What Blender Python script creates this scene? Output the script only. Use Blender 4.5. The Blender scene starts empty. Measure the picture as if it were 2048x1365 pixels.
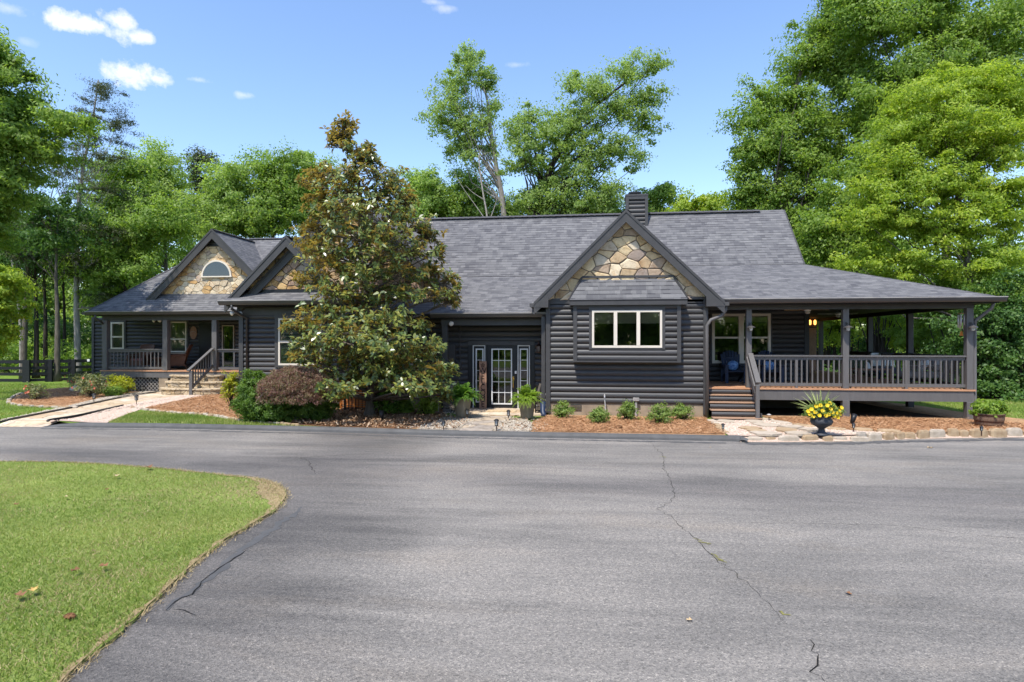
import bpy, math, random
import numpy as np
from mathutils import Vector, Matrix, Euler
random.seed(7)
RNG = np.random.default_rng(11)
R = math.radians
scene = bpy.context.scene
COL = scene.collection
V = Vector

# ---------------------------------------------------------------- survey helpers (photo pixel -> real plane)
F, CX, CY, H = 1250.0, 1024.0, 682.5, 2.3
YAW = math.atan(0.125)
S_, C_ = math.sin(YAW), math.cos(YAW)

def pd(px, py, d):
    t = (px - CX) / F
    return V((-d * S_ + t * d * C_, d * C_ + t * d * S_, H + (CY - py) / F * d))
def wy(px, py, y):
    t = (px - CX) / F
    return pd(px, py, y / (C_ + t * S_))
def gz(px, py, z=0.0):
    return pd(px, py, (H - z) * F / (py - CY))
def xa(px, y):
    return wy(px, CY, y).x
def za(px, py, y):
    return wy(px, py, y).z

# ---------------------------------------------------------------- object helpers
def tag(o, label, cat, group=None, kind=None):
    if label: o['label'] = label
    if cat: o['category'] = cat
    if group: o['group'] = group
    if kind: o['kind'] = kind
    return o
def thing(name, label, cat, loc=(0, 0, 0), rz=0.0, group=None):
    o = bpy.data.objects.new(name, None)
    COL.objects.link(o)
    o.location = loc
    o.rotation_euler = (0, 0, rz)
    o.empty_display_size = 0.2
    return tag(o, label, cat, group)
def world_loc(o):
    p = V((0, 0, 0))
    while o is not None:
        p = p + o.location
        o = o.parent
    return p

class MB:
    """collects polygons; build() links them as one mesh object"""
    def __init__(self):
        self.v, self.f, self.m, self.mi = [], [], [], 0
    def _add(self, pts, faces):
        b = len(self.v)
        self.v.extend([tuple(p) for p in pts])
        for fc in faces:
            self.f.append([b + i for i in fc])
            self.m.append(self.mi)
    def poly(self, pts):
        self._add(pts, [list(range(len(pts)))])
    def box(self, x0, y0, z0, x1, y1, z1):
        x0, x1 = min(x0, x1), max(x0, x1); y0, y1 = min(y0, y1), max(y0, y1); z0, z1 = min(z0, z1), max(z0, z1)
        self._add([(x0, y0, z0), (x1, y0, z0), (x1, y1, z0), (x0, y1, z0), (x0, y0, z1), (x1, y0, z1), (x1, y1, z1), (x0, y1, z1)],
                  [[0, 3, 2, 1], [4, 5, 6, 7], [0, 1, 5, 4], [1, 2, 6, 5], [2, 3, 7, 6], [3, 0, 4, 7]])
    def obox(self, c, d, rot):
        c = V(c)
        pts = []
        for z in (-.5, .5):
            for (x, y) in ((-.5, -.5), (.5, -.5), (.5, .5), (-.5, .5)):
                pts.append(c + rot @ V((x * d[0], y * d[1], z * d[2])))
        self._add(pts, [[0, 3, 2, 1], [4, 5, 6, 7], [0, 1, 5, 4], [1, 2, 6, 5], [2, 3, 7, 6], [3, 0, 4, 7]])
    def beam(self, p, q, w, h, up=(0, 0, 1)):
        p, q = V(p), V(q)
        d = (q - p); L = d.length; d.normalize()
        s = d.cross(V(up))
        if s.length < 1e-5: s = d.cross(V((1, 0, 0)))
        s.normalize(); u = s.cross(d)
        rot = Matrix((s, d, u)).transposed()
        self.obox((p + q) / 2, (w, L, h), rot)
    def prism(self, pts, ext):
        pts = [V(p) for p in pts]; ext = V(ext); n = len(pts)
        nrm = V((0, 0, 0))
        for i in range(n):
            a, b = pts[i], pts[(i + 1) % n]
            nrm += V(((a.y - b.y) * (a.z + b.z), (a.z - b.z) * (a.x + b.x), (a.x - b.x) * (a.y + b.y)))
        if nrm.dot(ext) > 0: pts = pts[::-1]
        q = [p + ext for p in pts]
        fs = [list(range(n)), list(range(2 * n - 1, n - 1, -1))]
        for i in range(n):
            j = (i + 1) % n
            fs.append([i, i + n, j + n, j])
        self._add(pts + q, fs)
    def tube(self, pts, rad, n=8, cap=True, sq=None):
        pts = [V(p) for p in pts]
        if not hasattr(rad, '__len__'): rad = [rad] * len(pts)
        rings = []
        prev = None
        for i, p in enumerate(pts):
            d = (pts[min(i + 1, len(pts) - 1)] - pts[max(i - 1, 0)])
            if d.length < 1e-9: d = V((0, 0, 1))
            d.normalize()
            if prev is None:
                a = d.cross(V((0, 0, 1)))
                if a.length < 1e-3: a = d.cross(V((0, 1, 0)))
            else:
                a = prev - d * prev.dot(d)
            a.normalize(); prev = a; b = d.cross(a)
            ph = math.pi / n
            rings.append([p + (a * math.cos(2 * math.pi * k / n + ph) + b * math.sin(2 * math.pi * k / n + ph)) * rad[i] for k in range(n)])
        vs = [x for r in rings for x in r]
        fs = []
        for i in range(len(pts) - 1):
            for k in range(n):
                k2 = (k + 1) % n
                fs.append([i * n + k, i * n + k2, (i + 1) * n + k2, (i + 1) * n + k])
        if cap:
            fs.append(list(range(n - 1, -1, -1))); b = (len(pts) - 1) * n
            fs.append([b + k for k in range(n)])
        self._add(vs, fs)
    def lathe(self, prof, c=(0, 0, 0), n=24, sx=1, sy=1):
        c = V(c); vs = []; fs = []
        for (r, z) in prof:
            for k in range(n):
                a = 2 * math.pi * k / n
                vs.append(c + V((math.cos(a) * r * sx, math.sin(a) * r * sy, z)))
        for i in range(len(prof) - 1):
            for k in range(n):
                k2 = (k + 1) % n
                fs.append([i * n + k, i * n + k2, (i + 1) * n + k2, (i + 1) * n + k])
        fs.append(list(range(n - 1, -1, -1)))
        fs.append([(len(prof) - 1) * n + k for k in range(n)])
        self._add(vs, fs)
    def ball(self, c, r, n=10, m=7, s=(1, 1, 1)):
        prof = []
        for i in range(m + 1):
            a = -math.pi / 2 + math.pi * i / m
            prof.append((max(1e-4, math.cos(a)) * r, math.sin(a) * r * s[2]))
        self.lathe(prof, c, n, s[0], s[1])
    def extrude_x(self, prof, x0, x1):
        self.prism([(x0, y, z) for (y, z) in prof], (x1 - x0, 0, 0))
    def build(self, name, mat, parent=None, smooth=False, local=False, bevel=0):
        off = V((0, 0, 0))
        if parent is not None and not local: off = world_loc(parent)
        va = np.array(self.v, dtype=np.float64) - np.array(off)
        me = bpy.data.meshes.new(name)
        me.from_pydata(va.tolist(), [], self.f)
        mats = mat if isinstance(mat, (list, tuple)) else [mat]
        for m in mats: me.materials.append(m)
        if len(mats) > 1: me.polygons.foreach_set('material_index', self.m)
        planar_uv(me, va + np.array(off))
        if smooth: me.polygons.foreach_set('use_smooth', [True] * len(me.polygons))
        o = bpy.data.objects.new(name, me)
        COL.objects.link(o)
        if parent is not None: o.parent = parent
        if bevel:
            b = o.modifiers.new('bevel', 'BEVEL'); b.width = bevel; b.segments = 2; b.limit_method = 'ANGLE'
        return o

def planar_uv(me, va):
    n = len(me.loops)
    if n == 0: return
    uvl = me.uv_layers.new(name='UVMap')
    li = np.empty(n, dtype=np.int32); me.loops.foreach_get('vertex_index', li)
    np_ = len(me.polygons)
    lt = np.empty(np_, dtype=np.int32); me.polygons.foreach_get('loop_total', lt)
    nr = np.empty(np_ * 3); me.polygons.foreach_get('normal', nr); nr = nr.reshape(-1, 3)
    z = np.array([0, 0, 1.0])
    u = np.cross(z, nr); ul = np.linalg.norm(u, axis=1)
    flat = ul < 0.02
    u[flat] = (1, 0, 0); ul[flat] = 1
    u /= ul[:, None]
    w = np.cross(nr, u)
    U = np.repeat(u, lt, axis=0); Wv = np.repeat(w, lt, axis=0)
    p = va[li]
    uv = np.stack([(p * U).sum(1), (p * Wv).sum(1)], 1)
    uvl.data.foreach_set('uv', uv.ravel())

def quads_obj(name, verts, mat, parent=None, nv=4, smooth=False, tone=None):
    """verts: (M, nv, 3) array of world coordinates, one polygon each"""
    M = len(verts)
    off = np.array(world_loc(parent)) if parent is not None else np.zeros(3)
    va = (verts.reshape(-1, 3) - off).astype(np.float32)
    me = bpy.data.meshes.new(name)
    me.vertices.add(M * nv); me.loops.add(M * nv); me.polygons.add(M)
    me.vertices.foreach_set('co', va.ravel())
    me.loops.foreach_set('vertex_index', np.arange(M * nv, dtype=np.int32))
    me.polygons.foreach_set('loop_start', np.arange(0, M * nv, nv, dtype=np.int32))
    me.polygons.foreach_set('loop_total', np.full(M, nv, dtype=np.int32))
    if tone is not None:
        at = me.attributes.new('tone', 'FLOAT', 'FACE')
        at.data.foreach_set('value', tone.astype(np.float32))
    me.materials.append(mat)
    me.update(calc_edges=True)
    o = bpy.data.objects.new(name, me)
    COL.objects.link(o)
    if parent is not None: o.parent = parent
    return o

def copy_tree(o, parent=None):
    c = o.copy(); COL.objects.link(c); c.parent = parent
    for ch in list(o.children): copy_tree(ch, c)
    return c

# ---------------------------------------------------------------- materials
def nodes(name):
    m = bpy.data.materials.new(name); m.use_nodes = True
    nt = m.node_tree
    return m, nt, nt.nodes, nt.links, nt.nodes['Principled BSDF']
def ramp(N, stops, interp='LINEAR'):
    r = N.new('ShaderNodeValToRGB'); r.color_ramp.interpolation = interp
    el = r.color_ramp.elements
    while len(el) > 1: el.remove(el[0])
    el[0].position = stops[0][0]; el[0].color = (*stops[0][1], 1)
    for p, c in stops[1:]:
        e = el.new(p); e.color = (*c, 1)
    return r
def noise(N, L, vec, scale, detail=4, rough=.55, dist=0):
    n = N.new('ShaderNodeTexNoise'); n.inputs['Scale'].default_value = scale
    n.inputs['Detail'].default_value = detail; n.inputs['Roughness'].default_value = rough
    n.inputs['Distortion'].default_value = dist
    if vec is not None: L.new(vec, n.inputs['Vector'])
    return n
def mapping(N, L, vec, scale=(1, 1, 1), rot=(0, 0, 0), loc=(0, 0, 0)):
    m = N.new('ShaderNodeMapping'); m.inputs['Scale'].default_value = scale; m.inputs['Rotation'].default_value = rot; m.inputs['Location'].default_value = loc
    L.new(vec, m.inputs['Vector']); return m.outputs['Vector']
def mixc(N, L, f, a, b, blend='MIX'):
    m = N.new('ShaderNodeMix'); m.data_type = 'RGBA'; m.blend_type = blend
    for s, val in ((0, f), (6, a), (7, b)):
        if hasattr(val, 'is_output') or hasattr(val, 'links'): L.new(val, m.inputs[s])
        elif s == 0: m.inputs[0].default_value = val
        else: m.inputs[s].default_value = (*val, 1)
    return m.outputs[2]
def math_n(N, L, op, a, b=None, clamp=False):
    m = N.new('ShaderNodeMath'); m.operation = op; m.use_clamp = clamp
    for i, x in enumerate((a, b)):
        if x is None: continue
        if hasattr(x, 'links'): L.new(x, m.inputs[i])
        else: m.inputs[i].default_value = x
    return m.outputs[0]
def bump(N, L, h, P, strength=.3, dist=.01):
    b = N.new('ShaderNodeBump'); b.inputs['Strength'].default_value = strength; b.inputs['Distance'].default_value = dist
    L.new(h, b.inputs['Height']); L.new(b.outputs[0], P.inputs['Normal']); return b

def plain(name, c1, c2=None, scale=6, rough=.6, spec=.35, metal=0, bmp=0.0, bscale=None, stretch=(1, 1, 1)):
    m, nt, N, L, P = nodes(name)
    tc = N.new('ShaderNodeTexCoord')
    P.inputs['Roughness'].default_value = rough; P.inputs['Metallic'].default_value = metal
    P.inputs['Specular IOR Level'].default_value = spec
    if c2 is None: c2 = tuple(x * .8 for x in c1)
    vec = mapping(N, L, tc.outputs['Object'], stretch)
    n = noise(N, L, vec, scale, 5)
    rp = ramp(N, [(.3, c2), (.7, c1)]); L.new(n.outputs[0], rp.inputs[0]); L.new(rp.outputs[0], P.inputs['Base Color'])
    if bmp:
        n2 = noise(N, L, vec, bscale or scale * 4, 4); bump(N, L, n2.outputs[0], P, bmp)
    return m

def log_mat(name, lo, hi, rough=.5):
    m, nt, N, L, P = nodes(name)
    tc = N.new('ShaderNodeTexCoord'); ge = N.new('ShaderNodeNewGeometry')
    vec = mapping(N, L, tc.outputs['Object'], (1.2, 9, 9))
    n = noise(N, L, vec, 3.0, 6, .65)
    r = math_n(N, L, 'MULTIPLY', ge.outputs['Random Per Island'], .45)
    f = math_n(N, L, 'ADD', math_n(N, L, 'MULTIPLY', n.outputs[0], .75), r, True)
    rp = ramp(N, [(.2, lo), (.85, hi)]); L.new(f, rp.inputs[0]); 
    # scuffs where the paint has worn thin along the grain
    v2 = mapping(N, L, tc.outputs['Object'], (3, 22, 22)); n3 = noise(N, L, v2, 2.2, 6, .7, .6)
    rs = ramp(N, [(.66, (0, 0, 0)), (.8, (1, 1, 1))]); L.new(n3.outputs[0], rs.inputs[0])
    col = mixc(N, L, math_n(N, L, 'MULTIPLY', rs.outputs[0], .5), rp.outputs[0], tuple(x * 2.2 for x in hi))
    L.new(col, P.inputs['Base Color'])
    P.inputs['Roughness'].default_value = rough; P.inputs['Specular IOR Level'].default_value = .4
    v3 = mapping(N, L, tc.outputs['Object'], (2, 30, 30)); n4 = noise(N, L, v3, 3, 5, .7)
    bump(N, L, n4.outputs[0], P, .35, .006)
    return m

def shingle_mat(name):
    m, nt, N, L, P = nodes(name)
    uv = N.new('ShaderNodeUVMap')
    def bricks(w, off, fr, c1, c2, sh):
        b = N.new('ShaderNodeTexBrick'); b.offset = off; b.offset_frequency = fr; b.squash = .8; b.squash_frequency = 3
        L.new(mapping(N, L, uv.outputs[0], (1, 1, 1), (0, 0, 0), (sh, 0, 0)), b.inputs['Vector'])
        b.inputs['Scale'].default_value = 1; b.inputs['Brick Width'].default_value = w; b.inputs['Row Height'].default_value = .143
        b.inputs['Mortar Size'].default_value = 0; b.inputs['Color1'].default_value = (*c1, 1); b.inputs['Color2'].default_value = (*c2, 1)
        return b.outputs['Color']
    b1 = bricks(.36, .37, 2, (.082, .081, .087), (.156, .153, .155), 0)
    b2 = bricks(.19, .61, 3, (.072, .071, .077), (.180, .175, .172), .113)
    col = mixc(N, L, .5, b1, b2)
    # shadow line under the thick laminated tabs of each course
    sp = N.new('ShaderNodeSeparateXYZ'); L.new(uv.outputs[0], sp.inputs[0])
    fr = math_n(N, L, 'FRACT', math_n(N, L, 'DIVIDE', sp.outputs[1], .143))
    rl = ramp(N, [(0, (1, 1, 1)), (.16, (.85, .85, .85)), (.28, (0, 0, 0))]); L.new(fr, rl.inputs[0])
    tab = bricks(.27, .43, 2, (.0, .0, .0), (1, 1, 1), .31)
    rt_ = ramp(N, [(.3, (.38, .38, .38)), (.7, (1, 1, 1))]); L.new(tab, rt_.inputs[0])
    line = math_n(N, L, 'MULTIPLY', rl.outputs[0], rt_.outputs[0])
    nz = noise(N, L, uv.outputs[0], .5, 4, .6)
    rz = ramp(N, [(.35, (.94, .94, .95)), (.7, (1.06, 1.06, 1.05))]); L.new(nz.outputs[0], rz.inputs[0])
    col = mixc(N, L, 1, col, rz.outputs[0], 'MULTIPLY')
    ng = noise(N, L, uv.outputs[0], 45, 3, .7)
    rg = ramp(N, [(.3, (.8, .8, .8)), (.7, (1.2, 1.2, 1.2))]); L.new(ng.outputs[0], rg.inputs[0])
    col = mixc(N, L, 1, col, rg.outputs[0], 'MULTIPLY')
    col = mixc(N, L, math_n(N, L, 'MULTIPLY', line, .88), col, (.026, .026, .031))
    L.new(col, P.inputs['Base Color'])
    P.inputs['Roughness'].default_value = .85; P.inputs['Specular IOR Level'].default_value = .25
    inv = math_n(N, L, 'SUBTRACT', 1, line)
    bump(N, L, inv, P, .6, .01)
    return m

def stone_mat(name, scale, mortar, cols, stretch=(1, 1.25, 1), rough=.85, edge=.045, warp=.35):
    m, nt, N, L, P = nodes(name)
    uv = N.new('ShaderNodeUVMap')
    nz = noise(N, L, uv.outputs[0], 2.2, 2)
    sub = N.new('ShaderNodeVectorMath'); sub.operation = 'SUBTRACT'; L.new(nz.outputs['Color'], sub.inputs[0]); sub.inputs[1].default_value = (.5, .5, .5)
    sc = N.new('ShaderNodeVectorMath'); sc.operation = 'SCALE'; L.new(sub.outputs[0], sc.inputs[0]); sc.inputs['Scale'].default_value = warp
    ad = N.new('ShaderNodeVectorMath'); ad.operation = 'ADD'; L.new(uv.outputs[0], ad.inputs[0]); L.new(sc.outputs[0], ad.inputs[1])
    vec = mapping(N, L, ad.outputs[0], stretch)
    ve = N.new('ShaderNodeTexVoronoi'); ve.voronoi_dimensions = '2D'; ve.feature = 'DISTANCE_TO_EDGE'; ve.inputs['Scale'].default_value = scale; ve.inputs['Randomness'].default_value = .95
    vf = N.new('ShaderNodeTexVoronoi'); vf.voronoi_dimensions = '2D'; vf.feature = 'F1'; vf.inputs['Scale'].default_value = scale; vf.inputs['Randomness'].default_value = .95
    L.new(vec, ve.inputs['Vector']); L.new(vec, vf.inputs['Vector'])
    sep = N.new('ShaderNodeSeparateColor'); L.new(vf.outputs['Color'], sep.inputs[0])
    rp = ramp(N, [(i / len(cols), c) for i, c in enumerate(cols)], 'CONSTANT'); L.new(sep.outputs[0], rp.inputs[0])
    n2 = noise(N, L, uv.outputs[0], 5, 6, .65)
    r2 = ramp(N, [(.3, (.55, .5, .45)), (.55, (1, 1, 1)), (.75, (1.2, 1.15, 1.1))]); L.new(n2.outputs[0], r2.inputs[0])
    col = mixc(N, L, .85, rp.outputs[0], r2.outputs[0], 'MULTIPLY')
    er = ramp(N, [(edge * .45, (0, 0, 0)), (edge, (1, 1, 1))]); L.new(ve.outputs['Distance'], er.inputs[0])
    col = mixc(N, L, er.outputs[0], mortar, col)
    L.new(col, P.inputs['Base Color']); P.inputs['Roughness'].default_value = rough; P.inputs['Specular IOR Level'].default_value = .25
    hr = ramp(N, [(0, (0, 0, 0)), (edge * 2.6, (1, 1, 1))]); L.new(ve.outputs['Distance'], hr.inputs[0])
    hh = math_n(N, L, 'ADD', hr.outputs[0], math_n(N, L, 'MULTIPLY', n2.outputs[0], .5))
    bump(N, L, hh, P, .9, .03)
    return m

def stones_mat(name, cols):
    m, nt, N, L, P = nodes(name)
    ge = N.new('ShaderNodeNewGeometry'); tc = N.new('ShaderNodeTexCoord')
    rp = ramp(N, [(i / len(cols), c) for i, c in enumerate(cols)], 'CONSTANT'); L.new(ge.outputs['Random Per Island'], rp.inputs[0])
    n2 = noise(N, L, tc.outputs['Object'], 5.5, 7, .68, .4); r2 = ramp(N, [(.28, (.52, .45, .38)), (.5, (.96, .95, .93)), (.72, (1.18, 1.14, 1.1))]); L.new(n2.outputs[0], r2.inputs[0])
    n4 = noise(N, L, tc.outputs['Object'], 1.7, 3, .6, .8); r4 = ramp(N, [(.55, (1, 1, 1)), (.72, (.86, .62, .4))]); L.new(n4.outputs[0], r4.inputs[0])
    col = mixc(N, L, .9, rp.outputs[0], r2.outputs[0], 'MULTIPLY'); col = mixc(N, L, .6, col, r4.outputs[0], 'MULTIPLY')
    L.new(col, P.inputs['Base Color']); P.inputs['Roughness'].default_value = .88; P.inputs['Specular IOR Level'].default_value = .2
    n3 = noise(N, L, tc.outputs['Object'], 14, 6, .7); bump(N, L, n3.outputs[0], P, .8, .025); return m

def leaf_mat(name, cols, trans=.35, tcol=None, rough=.5, spec=.3, under=None):
    m, nt, N, L, P = nodes(name)
    ge = N.new('ShaderNodeNewGeometry'); tc = N.new('ShaderNodeTexCoord')
    at = N.new('ShaderNodeAttribute'); at.attribute_name = 'tone'
    f = math_n(N, L, 'ADD', math_n(N, L, 'MULTIPLY', ge.outputs['Random Per Island'], .45), math_n(N, L, 'MULTIPLY', at.outputs['Fac'], .55), True)
    rp = ramp(N, [(i / (len(cols) - 1) if len(cols) > 1 else 0, c) for i, c in enumerate(cols)]); L.new(f, rp.inputs[0])
    col = rp.outputs[0]
    if under is not None: col = mixc(N, L, ge.outputs['Backfacing'], col, under)
    L.new(col, P.inputs['Base Color']); P.inputs['Roughness'].default_value = rough; P.inputs['Specular IOR Level'].default_value = spec
    if trans > 0:
        tr = N.new('ShaderNodeBsdfTranslucent')
        tcx = mixc(N, L, 1, col, tcol or (1.7, 1.75, .9), 'MULTIPLY')
        L.new(tcx, tr.inputs['Color'])
        mx = N.new('ShaderNodeMixShader'); mx.inputs[0].default_value = trans
        L.new(P.outputs[0], mx.inputs[1]); L.new(tr.outputs[0], mx.inputs[2])
        L.new(mx.outputs[0], N['Material Output'].inputs['Surface'])
    return m

def ground_mat(name, stops, scale, detail=8, rough=.95, scale2=None, amp2=.25, bmp=.4, bd=.02, stretch=(1, 1, 1), spec=.15):
    m, nt, N, L, P = nodes(name)
    tc = N.new('ShaderNodeTexCoord')
    vec = mapping(N, L, tc.outputs['Object'], stretch)
    n = noise(N, L, vec, scale, detail, .7)
    rp = ramp(N, stops); L.new(n.outputs[0], rp.inputs[0]); col = rp.outputs[0]
    if scale2:
        n2 = noise(N, L, tc.outputs['Object'], scale2, 5, .6)
        r2 = ramp(N, [(.3, (1 - amp2,) * 3), (.7, (1 + amp2,) * 3)]); L.new(n2.outputs[0], r2.inputs[0])
        col = mixc(N, L, 1, col, r2.outputs[0], 'MULTIPLY')
    L.new(col, P.inputs['Base Color']); P.inputs['Roughness'].default_value = rough; P.inputs['Specular IOR Level'].default_value = spec
    bump(N, L, n.outputs[0], P, bmp, bd)
    return m

def glass_mat(name, tint=(.72, .78, .76), base=.05):
    m, nt, N, L, P = nodes(name)
    N.remove(P)
    gl = N.new('ShaderNodeBsdfGlossy'); gl.inputs['Roughness'].default_value = .02; gl.inputs['Color'].default_value = (.95, .97, .97, 1)
    tr = N.new('ShaderNodeBsdfTransparent'); tr.inputs['Color'].default_value = (*tint, 1)
    fr = N.new('ShaderNodeFresnel'); fr.inputs['IOR'].default_value = 1.5
    tc = N.new('ShaderNodeTexCoord'); nz = noise(N, L, tc.outputs['Object'], 1.3, 1)
    b = N.new('ShaderNodeBump'); b.inputs['Strength'].default_value = .05; b.inputs['Distance'].default_value = .02
    L.new(nz.outputs[0], b.inputs['Height']); L.new(b.outputs[0], gl.inputs['Normal'])
    f = math_n(N, L, 'ADD', fr.outputs[0], base, True)
    mx = N.new('ShaderNodeMixShader'); L.new(f, mx.inputs[0]); L.new(tr.outputs[0], mx.inputs[1]); L.new(gl.outputs[0], mx.inputs[2])
    L.new(mx.outputs[0], N['Material Output'].inputs['Surface'])
    return m

def emit_mat(name, col, s):
    m, nt, N, L, P = nodes(name)
    P.inputs['Base Color'].default_value = (*col, 1); P.inputs['Emission Color'].default_value = (*col, 1); P.inputs['Emission Strength'].default_value = s
    return m

MAT = {}
MAT['log'] = log_mat('charcoal_log_paint', (.0235, .0230, .0235), (.060, .0580, .0585))
MAT['trim'] = plain('charcoal_trim_paint', (.056, .053, .052), (.044, .0415, .0405), 5, .5, .4, bmp=.1, bscale=30)
MAT['post'] = plain('grey_porch_paint', (.125, .118, .114), (.102, .096, .092), 4, .5, .35, bmp=.12, bscale=25, stretch=(4, 4, .6))
MAT['black'] = plain('black_paint', (.012, .012, .014), (.007, .007, .008), 6, .45, .4)
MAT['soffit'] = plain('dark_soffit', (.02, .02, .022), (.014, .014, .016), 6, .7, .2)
MAT['gutter'] = plain('bronze_grey_gutter', (.075, .068, .064), (.06, .055, .053), 3, .35, .5)
MAT['gutter_lip'] = plain('worn_gutter_lip', (.36, .33, .30), (.22, .20, .19), 3, .35, .5)
MAT['shingle'] = shingle_mat('grey_architectural_shingles')
MAT['ridge'] = plain('dark_ridge_cap', (.085, .083, .088), (.05, .049, .053), 9, .85, .2, bmp=.4, bscale=60)
TAN = [(.56, .43, .26), (.62, .50, .33), (.46, .34, .21), (.60, .46, .28), (.54, .46, .35), (.38, .29, .21), (.66, .55, .39), (.53, .38, .21), (.30, .24, .20), (.63, .50, .31)]
MAT['stone_big'] = stone_mat('large_field_stone', 2.15, (.10, .10, .10), TAN, edge=.05)
MAT['stone_small'] = stone_mat('pale_field_stone', 3.6, (.30, .25, .19), [(.60, .47, .30), (.55, .40, .22), (.66, .56, .40), (.50, .30, .11), (.58, .48, .33), (.42, .34, .27), (.64, .52, .34), (.52, .42, .28)], edge=.03)
MAT['stone_rust'] = stone_mat('rusty_field_stone', 3.0, (.22, .17, .13), [(.40, .22, .08), (.46, .33, .2), (.30, .2, .15), (.48, .30, .12), (.24, .17, .14), (.44, .3, .16), (.36, .29, .22)], edge=.03)
MAT['st_big'] = stones_mat('large_field_stones', TAN)
MAT['st_small'] = stones_mat('pale_field_stones', [(.60, .48, .32), (.56, .42, .25), (.66, .57, .43), (.52, .34, .16), (.58, .49, .36), (.44, .36, .29), (.64, .53, .37), (.54, .44, .31)])
MAT['st_rust'] = stones_mat('rusty_field_stones', [(.44, .27, .12), (.48, .36, .23), (.34, .24, .18), (.50, .34, .16), (.28, .21, .17), (.46, .33, .19), (.40, .33, .26)])
MAT['tread'] = plain('worn_step_tread', (.38, .24, .155), (.29, .18, .12), 5, .6, .25, bmp=.2, bscale=30, stretch=(.4, 6, 6))
MAT['mortar_pale'] = plain('pale_stone_mortar', (.34, .29, .23), (.25, .21, .165), 12, .95, .1, bmp=.5, bscale=40)
MAT['mortar'] = plain('stone_mortar', (.17, .145, .12), (.10, .09, .08), 12, .95, .1, bmp=.5, bscale=40)
MAT['stone_pier'] = stone_mat('grey_stacked_stone', 5.5, (.05, .045, .04), [(.16, .14, .12), (.2, .17, .14), (.12, .1, .09), (.18, .16, .15)], stretch=(1, 2.2, 1), edge=.05)
MAT['step_stone'] = stone_mat('tan_stacked_stone', 3.0, (.12, .09, .06), [(.42, .33, .21), (.48, .38, .25), (.34, .26, .17), (.45, .33, .19), (.38, .32, .24)], stretch=(1, 3.0, 1), edge=.04)
MAT['step_cap'] = stone_mat('tan_flagstone_tread', 1.6, (.26, .21, .15), [(.52, .42, .29), (.48, .38, .25), (.55, .46, .33)], edge=.02)
MAT['block'] = plain('tan_block_foundation', (.33, .26, .18), (.22, .17, .12), 3, .9, .2, bmp=.4, bscale=22)
MAT['trimwhite'] = plain('cream_window_frame', (.66, .59, .49), (.60, .54, .45), 4, .45, .35)
MAT['white'] = plain('white_paint', (.72, .72, .71), (.64, .64, .63), 4, .45, .35)
MAT['glass'] = glass_mat('window_glass')
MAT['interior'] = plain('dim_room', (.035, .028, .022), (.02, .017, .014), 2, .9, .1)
MAT['blind'] = plain('wooden_blind', (.36, .32, .26), (.3, .26, .21), 8, .6, .2)
MAT['bamboo'] = plain('woven_shade', (.6, .47, .3), (.42, .31, .19), 30, .8, .1, stretch=(1, 1, 8))
MAT['brass'] = plain('polished_brass', (.75, .5, .15), (.6, .38, .1), 8, .25, .5, metal=1)
MAT['deck'] = plain('stained_cedar_deck', (.50, .275, .155), (.39, .20, .11), 5, .6, .25, bmp=.2, bscale=30, stretch=(.4, 6, 6))
MAT['copper'] = plain('aged_copper', (.10, .045, .03), (.05, .025, .02), 9, .4, .5, metal=.6)
MAT['lamp_glass'] = plain('frosted_lamp_glass', (.5, .5, .48), (.4, .4, .38), 9, .2, .5)
MAT['smoked'] = plain('smoked_lamp_glass', (.16, .14, .12), (.1, .09, .08), 9, .15, .5)
MAT['bulb'] = emit_mat('warm_lamp', (1.0, .42, .09), 1.5)
MAT['wicker'] = plain('brown_wicker', (.17, .085, .05), (.07, .035, .022), 60, .6, .3, bmp=.6, bscale=70)
MAT['cushion_red'] = plain('faded_red_cushion', (.30, .14, .12), (.22, .1, .09), 20, .9, .1)
MAT['navy'] = plain('navy_painted_wood', (.020, .035, .075), (.014, .025, .055), 5, .45, .35)
MAT['blue_cush'] = plain('blue_floral_cushion', (.30, .5, .75), (.02, .08, .30), 14, .9, .1)
MAT['greycush'] = plain('grey_outdoor_cushion', (.34, .33, .31), (.28, .27, .26), 12, .9, .1)
MAT['whitecush'] = plain('white_cushion', (.75, .73, .69), (.66, .64, .6), 12, .9, .1)
MAT['cord'] = plain('grey_rope_cord', (.19, .185, .175), (.13, .127, .12), 30, .8, .1)
MAT['fan_blade'] = plain('tan_fan_blade', (.48, .33, .19), (.40, .27, .15), 6, .5, .3)
MAT['signwood'] = plain('weathered_sign_board', (.36, .215, .145), (.22, .125, .085), 7, .8, .2, bmp=.3, bscale=30, stretch=(8, 8, .7))
MAT['letter'] = plain('dark_sign_lettering', (.022, .014, .012), (.015, .01, .009), 7, .8, .2)
MAT['orangewood'] = plain('orange_stained_lattice', (.62, .21, .045), (.46, .15, .03), 6, .6, .25, stretch=(1, 6, 6))
MAT['iron'] = plain('black_wrought_iron', (.012, .012, .013), (.008, .008, .009), 8, .4, .4)
MAT['terracotta'] = plain('terracotta', (.34, .13, .07), (.26, .1, .055), 8, .8, .2)
MAT['potclay'] = plain('olive_resin_pot', (.20, .165, .115), (.155, .13, .09), 6, .7, .25)
MAT['urn'] = plain('charcoal_urn', (.045, .048, .055), (.03, .032, .037), 9, .6, .35, bmp=.2, bscale=30)
MAT['barrel'] = plain('brown_barrel_staves', (.23, .145, .095), (.13, .08, .055), 7, .75, .2, stretch=(9, 9, .7), bmp=.3)
MAT['steel'] = plain('brushed_steel', (.62, .60, .57), (.5, .48, .46), 8, .35, .5, metal=.3)
MAT['signred'] = plain('red_sign_face', (.42, .03, .03), (.34, .02, .02), 8, .5, .3)
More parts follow.
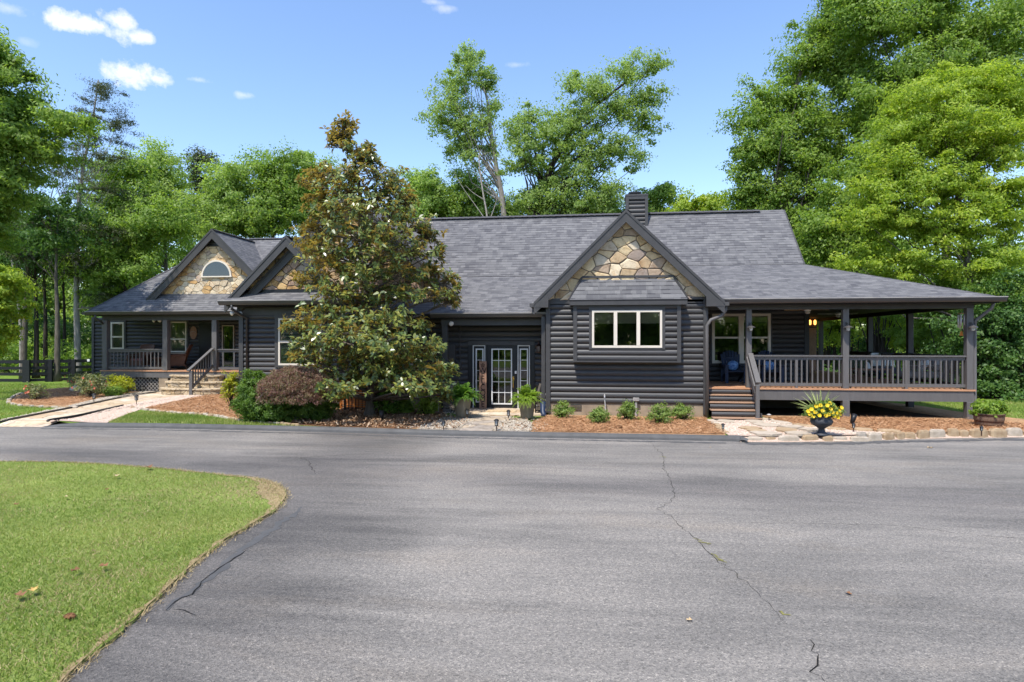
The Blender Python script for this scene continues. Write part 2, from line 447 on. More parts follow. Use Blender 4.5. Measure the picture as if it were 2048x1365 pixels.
MAT['fence'] = plain('black_fence_boards', (.014, .014, .017), (.008, .008, .01), 5, .55, .35, bmp=.2, bscale=25, stretch=(1, 6, 6))
MAT['lattice'] = plain('grey_lattice', (.24, .22, .20), (.19, .175, .16), 5, .6, .3)
MAT['bark'] = plain('grey_bark', (.16, .135, .11), (.065, .055, .045), 5, .9, .15, bmp=.8, bscale=9, stretch=(3, 3, .5))
MAT['bark_pale'] = plain('pale_bark', (.30, .275, .25), (.16, .145, .13), 5, .9, .15, bmp=.8, bscale=9, stretch=(3, 3, .5))
MAT['bark_dark'] = plain('dark_bark', (.06, .048, .038), (.028, .023, .019), 5, .9, .15, bmp=.8, bscale=9, stretch=(3, 3, .5))
MAT['deadwood'] = plain('bare_dead_wood', (.36, .33, .29), (.24, .21, .18), 5, .9, .15)
G1, G2, G3 = (.105, .180, .036), (.185, .280, .052), (.30, .385, .078)
MAT['leaf'] = leaf_mat('broadleaf_green', [G1, G2, G3], .5)
MAT['leaf_far'] = leaf_mat('far_broadleaf', [(.16, .24, .065), (.235, .335, .08), (.34, .43, .10)], .5)
MAT['leaf_dark'] = leaf_mat('deep_green_leaf', [(.035, .080, .020), (.065, .135, .030), (.12, .20, .04)], .36)
MAT['leaf_lime'] = leaf_mat('sunny_lime_leaf', [(.15, .235, .032), (.27, .365, .045), (.46, .50, .065)], .48)
MAT['leaf_elm'] = leaf_mat('airy_elm_leaf', [(.16, .235, .075), (.22, .31, .088), (.30, .385, .11)], .5)
MAT['needle'] = leaf_mat('olive_needle', [(.035, .052, .022), (.062, .08, .03), (.095, .112, .042)], .3)
MAT['magnolia'] = leaf_mat('magnolia_leaf', [(.034, .064, .020), (.085, .130, .032), (.22, .235, .048), (.50, .40, .07)], .26, rough=.33, spec=.5, under=(.34, .235, .075))
MAT['yew'] = leaf_mat('yew_green', [(.038, .078, .014), (.085, .160, .022), (.19, .285, .04)], .32)
MAT['maple_red'] = leaf_mat('bronze_maple_leaf', [(.16, .08, .07), (.26, .135, .115), (.20, .19, .085), (.36, .20, .17)], .35, tcol=(1.5, 1.2, 1.0))
MAT['azalea'] = leaf_mat('azalea_leaf', [(.09, .16, .035), (.17, .25, .055), (.32, .38, .10)], .35)
MAT['fern'] = leaf_mat('fern_green', [(.05, .13, .018), (.10, .21, .03), (.2, .31, .05)], .4)
MAT['fern_lime'] = leaf_mat('fern_lime', [(.11, .19, .022), (.18, .28, .035), (.29, .38, .06)], .4)
MAT['rose_leaf'] = leaf_mat('dusty_rose_leaf', [(.10, .14, .055), (.17, .21, .085), (.26, .26, .12), (.34, .17, .11)], .25)
MAT['gold_leaf'] = leaf_mat('golden_shrub_leaf', [(.16, .22, .02), (.34, .36, .025), (.48, .44, .03)], .35)
MAT['petal_y'] = leaf_mat('yellow_petal', [(.75, .48, .01), (.85, .62, .03)], .3, tcol=(1, 1, 1))
MAT['petal_w'] = leaf_mat('white_petal', [(.75, .70, .60), (.85, .82, .75)], .25, tcol=(1, 1, 1))
MAT['petal_r'] = leaf_mat('coral_petal', [(.55, .12, .06), (.7, .25, .15)], .25, tcol=(1, 1, 1))
MAT['spike'] = leaf_mat('striped_spike_leaf', [(.20, .26, .07), (.42, .45, .20)], .25)
MAT['blade'] = leaf_mat('grass_blade', [(.100, .168, .028), (.160, .228, .040), (.235, .285, .068), (.42, .36, .155)], .3)
MAT['dryblade'] = leaf_mat('dry_grass', [(.30, .22, .10), (.42, .33, .17), (.2, .14, .07)], .15, tcol=(1, 1, 1))
MAT['straw'] = leaf_mat('pine_straw', [(.25, .12, .055), (.42, .225, .11), (.56, .35, .19)], .1, tcol=(1, 1, 1))
MAT['chip'] = leaf_mat('fallen_chip', [(.10, .055, .03), (.25, .15, .085), (.42, .32, .22)], 0)
MAT['pebble'] = leaf_mat('pale_pebble', [(.16, .125, .09), (.36, .305, .235), (.52, .47, .39)], 0, rough=.85)
MAT['pebble_pink'] = leaf_mat('pink_gravel_grain', [(.40, .29, .22), (.56, .43, .34), (.66, .56, .47)], 0, rough=.9)
# ================================================================= THE HOUSE
house = thing('log_house', 'long charcoal log house with stone gables, grey shingle roof and wraparound porch', 'house', (1, 19, 0))

def wall_logs(p0, p1, z0, z1, pitch, openings=(), bulge=.042, name='wall', mat=None, seg=6):
    p0, p1 = V((p0[0], p0[1], 0)), V((p1[0], p1[1], 0))
    d = p1 - p0; Ln = d.length; d.normalize(); nrm = V((d.y, -d.x, 0))
    n = max(1, round((z1 - z0) / pitch)); pt = (z1 - z0) / n
    mb = MB()
    for i in range(n):
        za_, zc = z0 + i * pt, z0 + (i + .5) * pt
        spans = [(0, Ln)]
        for (a, b, lo, hi) in openings:
            if lo < zc < hi:
                new = []
                for (s, e) in spans:
                    if b <= s or a >= e: new.append((s, e)); continue
                    if a > s: new.append((s, a))
                    if b < e: new.append((b, e))
                spans = new
        bl = bulge * random.uniform(.85, 1.12)
        for (s, e) in spans:
            if e - s < .01: continue
            pts = []
            for k in range(seg + 1):
                t = k / seg
                o = bl * math.sin(math.pi * t) ** .62
                for q in (s, e):
                    pts.append(p0 + d * q + nrm * o + V((0, 0, za_ + pt * t)))
            mb._add(pts, [[2 * k, 2 * k + 1, 2 * k + 3, 2 * k + 2] for k in range(seg)])
    o = mb.build(name, mat or MAT['log'], house, smooth=True)
    return o

def xop(x0, x1, z0, z1, px0):   # opening in wall coordinates
    return (x0 - px0, x1 - px0, z0, z1)

def window(x0, x1, z0, z1, y, casing=.11, fw=.05, mull=(), rails=(), fmat='trimwhite', blind=None, depth=.8, proud=.075, name='window', bars=None, blind_to=1.0, parent=None):
    """frontal window: casing mesh is the part, frame / pane / blind / room are its sub-parts"""
    mb = MB(); yo = y - proud
    if casing:
        c = casing
        mb.box(x0 - c, yo, z0 - c * .6, x0, y + .04, z1 + c)
        mb.box(x1, yo, z0 - c * .6, x1 + c, y + .04, z1 + c)
        mb.box(x0, yo + .003, z1, x1, y + .04, z1 + c)
        mb.box(x0, yo + .003, z0 - c * .6, x1, y + .04, z0)
    else:
        mb.box(x0, y + .03, z0, x1, y + .035, z0 + .01)
    w = mb.build(name, MAT['trim'], parent or house)
    fm = MB(); yf = yo - .012
    fm.box(x0, yf, z0, x0 + fw, y + .05, z1); fm.box(x1 - fw, yf, z0, x1, y + .05, z1)
    fm.box(x0 + fw, yf + .003, z1 - fw, x1 - fw, y + .05, z1); fm.box(x0 + fw, yf + .003, z0, x1 - fw, y + .05, z0 + fw * 1.1)
    for (m, mw) in mull: fm.box(m - mw / 2, yf - .002, z0 + fw, m + mw / 2, y + .05, z1 - fw)
    for (r, rw) in rails: fm.box(x0 + fw, yf + .006, r - rw / 2, x1 - fw, y + .05, r + rw / 2)
    fm.build('frame', MAT[fmat], w)
    if bars:
        bm_ = MB(); nx, nz, bw = bars
        for i in range(1, nx): xx = x0 + fw + (x1 - x0 - 2 * fw) * i / nx; bm_.box(xx - bw / 2, yf + .012, z0 + fw, xx + bw / 2, yf + .03, z1 - fw)
        for i in range(1, nz): zz = z0 + fw + (z1 - z0 - 2 * fw) * i / nz; bm_.box(x0 + fw, yf + .014, zz - bw / 2, x1 - fw, yf + .028, zz + bw / 2)
        bm_.build('muntin', MAT[fmat], w)
    pn = MB(); pn.poly([(x0 + fw * .5, yo + .03, z0 + fw * .5), (x1 - fw * .5, yo + .03, z0 + fw * .5), (x1 - fw * .5, yo + .03, z1 - fw * .5), (x0 + fw * .5, yo + .03, z1 - fw * .5)])
    pn.build('pane', MAT['glass'], w)
    rm = MB(); ya, yb = y + .06, y + depth
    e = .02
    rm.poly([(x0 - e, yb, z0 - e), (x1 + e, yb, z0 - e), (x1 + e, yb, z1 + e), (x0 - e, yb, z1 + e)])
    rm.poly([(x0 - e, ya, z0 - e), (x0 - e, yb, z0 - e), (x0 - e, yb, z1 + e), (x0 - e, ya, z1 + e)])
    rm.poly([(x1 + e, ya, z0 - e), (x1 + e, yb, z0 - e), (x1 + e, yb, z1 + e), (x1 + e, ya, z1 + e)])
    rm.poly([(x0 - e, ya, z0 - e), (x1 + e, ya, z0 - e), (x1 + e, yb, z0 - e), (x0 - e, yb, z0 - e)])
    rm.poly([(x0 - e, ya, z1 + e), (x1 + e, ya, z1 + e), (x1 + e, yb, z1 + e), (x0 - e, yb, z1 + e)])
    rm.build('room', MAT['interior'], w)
    if blind:
        sb = MB(); zt = z1 - fw; zl = z1 - fw - (z1 - z0 - 2 * fw) * blind_to
        step = .05 if blind == 'blind' else .022
        zz = zt
        while zz > zl:
            a = .018 if blind == 'blind' else .011
            sb.poly([(x0 + fw, y + .02 - .012, zz - a), (x1 - fw, y + .02 - .012, zz - a), (x1 - fw, y + .02 + .02, zz + a * .6), (x0 + fw, y + .02 + .02, zz + a * .6)])
            zz -= step
        sb.build('blind', MAT[blind], w)
    return w

def roof(polys, name='roof', th=.07, mat='shingle', under='soffit'):
    mb = MB()
    for pts in polys:
        pts = [V(p) for p in pts]
        n = (pts[1] - pts[0]).cross(pts[2] - pts[0])
        if n.z < 0: pts = pts[::-1]
        mb.mi = 0
        mb.poly(pts)
        low = [p - V((0, 0, th)) for p in pts]
        mb.mi = 1
        mb.poly(low[::-1])
        for i in range(len(pts)):
            j = (i + 1) % len(pts)
            mb.mi = 1
            mb.poly([pts[i], low[i], low[j], pts[j]])
    return mb.build(name, [MAT[mat], MAT[under]], house)

def ridge_cap(p, q, w=.26):
    mb = MB(); p, q = V(p), V(q)
    d = (q - p).normalized(); s = d.cross(V((0, 0, 1))).normalized()
    dn = V((0, 0, -w * .27))
    n = max(2, int((q - p).length / .22))
    for i in range(n):
        a = p + (q - p) * (i / n); b = p + (q - p) * ((i + 1.12) / n)
        up0 = V((0, 0, .020)); up1 = V((0, 0, .008))
        mb.poly([a + s * w / 2 + dn + up0, a + up0, b + up1, b + s * w / 2 + dn + up1])
        mb.poly([a + up0, a - s * w / 2 + dn + up0, b - s * w / 2 + dn + up1, b + up1])
    return mb.build('ridge_cap', MAT['ridge'], house)

def rake(pts_low_to_apex, y, hv=.33, t=.05):
    """board on the sloping edge of a gable: from (x,z) low to (x,z) apex"""
    (x0, z0), (x1, z1) = pts_low_to_apex
    mb = MB()
    mb.prism([(x0, y, z0), (x1, y, z1), (x1, y, z1 - hv), (x0, y, z0 - hv)], (0, t, 0))
    mb.prism([(x0, y - .02, z0 + .03), (x1, y - .02, z1 + .03), (x1, y - .02, z1 - .06), (x0, y - .02, z0 - .06)], (0, .019, 0))
    return mb.build('rake_board', MAT['trim'], house)

def gutter(x0, x1, y, z, s=.12, name='gutter'):
    mb = MB()
    mb.mi = 0
    mb.extrude_x([(y, z), (y - s, z), (y - s, z - .03), (y - s * .75, z - .1), (y - s * .55, z - s), (y, z - s)], x0, x1)
    mb.mi = 1
    mb.box(x0 - .003, y - s - .012, z - .012, x1 + .003, y - s + .012, z + .012)
    return mb.build(name, [MAT['gutter'], MAT['gutter_lip']], house)

def bx(name, mat, *boxes, parent=None, bevel=0):
    mb = MB()
    for b in boxes: mb.box(*b)
    return mb.build(name, MAT[mat], parent or house, bevel=bevel)

def clip_half(poly, p, n):
    out = []
    for i in range(len(poly)):
        a, b = poly[i], poly[(i + 1) % len(poly)]
        da, db = (a[0] - p[0]) * n[0] + (a[1] - p[1]) * n[1], (b[0] - p[0]) * n[0] + (b[1] - p[1]) * n[1]
        if da <= 0: out.append(a)
        if (da < 0 < db) or (db < 0 < da):
            t = da / (da - db); out.append((a[0] + (b[0] - a[0]) * t, a[1] + (b[1] - a[1]) * t))
    return out
def stone_gable(pts, y, cell, mat, gap=.022, seed=1, flat_=.78, mortar='mortar'):
    """a convex gable face laid with separate irregular stones on a mortar backing"""
    rnd = random.Random(seed)
    xs = [p[0] for p in pts]; zs_ = [p[1] for p in pts]
    seeds = []
    ar = (max(xs) - min(xs) + .6) * (max(zs_) - min(zs_) + .6)
    tries = 0; target = int(ar / (cell * cell * flat_) * 1.15)
    while len(seeds) < target and tries < 30000:
        tries += 1; q = (rnd.uniform(min(xs) - .3, max(xs) + .3), rnd.uniform(min(zs_) - .3, max(zs_) + .3)); k = cell * rnd.choice((.42, .6, .8, 1.05))
        if all(((q[0] - s_[0]) ** 2 + ((q[1] - s_[1]) / flat_) ** 2) > k * k for s_ in seeds): seeds.append(q)
    mb = MB(); mb.mi = 1
    mb.prism([(x, y, z) for x, z in pts], (0, .12, 0)); mb.mi = 0
    area2 = sum(pts[i][0] * pts[(i + 1) % len(pts)][1] - pts[(i + 1) % len(pts)][0] * pts[i][1] for i in range(len(pts)))
    for q in seeds:
        poly = list(pts)
        for s_ in seeds:
            if s_ is q: continue
            d = (s_[0] - q[0], s_[1] - q[1]); L2 = math.hypot(*d)
            if L2 > cell * 4: continue
            n = (d[0] / L2, d[1] / L2 / flat_ / flat_); nl = math.hypot(*n); n = (n[0] / nl, n[1] / nl)
            m_ = ((q[0] + s_[0]) / 2 - n[0] * gap / 2, (q[1] + s_[1]) / 2 - n[1] * gap / 2)
            poly = clip_half(poly, m_, n)
            if len(poly) < 3: break
        if len(poly) < 3: continue
        A_ = abs(sum(poly[i][0] * poly[(i + 1) % len(poly)][1] - poly[(i + 1) % len(poly)][0] * poly[i][1] for i in range(len(poly)))) / 2
        if A_ < .004: continue
        c = (sum(p[0] for p in poly) / len(poly), sum(p[1] for p in poly) / len(poly))
        P2 = []
        for i in range(len(poly)):   # subdivide and roughen the outline
            a, b = poly[i], poly[(i + 1) % len(poly)]; P2.append(a); ln = math.hypot(b[0] - a[0], b[1] - a[1])
            if ln > .12: P2.append(((a[0] + b[0]) / 2 + rnd.gauss(0, .008), (a[1] + b[1]) / 2 + rnd.gauss(0, .008)))
        if area2 < 0: P2 = P2[::-1]
        h = rnd.uniform(.018, .05); n_ = len(P2)
        tx, tz = rnd.uniform(-.06, .06), rnd.uniform(-.06, .06)
        lo = [(p[0], y + .003, p[1]) for p in P2]
        def ins(k, hh): return [(c[0] + (p[0] - c[0]) * k, y - hh - (p[0] - c[0]) * tx - (p[1] - c[1]) * tz + rnd.uniform(-.004, .004), c[1] + (p[1] - c[1]) * k) for p in P2]
        m1, m2 = ins(.985, h * .7), ins(.86, h)
        fs = []
        for i in range(n_):
            j = (i + 1) % n_; fs += [[i, j, n_ + j, n_ + i], [n_ + i, n_ + j, 2 * n_ + j, 2 * n_ + i]]
        fs.append([2 * n_ + i for i in range(n_)])
        mb._add(lo + m1 + m2, fs)
    return mb.build('stone_gable', [mat, MAT[mortar]], house)
# ---------------------------------------------------------------- kitchen wing (front gable with the bay window)
YK, YR = 18.56, 18.28
kxl, kxr = xa(1096, YK), xa(1411, YK)
kzb, kzt = .46, 3.40
apx = wy(1252, 421, YR); kl = wy(1066, 606, YR); kr = wy(1451, 606, YR)
kl.z = kr.z = (kl.z + kr.z) / 2
bxl, bxr = xa(1150, YK - .28), xa(1358, YK - .28)
wz0, wz1 = za(1250, 696, YK - .28), za(1250, 621, YK - .28)
wx0, wx1 = xa(1184, YK - .3), xa(1324, YK - .3)
wall_logs((kxl, YK), (kxr, YK), kzb, kzt, .1635, [xop(wx0 - .1, wx1 + .1, wz0 - .05, wz1 + .05, kxl)])
wall_logs((kxl, 22.0), (kxl, YK), kzb, 3.6, .1635)
wall_logs((kxr, YK), (kxr, 22.0), kzb, 3.6, .1635)
bx('corner_board', 'trim', (kxl - .06, YK - .07, kzb - .28, kxl + .07, YK + .06, kzt + .1))
bx('corner_board', 'trim', (kxr - .07, YK - .07, kzb - .28, kxr + .06, YK + .06, kzt + .1))
bx('frieze', 'trim', (kxl + .07, YK - .06, kzt, kxr - .07, YK + .02, kzt + .16))
bx('foundation', 'block', (kxl + .02, YK + .01, -.05, kxr - .02, YK + .3, kzb))
vn = wy(1152, 811, YK)
fv = bx('foundation_vent', 'black', (vn.x - .16, YK - .01, .26, vn.x + .16, YK + .02, .42))
mb = MB()
for i in range(4): mb.box(vn.x - .155, YK - .03, .285 + i * .037, vn.x + .155, YK - .005, .293 + i * .037)
mb.build('louver', MAT['block'], fv)
gm = (apx.z - kl.z) / (apx.x - kl.x)
stone_gable([(kxl, kzt + .1), (kxr, kzt + .1), (kxr, kzt + .35), (apx.x, apx.z - .2), (kxl, kzt + .35)], YK - .02, .40, MAT['st_big'], .018, 12, .7)
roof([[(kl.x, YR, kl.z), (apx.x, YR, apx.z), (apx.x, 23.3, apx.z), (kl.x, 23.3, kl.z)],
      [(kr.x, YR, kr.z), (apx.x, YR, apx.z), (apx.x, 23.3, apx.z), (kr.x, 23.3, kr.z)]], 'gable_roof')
ridge_cap((apx.x, YR, apx.z + .02), (apx.x, 23.0, apx.z + .02))
rake([(kl.x + .02, kl.z), (apx.x, apx.z)], YR - .02, .34); rake([(kr.x - .02, kr.z), (apx.x, apx.z)], YR - .02, .34)
for (e, sgn) in ((kl, 1), (kr, -1)):
    mb = MB()
    xi = kxl if sgn > 0 else kxr
    w_ = abs(xi - e.x) + .03
    mb.prism([(e.x + sgn * .06, YR - .03, e.z - .12), (e.x + sgn * w_, YR - .03, e.z - .12), (e.x + sgn * w_, YR - .03, e.z + w_ * gm - .25), (e.x + sgn * .02, YR - .03, e.z - .01)], (0, YK - YR, 0))
    mb.build('eave_return', MAT['trim'], house)
bx('gutter', 'gutter', (kl.x - .1, YR - .02, kl.z - .1, kl.x + .02, 19.2, kl.z + .0))
bx('gutter', 'gutter', (kr.x - .02, YR - .02, kr.z - .1, kr.x + .1, 18.45, kr.z + .0))
# bay
YB = YK - .28
bzb = za(1250, 725, YB); bzt = za(1250, 607, YB)
wall_logs((bxl, YB), (bxr, YB), bzb + .03, bzt, .1635, [xop(wx0 - .02, wx1 + .02, wz0, wz1, bxl)], name='bay_wall')
wall_logs((bxl, YK), (bxl, YB), bzb + .03, bzt, .1635, name='bay_wall'); wall_logs((bxr, YB), (bxr, YK), bzb + .03, bzt, .1635, name='bay_wall')
bx('bay_trim', 'trim', (bxl - .05, YB - .06, bzb, bxl + .06, YK - .07, bzt), (bxr - .06, YB - .06, bzb, bxr + .05, YK - .07, bzt), (bxl + .06, YB - .07, bzb, bxr - .06, YK - .07, bzb + .045))
wb = wx1 - wx0
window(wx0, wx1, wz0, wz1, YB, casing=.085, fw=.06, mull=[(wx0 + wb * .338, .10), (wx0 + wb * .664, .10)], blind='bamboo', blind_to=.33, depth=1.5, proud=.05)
be0, be1 = wy(1139, 600, YB - .14), wy(1375, 600, YB - .14)
bt0, bt1 = wy(1166, 557, YK - .03), wy(1345, 557, YK - .03)
ez = be0.z; tz = bt0.z
roof([[(be0.x, YB - .14, ez), (be1.x, YB - .14, ez), (bt1.x, YK - .03, tz), (bt0.x, YK - .03, tz)],
      [(be0.x, YB - .14, ez), (bt0.x, YK - .03, tz), (be0.x, YK - .03, ez)], [(be1.x, YB - .14, ez), (bt1.x, YK - .03, tz), (be1.x, YK - .03, ez)]], 'bay_roof', .05)
bx('bay_fascia', 'trim', (be0.x, YB - .145, ez - .16, be1.x, YK - .03, ez - .052))
mb = MB(); mb.beam((bt0.x - .02, YK - .05, tz + .03), (bt1.x + .02, YK - .05, tz + .03), .06, .06)
mb.beam((be0.x - .02, YB - .1, ez + .0), (bt0.x - .03, YK - .05, tz + .03), .05, .05); mb.beam((be1.x + .02, YB - .1, ez + .0), (bt1.x + .03, YK - .05, tz + .03), .05, .05)
mb.build('bay_flashing', MAT['trim'], house)

# ---------------------------------------------------------------- main roof, right porch roof, entry roof
YRD, ZRD = 24.2, 7.16
XRE = 7.12; XAP = -7.8
YEV, ZEV = 18.5, 3.50
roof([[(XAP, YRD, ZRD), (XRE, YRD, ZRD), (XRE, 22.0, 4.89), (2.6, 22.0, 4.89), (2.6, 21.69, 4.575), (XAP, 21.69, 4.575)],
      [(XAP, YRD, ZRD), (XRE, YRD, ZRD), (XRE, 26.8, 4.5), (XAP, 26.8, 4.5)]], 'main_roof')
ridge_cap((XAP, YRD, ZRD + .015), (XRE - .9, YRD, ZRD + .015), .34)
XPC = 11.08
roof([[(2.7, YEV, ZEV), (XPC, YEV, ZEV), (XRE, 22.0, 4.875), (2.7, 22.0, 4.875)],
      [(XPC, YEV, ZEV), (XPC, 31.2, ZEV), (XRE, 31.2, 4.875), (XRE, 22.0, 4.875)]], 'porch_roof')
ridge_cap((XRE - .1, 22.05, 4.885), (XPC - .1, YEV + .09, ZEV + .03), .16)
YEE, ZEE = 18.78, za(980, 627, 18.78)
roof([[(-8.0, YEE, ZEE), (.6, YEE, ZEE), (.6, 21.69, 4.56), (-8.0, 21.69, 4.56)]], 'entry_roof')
mb = MB(); mb.prism([(XRE - .02, YRD, ZRD), (XRE - .02, 22.0, 4.89), (XRE - .02, 22.0, 4.6), (XRE - .02, YRD, ZRD - .32)], (.05, 0, 0)); mb.build('rake_board', MAT['trim'], house)
mb = MB(); mb.prism([(6.9, 21.8, 4.4), (6.9, YRD, 6.95), (6.9, 26.6, 4.4)], (.06, 0, 0)); mb.build('gable_wall', MAT['log'], house)
# porch gutter, fascia, beam
gutter(xa(1447, YEV), XPC + .1, YEV + .01, ZEV + .0, .13)
mb = MB(); mb.box(XPC - .02, YEV, ZEV - .13, XPC + .11, 31.2, ZEV - .01); mb.build('gutter', MAT['gutter'], house)
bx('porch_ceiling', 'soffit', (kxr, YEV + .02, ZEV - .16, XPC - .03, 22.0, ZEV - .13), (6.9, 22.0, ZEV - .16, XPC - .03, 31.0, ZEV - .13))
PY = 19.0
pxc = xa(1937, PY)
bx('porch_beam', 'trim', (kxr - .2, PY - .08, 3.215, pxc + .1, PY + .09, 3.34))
bx('porch_beam', 'soffit', (pxc - .09, PY + .09, 3.215, pxc + .09, 30.5, 3.34))  # side beam coloured darker than the front one, in place of porch shade
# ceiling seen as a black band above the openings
# porch back wall and the far wall
pwz0, pwz1 = za(1480, 727, 22.0), za(1480, 628, 22.0)
pwx0, pwx1 = xa(1424, 21.95), xa(1541, 21.95)
wall_logs((kxr, 22.0), (xa(1614, 22.0), 22.0), .94, 3.36, .1635, [xop(pwx0, pwx1, pwz0, pwz1, kxr)])
wall_logs((xa(1614, 22.0), 22.0), (xa(1614, 22.0), 30.3), .94, 3.36, .1635)
bx('corner_board', 'black', (xa(1614, 22.0) - .1, 21.93, .94, xa(1614, 22.0) + .05, 22.05, 3.36))
pm = (pwx0 + pwx1) / 2
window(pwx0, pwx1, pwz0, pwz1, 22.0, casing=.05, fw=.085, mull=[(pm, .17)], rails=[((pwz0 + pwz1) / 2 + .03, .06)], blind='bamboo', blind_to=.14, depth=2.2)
wall_logs((7.2, 30.3), (10.35, 30.3), .94, 3.36, .1635)
dp = wy(1627, 700, 30.2)
bx('door', 'signwood', (dp.x - .35, 30.2, .95, dp.x + .12, 30.28, 2.9))
# ---------------------------------------------------------------- deck, steps, posts, railings on the right
DZ = .94
bx('deck', 'deck', (kxr + .06, PY - .12, DZ - .045, pxc + .13, 22.0, DZ), (7.25, 22.003, DZ - .045, pxc + .13, 30.3, DZ))
bx('rim_joist', 'post', (xa(1515, PY), PY - .09, DZ - .345, pxc + .1, PY - .02, DZ - .047))
bx('rim_joist', 'post', (pxc + .04, PY - .018, DZ - .345, pxc + .1, 30.3, DZ - .047))
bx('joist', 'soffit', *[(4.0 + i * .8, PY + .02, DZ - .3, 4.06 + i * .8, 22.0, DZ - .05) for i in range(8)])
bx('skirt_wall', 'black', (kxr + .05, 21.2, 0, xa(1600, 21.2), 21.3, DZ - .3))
def post(x, y, z0, z1, w=.165, mat='post'):
    return bx('post', mat, (x - w / 2, y - w / 2, z0, x + w / 2, y + w / 2, z1), bevel=.008)
p1x, p2x = xa(1497, PY), xa(1690, PY)
post(p1x, PY, DZ, 3.215, .15)
post(p2x, PY, DZ, 3.215); post(pxc, PY, DZ, 3.215, .175)
post(p2x, PY, 0, DZ - .346, .19); post(pxc, PY - .012, 0, DZ - .346, .19)
for yy in (22.25, 25.25, 27.3, 30.3):  # far posts get the darker trim colour to stand in for shade
    post(pxc, yy, DZ, 3.215, .165, 'trim'); post(pxc, yy, 0, DZ - .346, .19, 'trim')
for yy in (22.25, 25.25):
    post(7.6, yy, 0, DZ - .046, .19, 'trim')
def railing(p, q, nb, z, h=.95, mat='post', bw=.037, bottom=.10, mid=()):
    p, q = V(p), V(q)
    d = (q - p).normalized()
    mb = MB()
    mb.beam(p + V((0, 0, z + h - .02)), q + V((0, 0, z + h - .02)), .14, .04)
    mb.beam(p + V((0, 0, z + h - .09)), q + V((0, 0, z + h - .09)), .04, .09)
    mb.beam(p + V((0, 0, z + bottom)), q + V((0, 0, z + bottom)), .045, .09)
    r = mb.build('railing', MAT[mat], house)
    for i in range(nb):
        c = p + (q - p) * ((i + .5) / nb)
        b = MB(); b.beam(c + V((0, 0, z + bottom + .045)), c + V((0, 0, z + h - .135)), bw, bw, up=(0, 1, 0))
        b.build('baluster', MAT[mat], r)
    for t in mid:
        c = p + (q - p) * t
        b = MB(); b.beam(c + V((0, 0, z)), c + V((0, 0, z + h - .135)), .07, .07, up=(0, 1, 0)); b.build('rail_support', MAT[mat], r)
    return r
railing((p1x + .08, PY, 0), (p2x - .085, PY, 0), 17, DZ, mid=(.5,))
railing((p2x + .085, PY, 0), (pxc - .09, PY, 0), 22, DZ, mid=(.5,))
for (ya, yb) in ((19.1, 22.16), (22.34, 25.16), (25.34, 27.2)):  # side railings likewise take a darker colour for the shade back here
    railing((pxc, ya, 0), (pxc, yb, 0), 12, DZ, mat='trim')
# front steps
sx0, sx1 = kxr + .09, xa(1507, 18.6)
nst = 4; rise = (DZ - .18) / nst
for k in range(1, nst + 1):
    z = DZ - rise * k; yf = PY - .09 - .27 * k
    ex = .012 * k
    t = bx('tread', 'tread', (sx0 - .02, yf - .03, z - .024, sx1 + ex, yf + .27, z))
    lg = MB()
    pts = []
    for s in range(7):
        a = s / 6
        pts.append((yf + .27 - .04 * math.sin(math.pi * a), z + .003 + (rise - .05) * a))
    lg.extrude_x([(yf + .30, z + .003)] + pts + [(yf + .30, z + rise - .047)], sx0, sx1 + ex - .01)
    lg.build('riser', MAT['log'], house, smooth=False)
bx('step_base', 'post', (sx0, PY - .09 - .27 * nst - .0, .05, sx1 + .03, PY - .09 - .27 * nst + .05, .132))
bx('stringer', 'trim', (sx1 + .02, 17.9, .05, sx1 + .06, 18.2, .3))
# stair railing
nx = xa(1515, 17.92); ny = 17.92
post(nx, ny, .05, 1.10, .10)
mb = MB()
a0 = V((p1x + .03, PY - .1, 1.93)); a1 = V((nx + .01, ny - .06, 1.15))
mb.beam(a0, a1, .14, .045)
dv = V((0, 0, -.72))
mb.beam(a0 + dv + V((0, .02, 0)), a1 + dv + V((0, .1, .02)), .045, .09)
mb.beam(a0 + V((-.10, 0, -.10)), a1 + V((-.10, 0, -.10)), .04, .04)
sr = mb.build('stair_railing', MAT['post'], house)
for i in range(8):
    c = a0.lerp(a1, (i + .7) / 8.6); b = MB(); b.beam(c + V((0, 0, -.71)), c + V((0, 0, -.02)), .04, .04, up=(0, 1, 0)); b.build('baluster', MAT['post'], sr)
# back steps seen through the space under the deck
mb = MB()
bs = wy(1812, 822, 27.0)
for k in range(4):
    mb.box(8.2 + k * .45, 26.2, .75 - k * .18, 8.2 + k * .45 + .5, 27.4, .79 - k * .18)
mb.beam((7.9, 26.2, .82), (10.1, 26.2, -.05), .05, .28, up=(0, 1, 0)); mb.beam((7.9, 27.4, .82), (10.1, 27.4, -.05), .05, .28, up=(0, 1, 0))
mb.build('back_steps', MAT['signwood'], house)

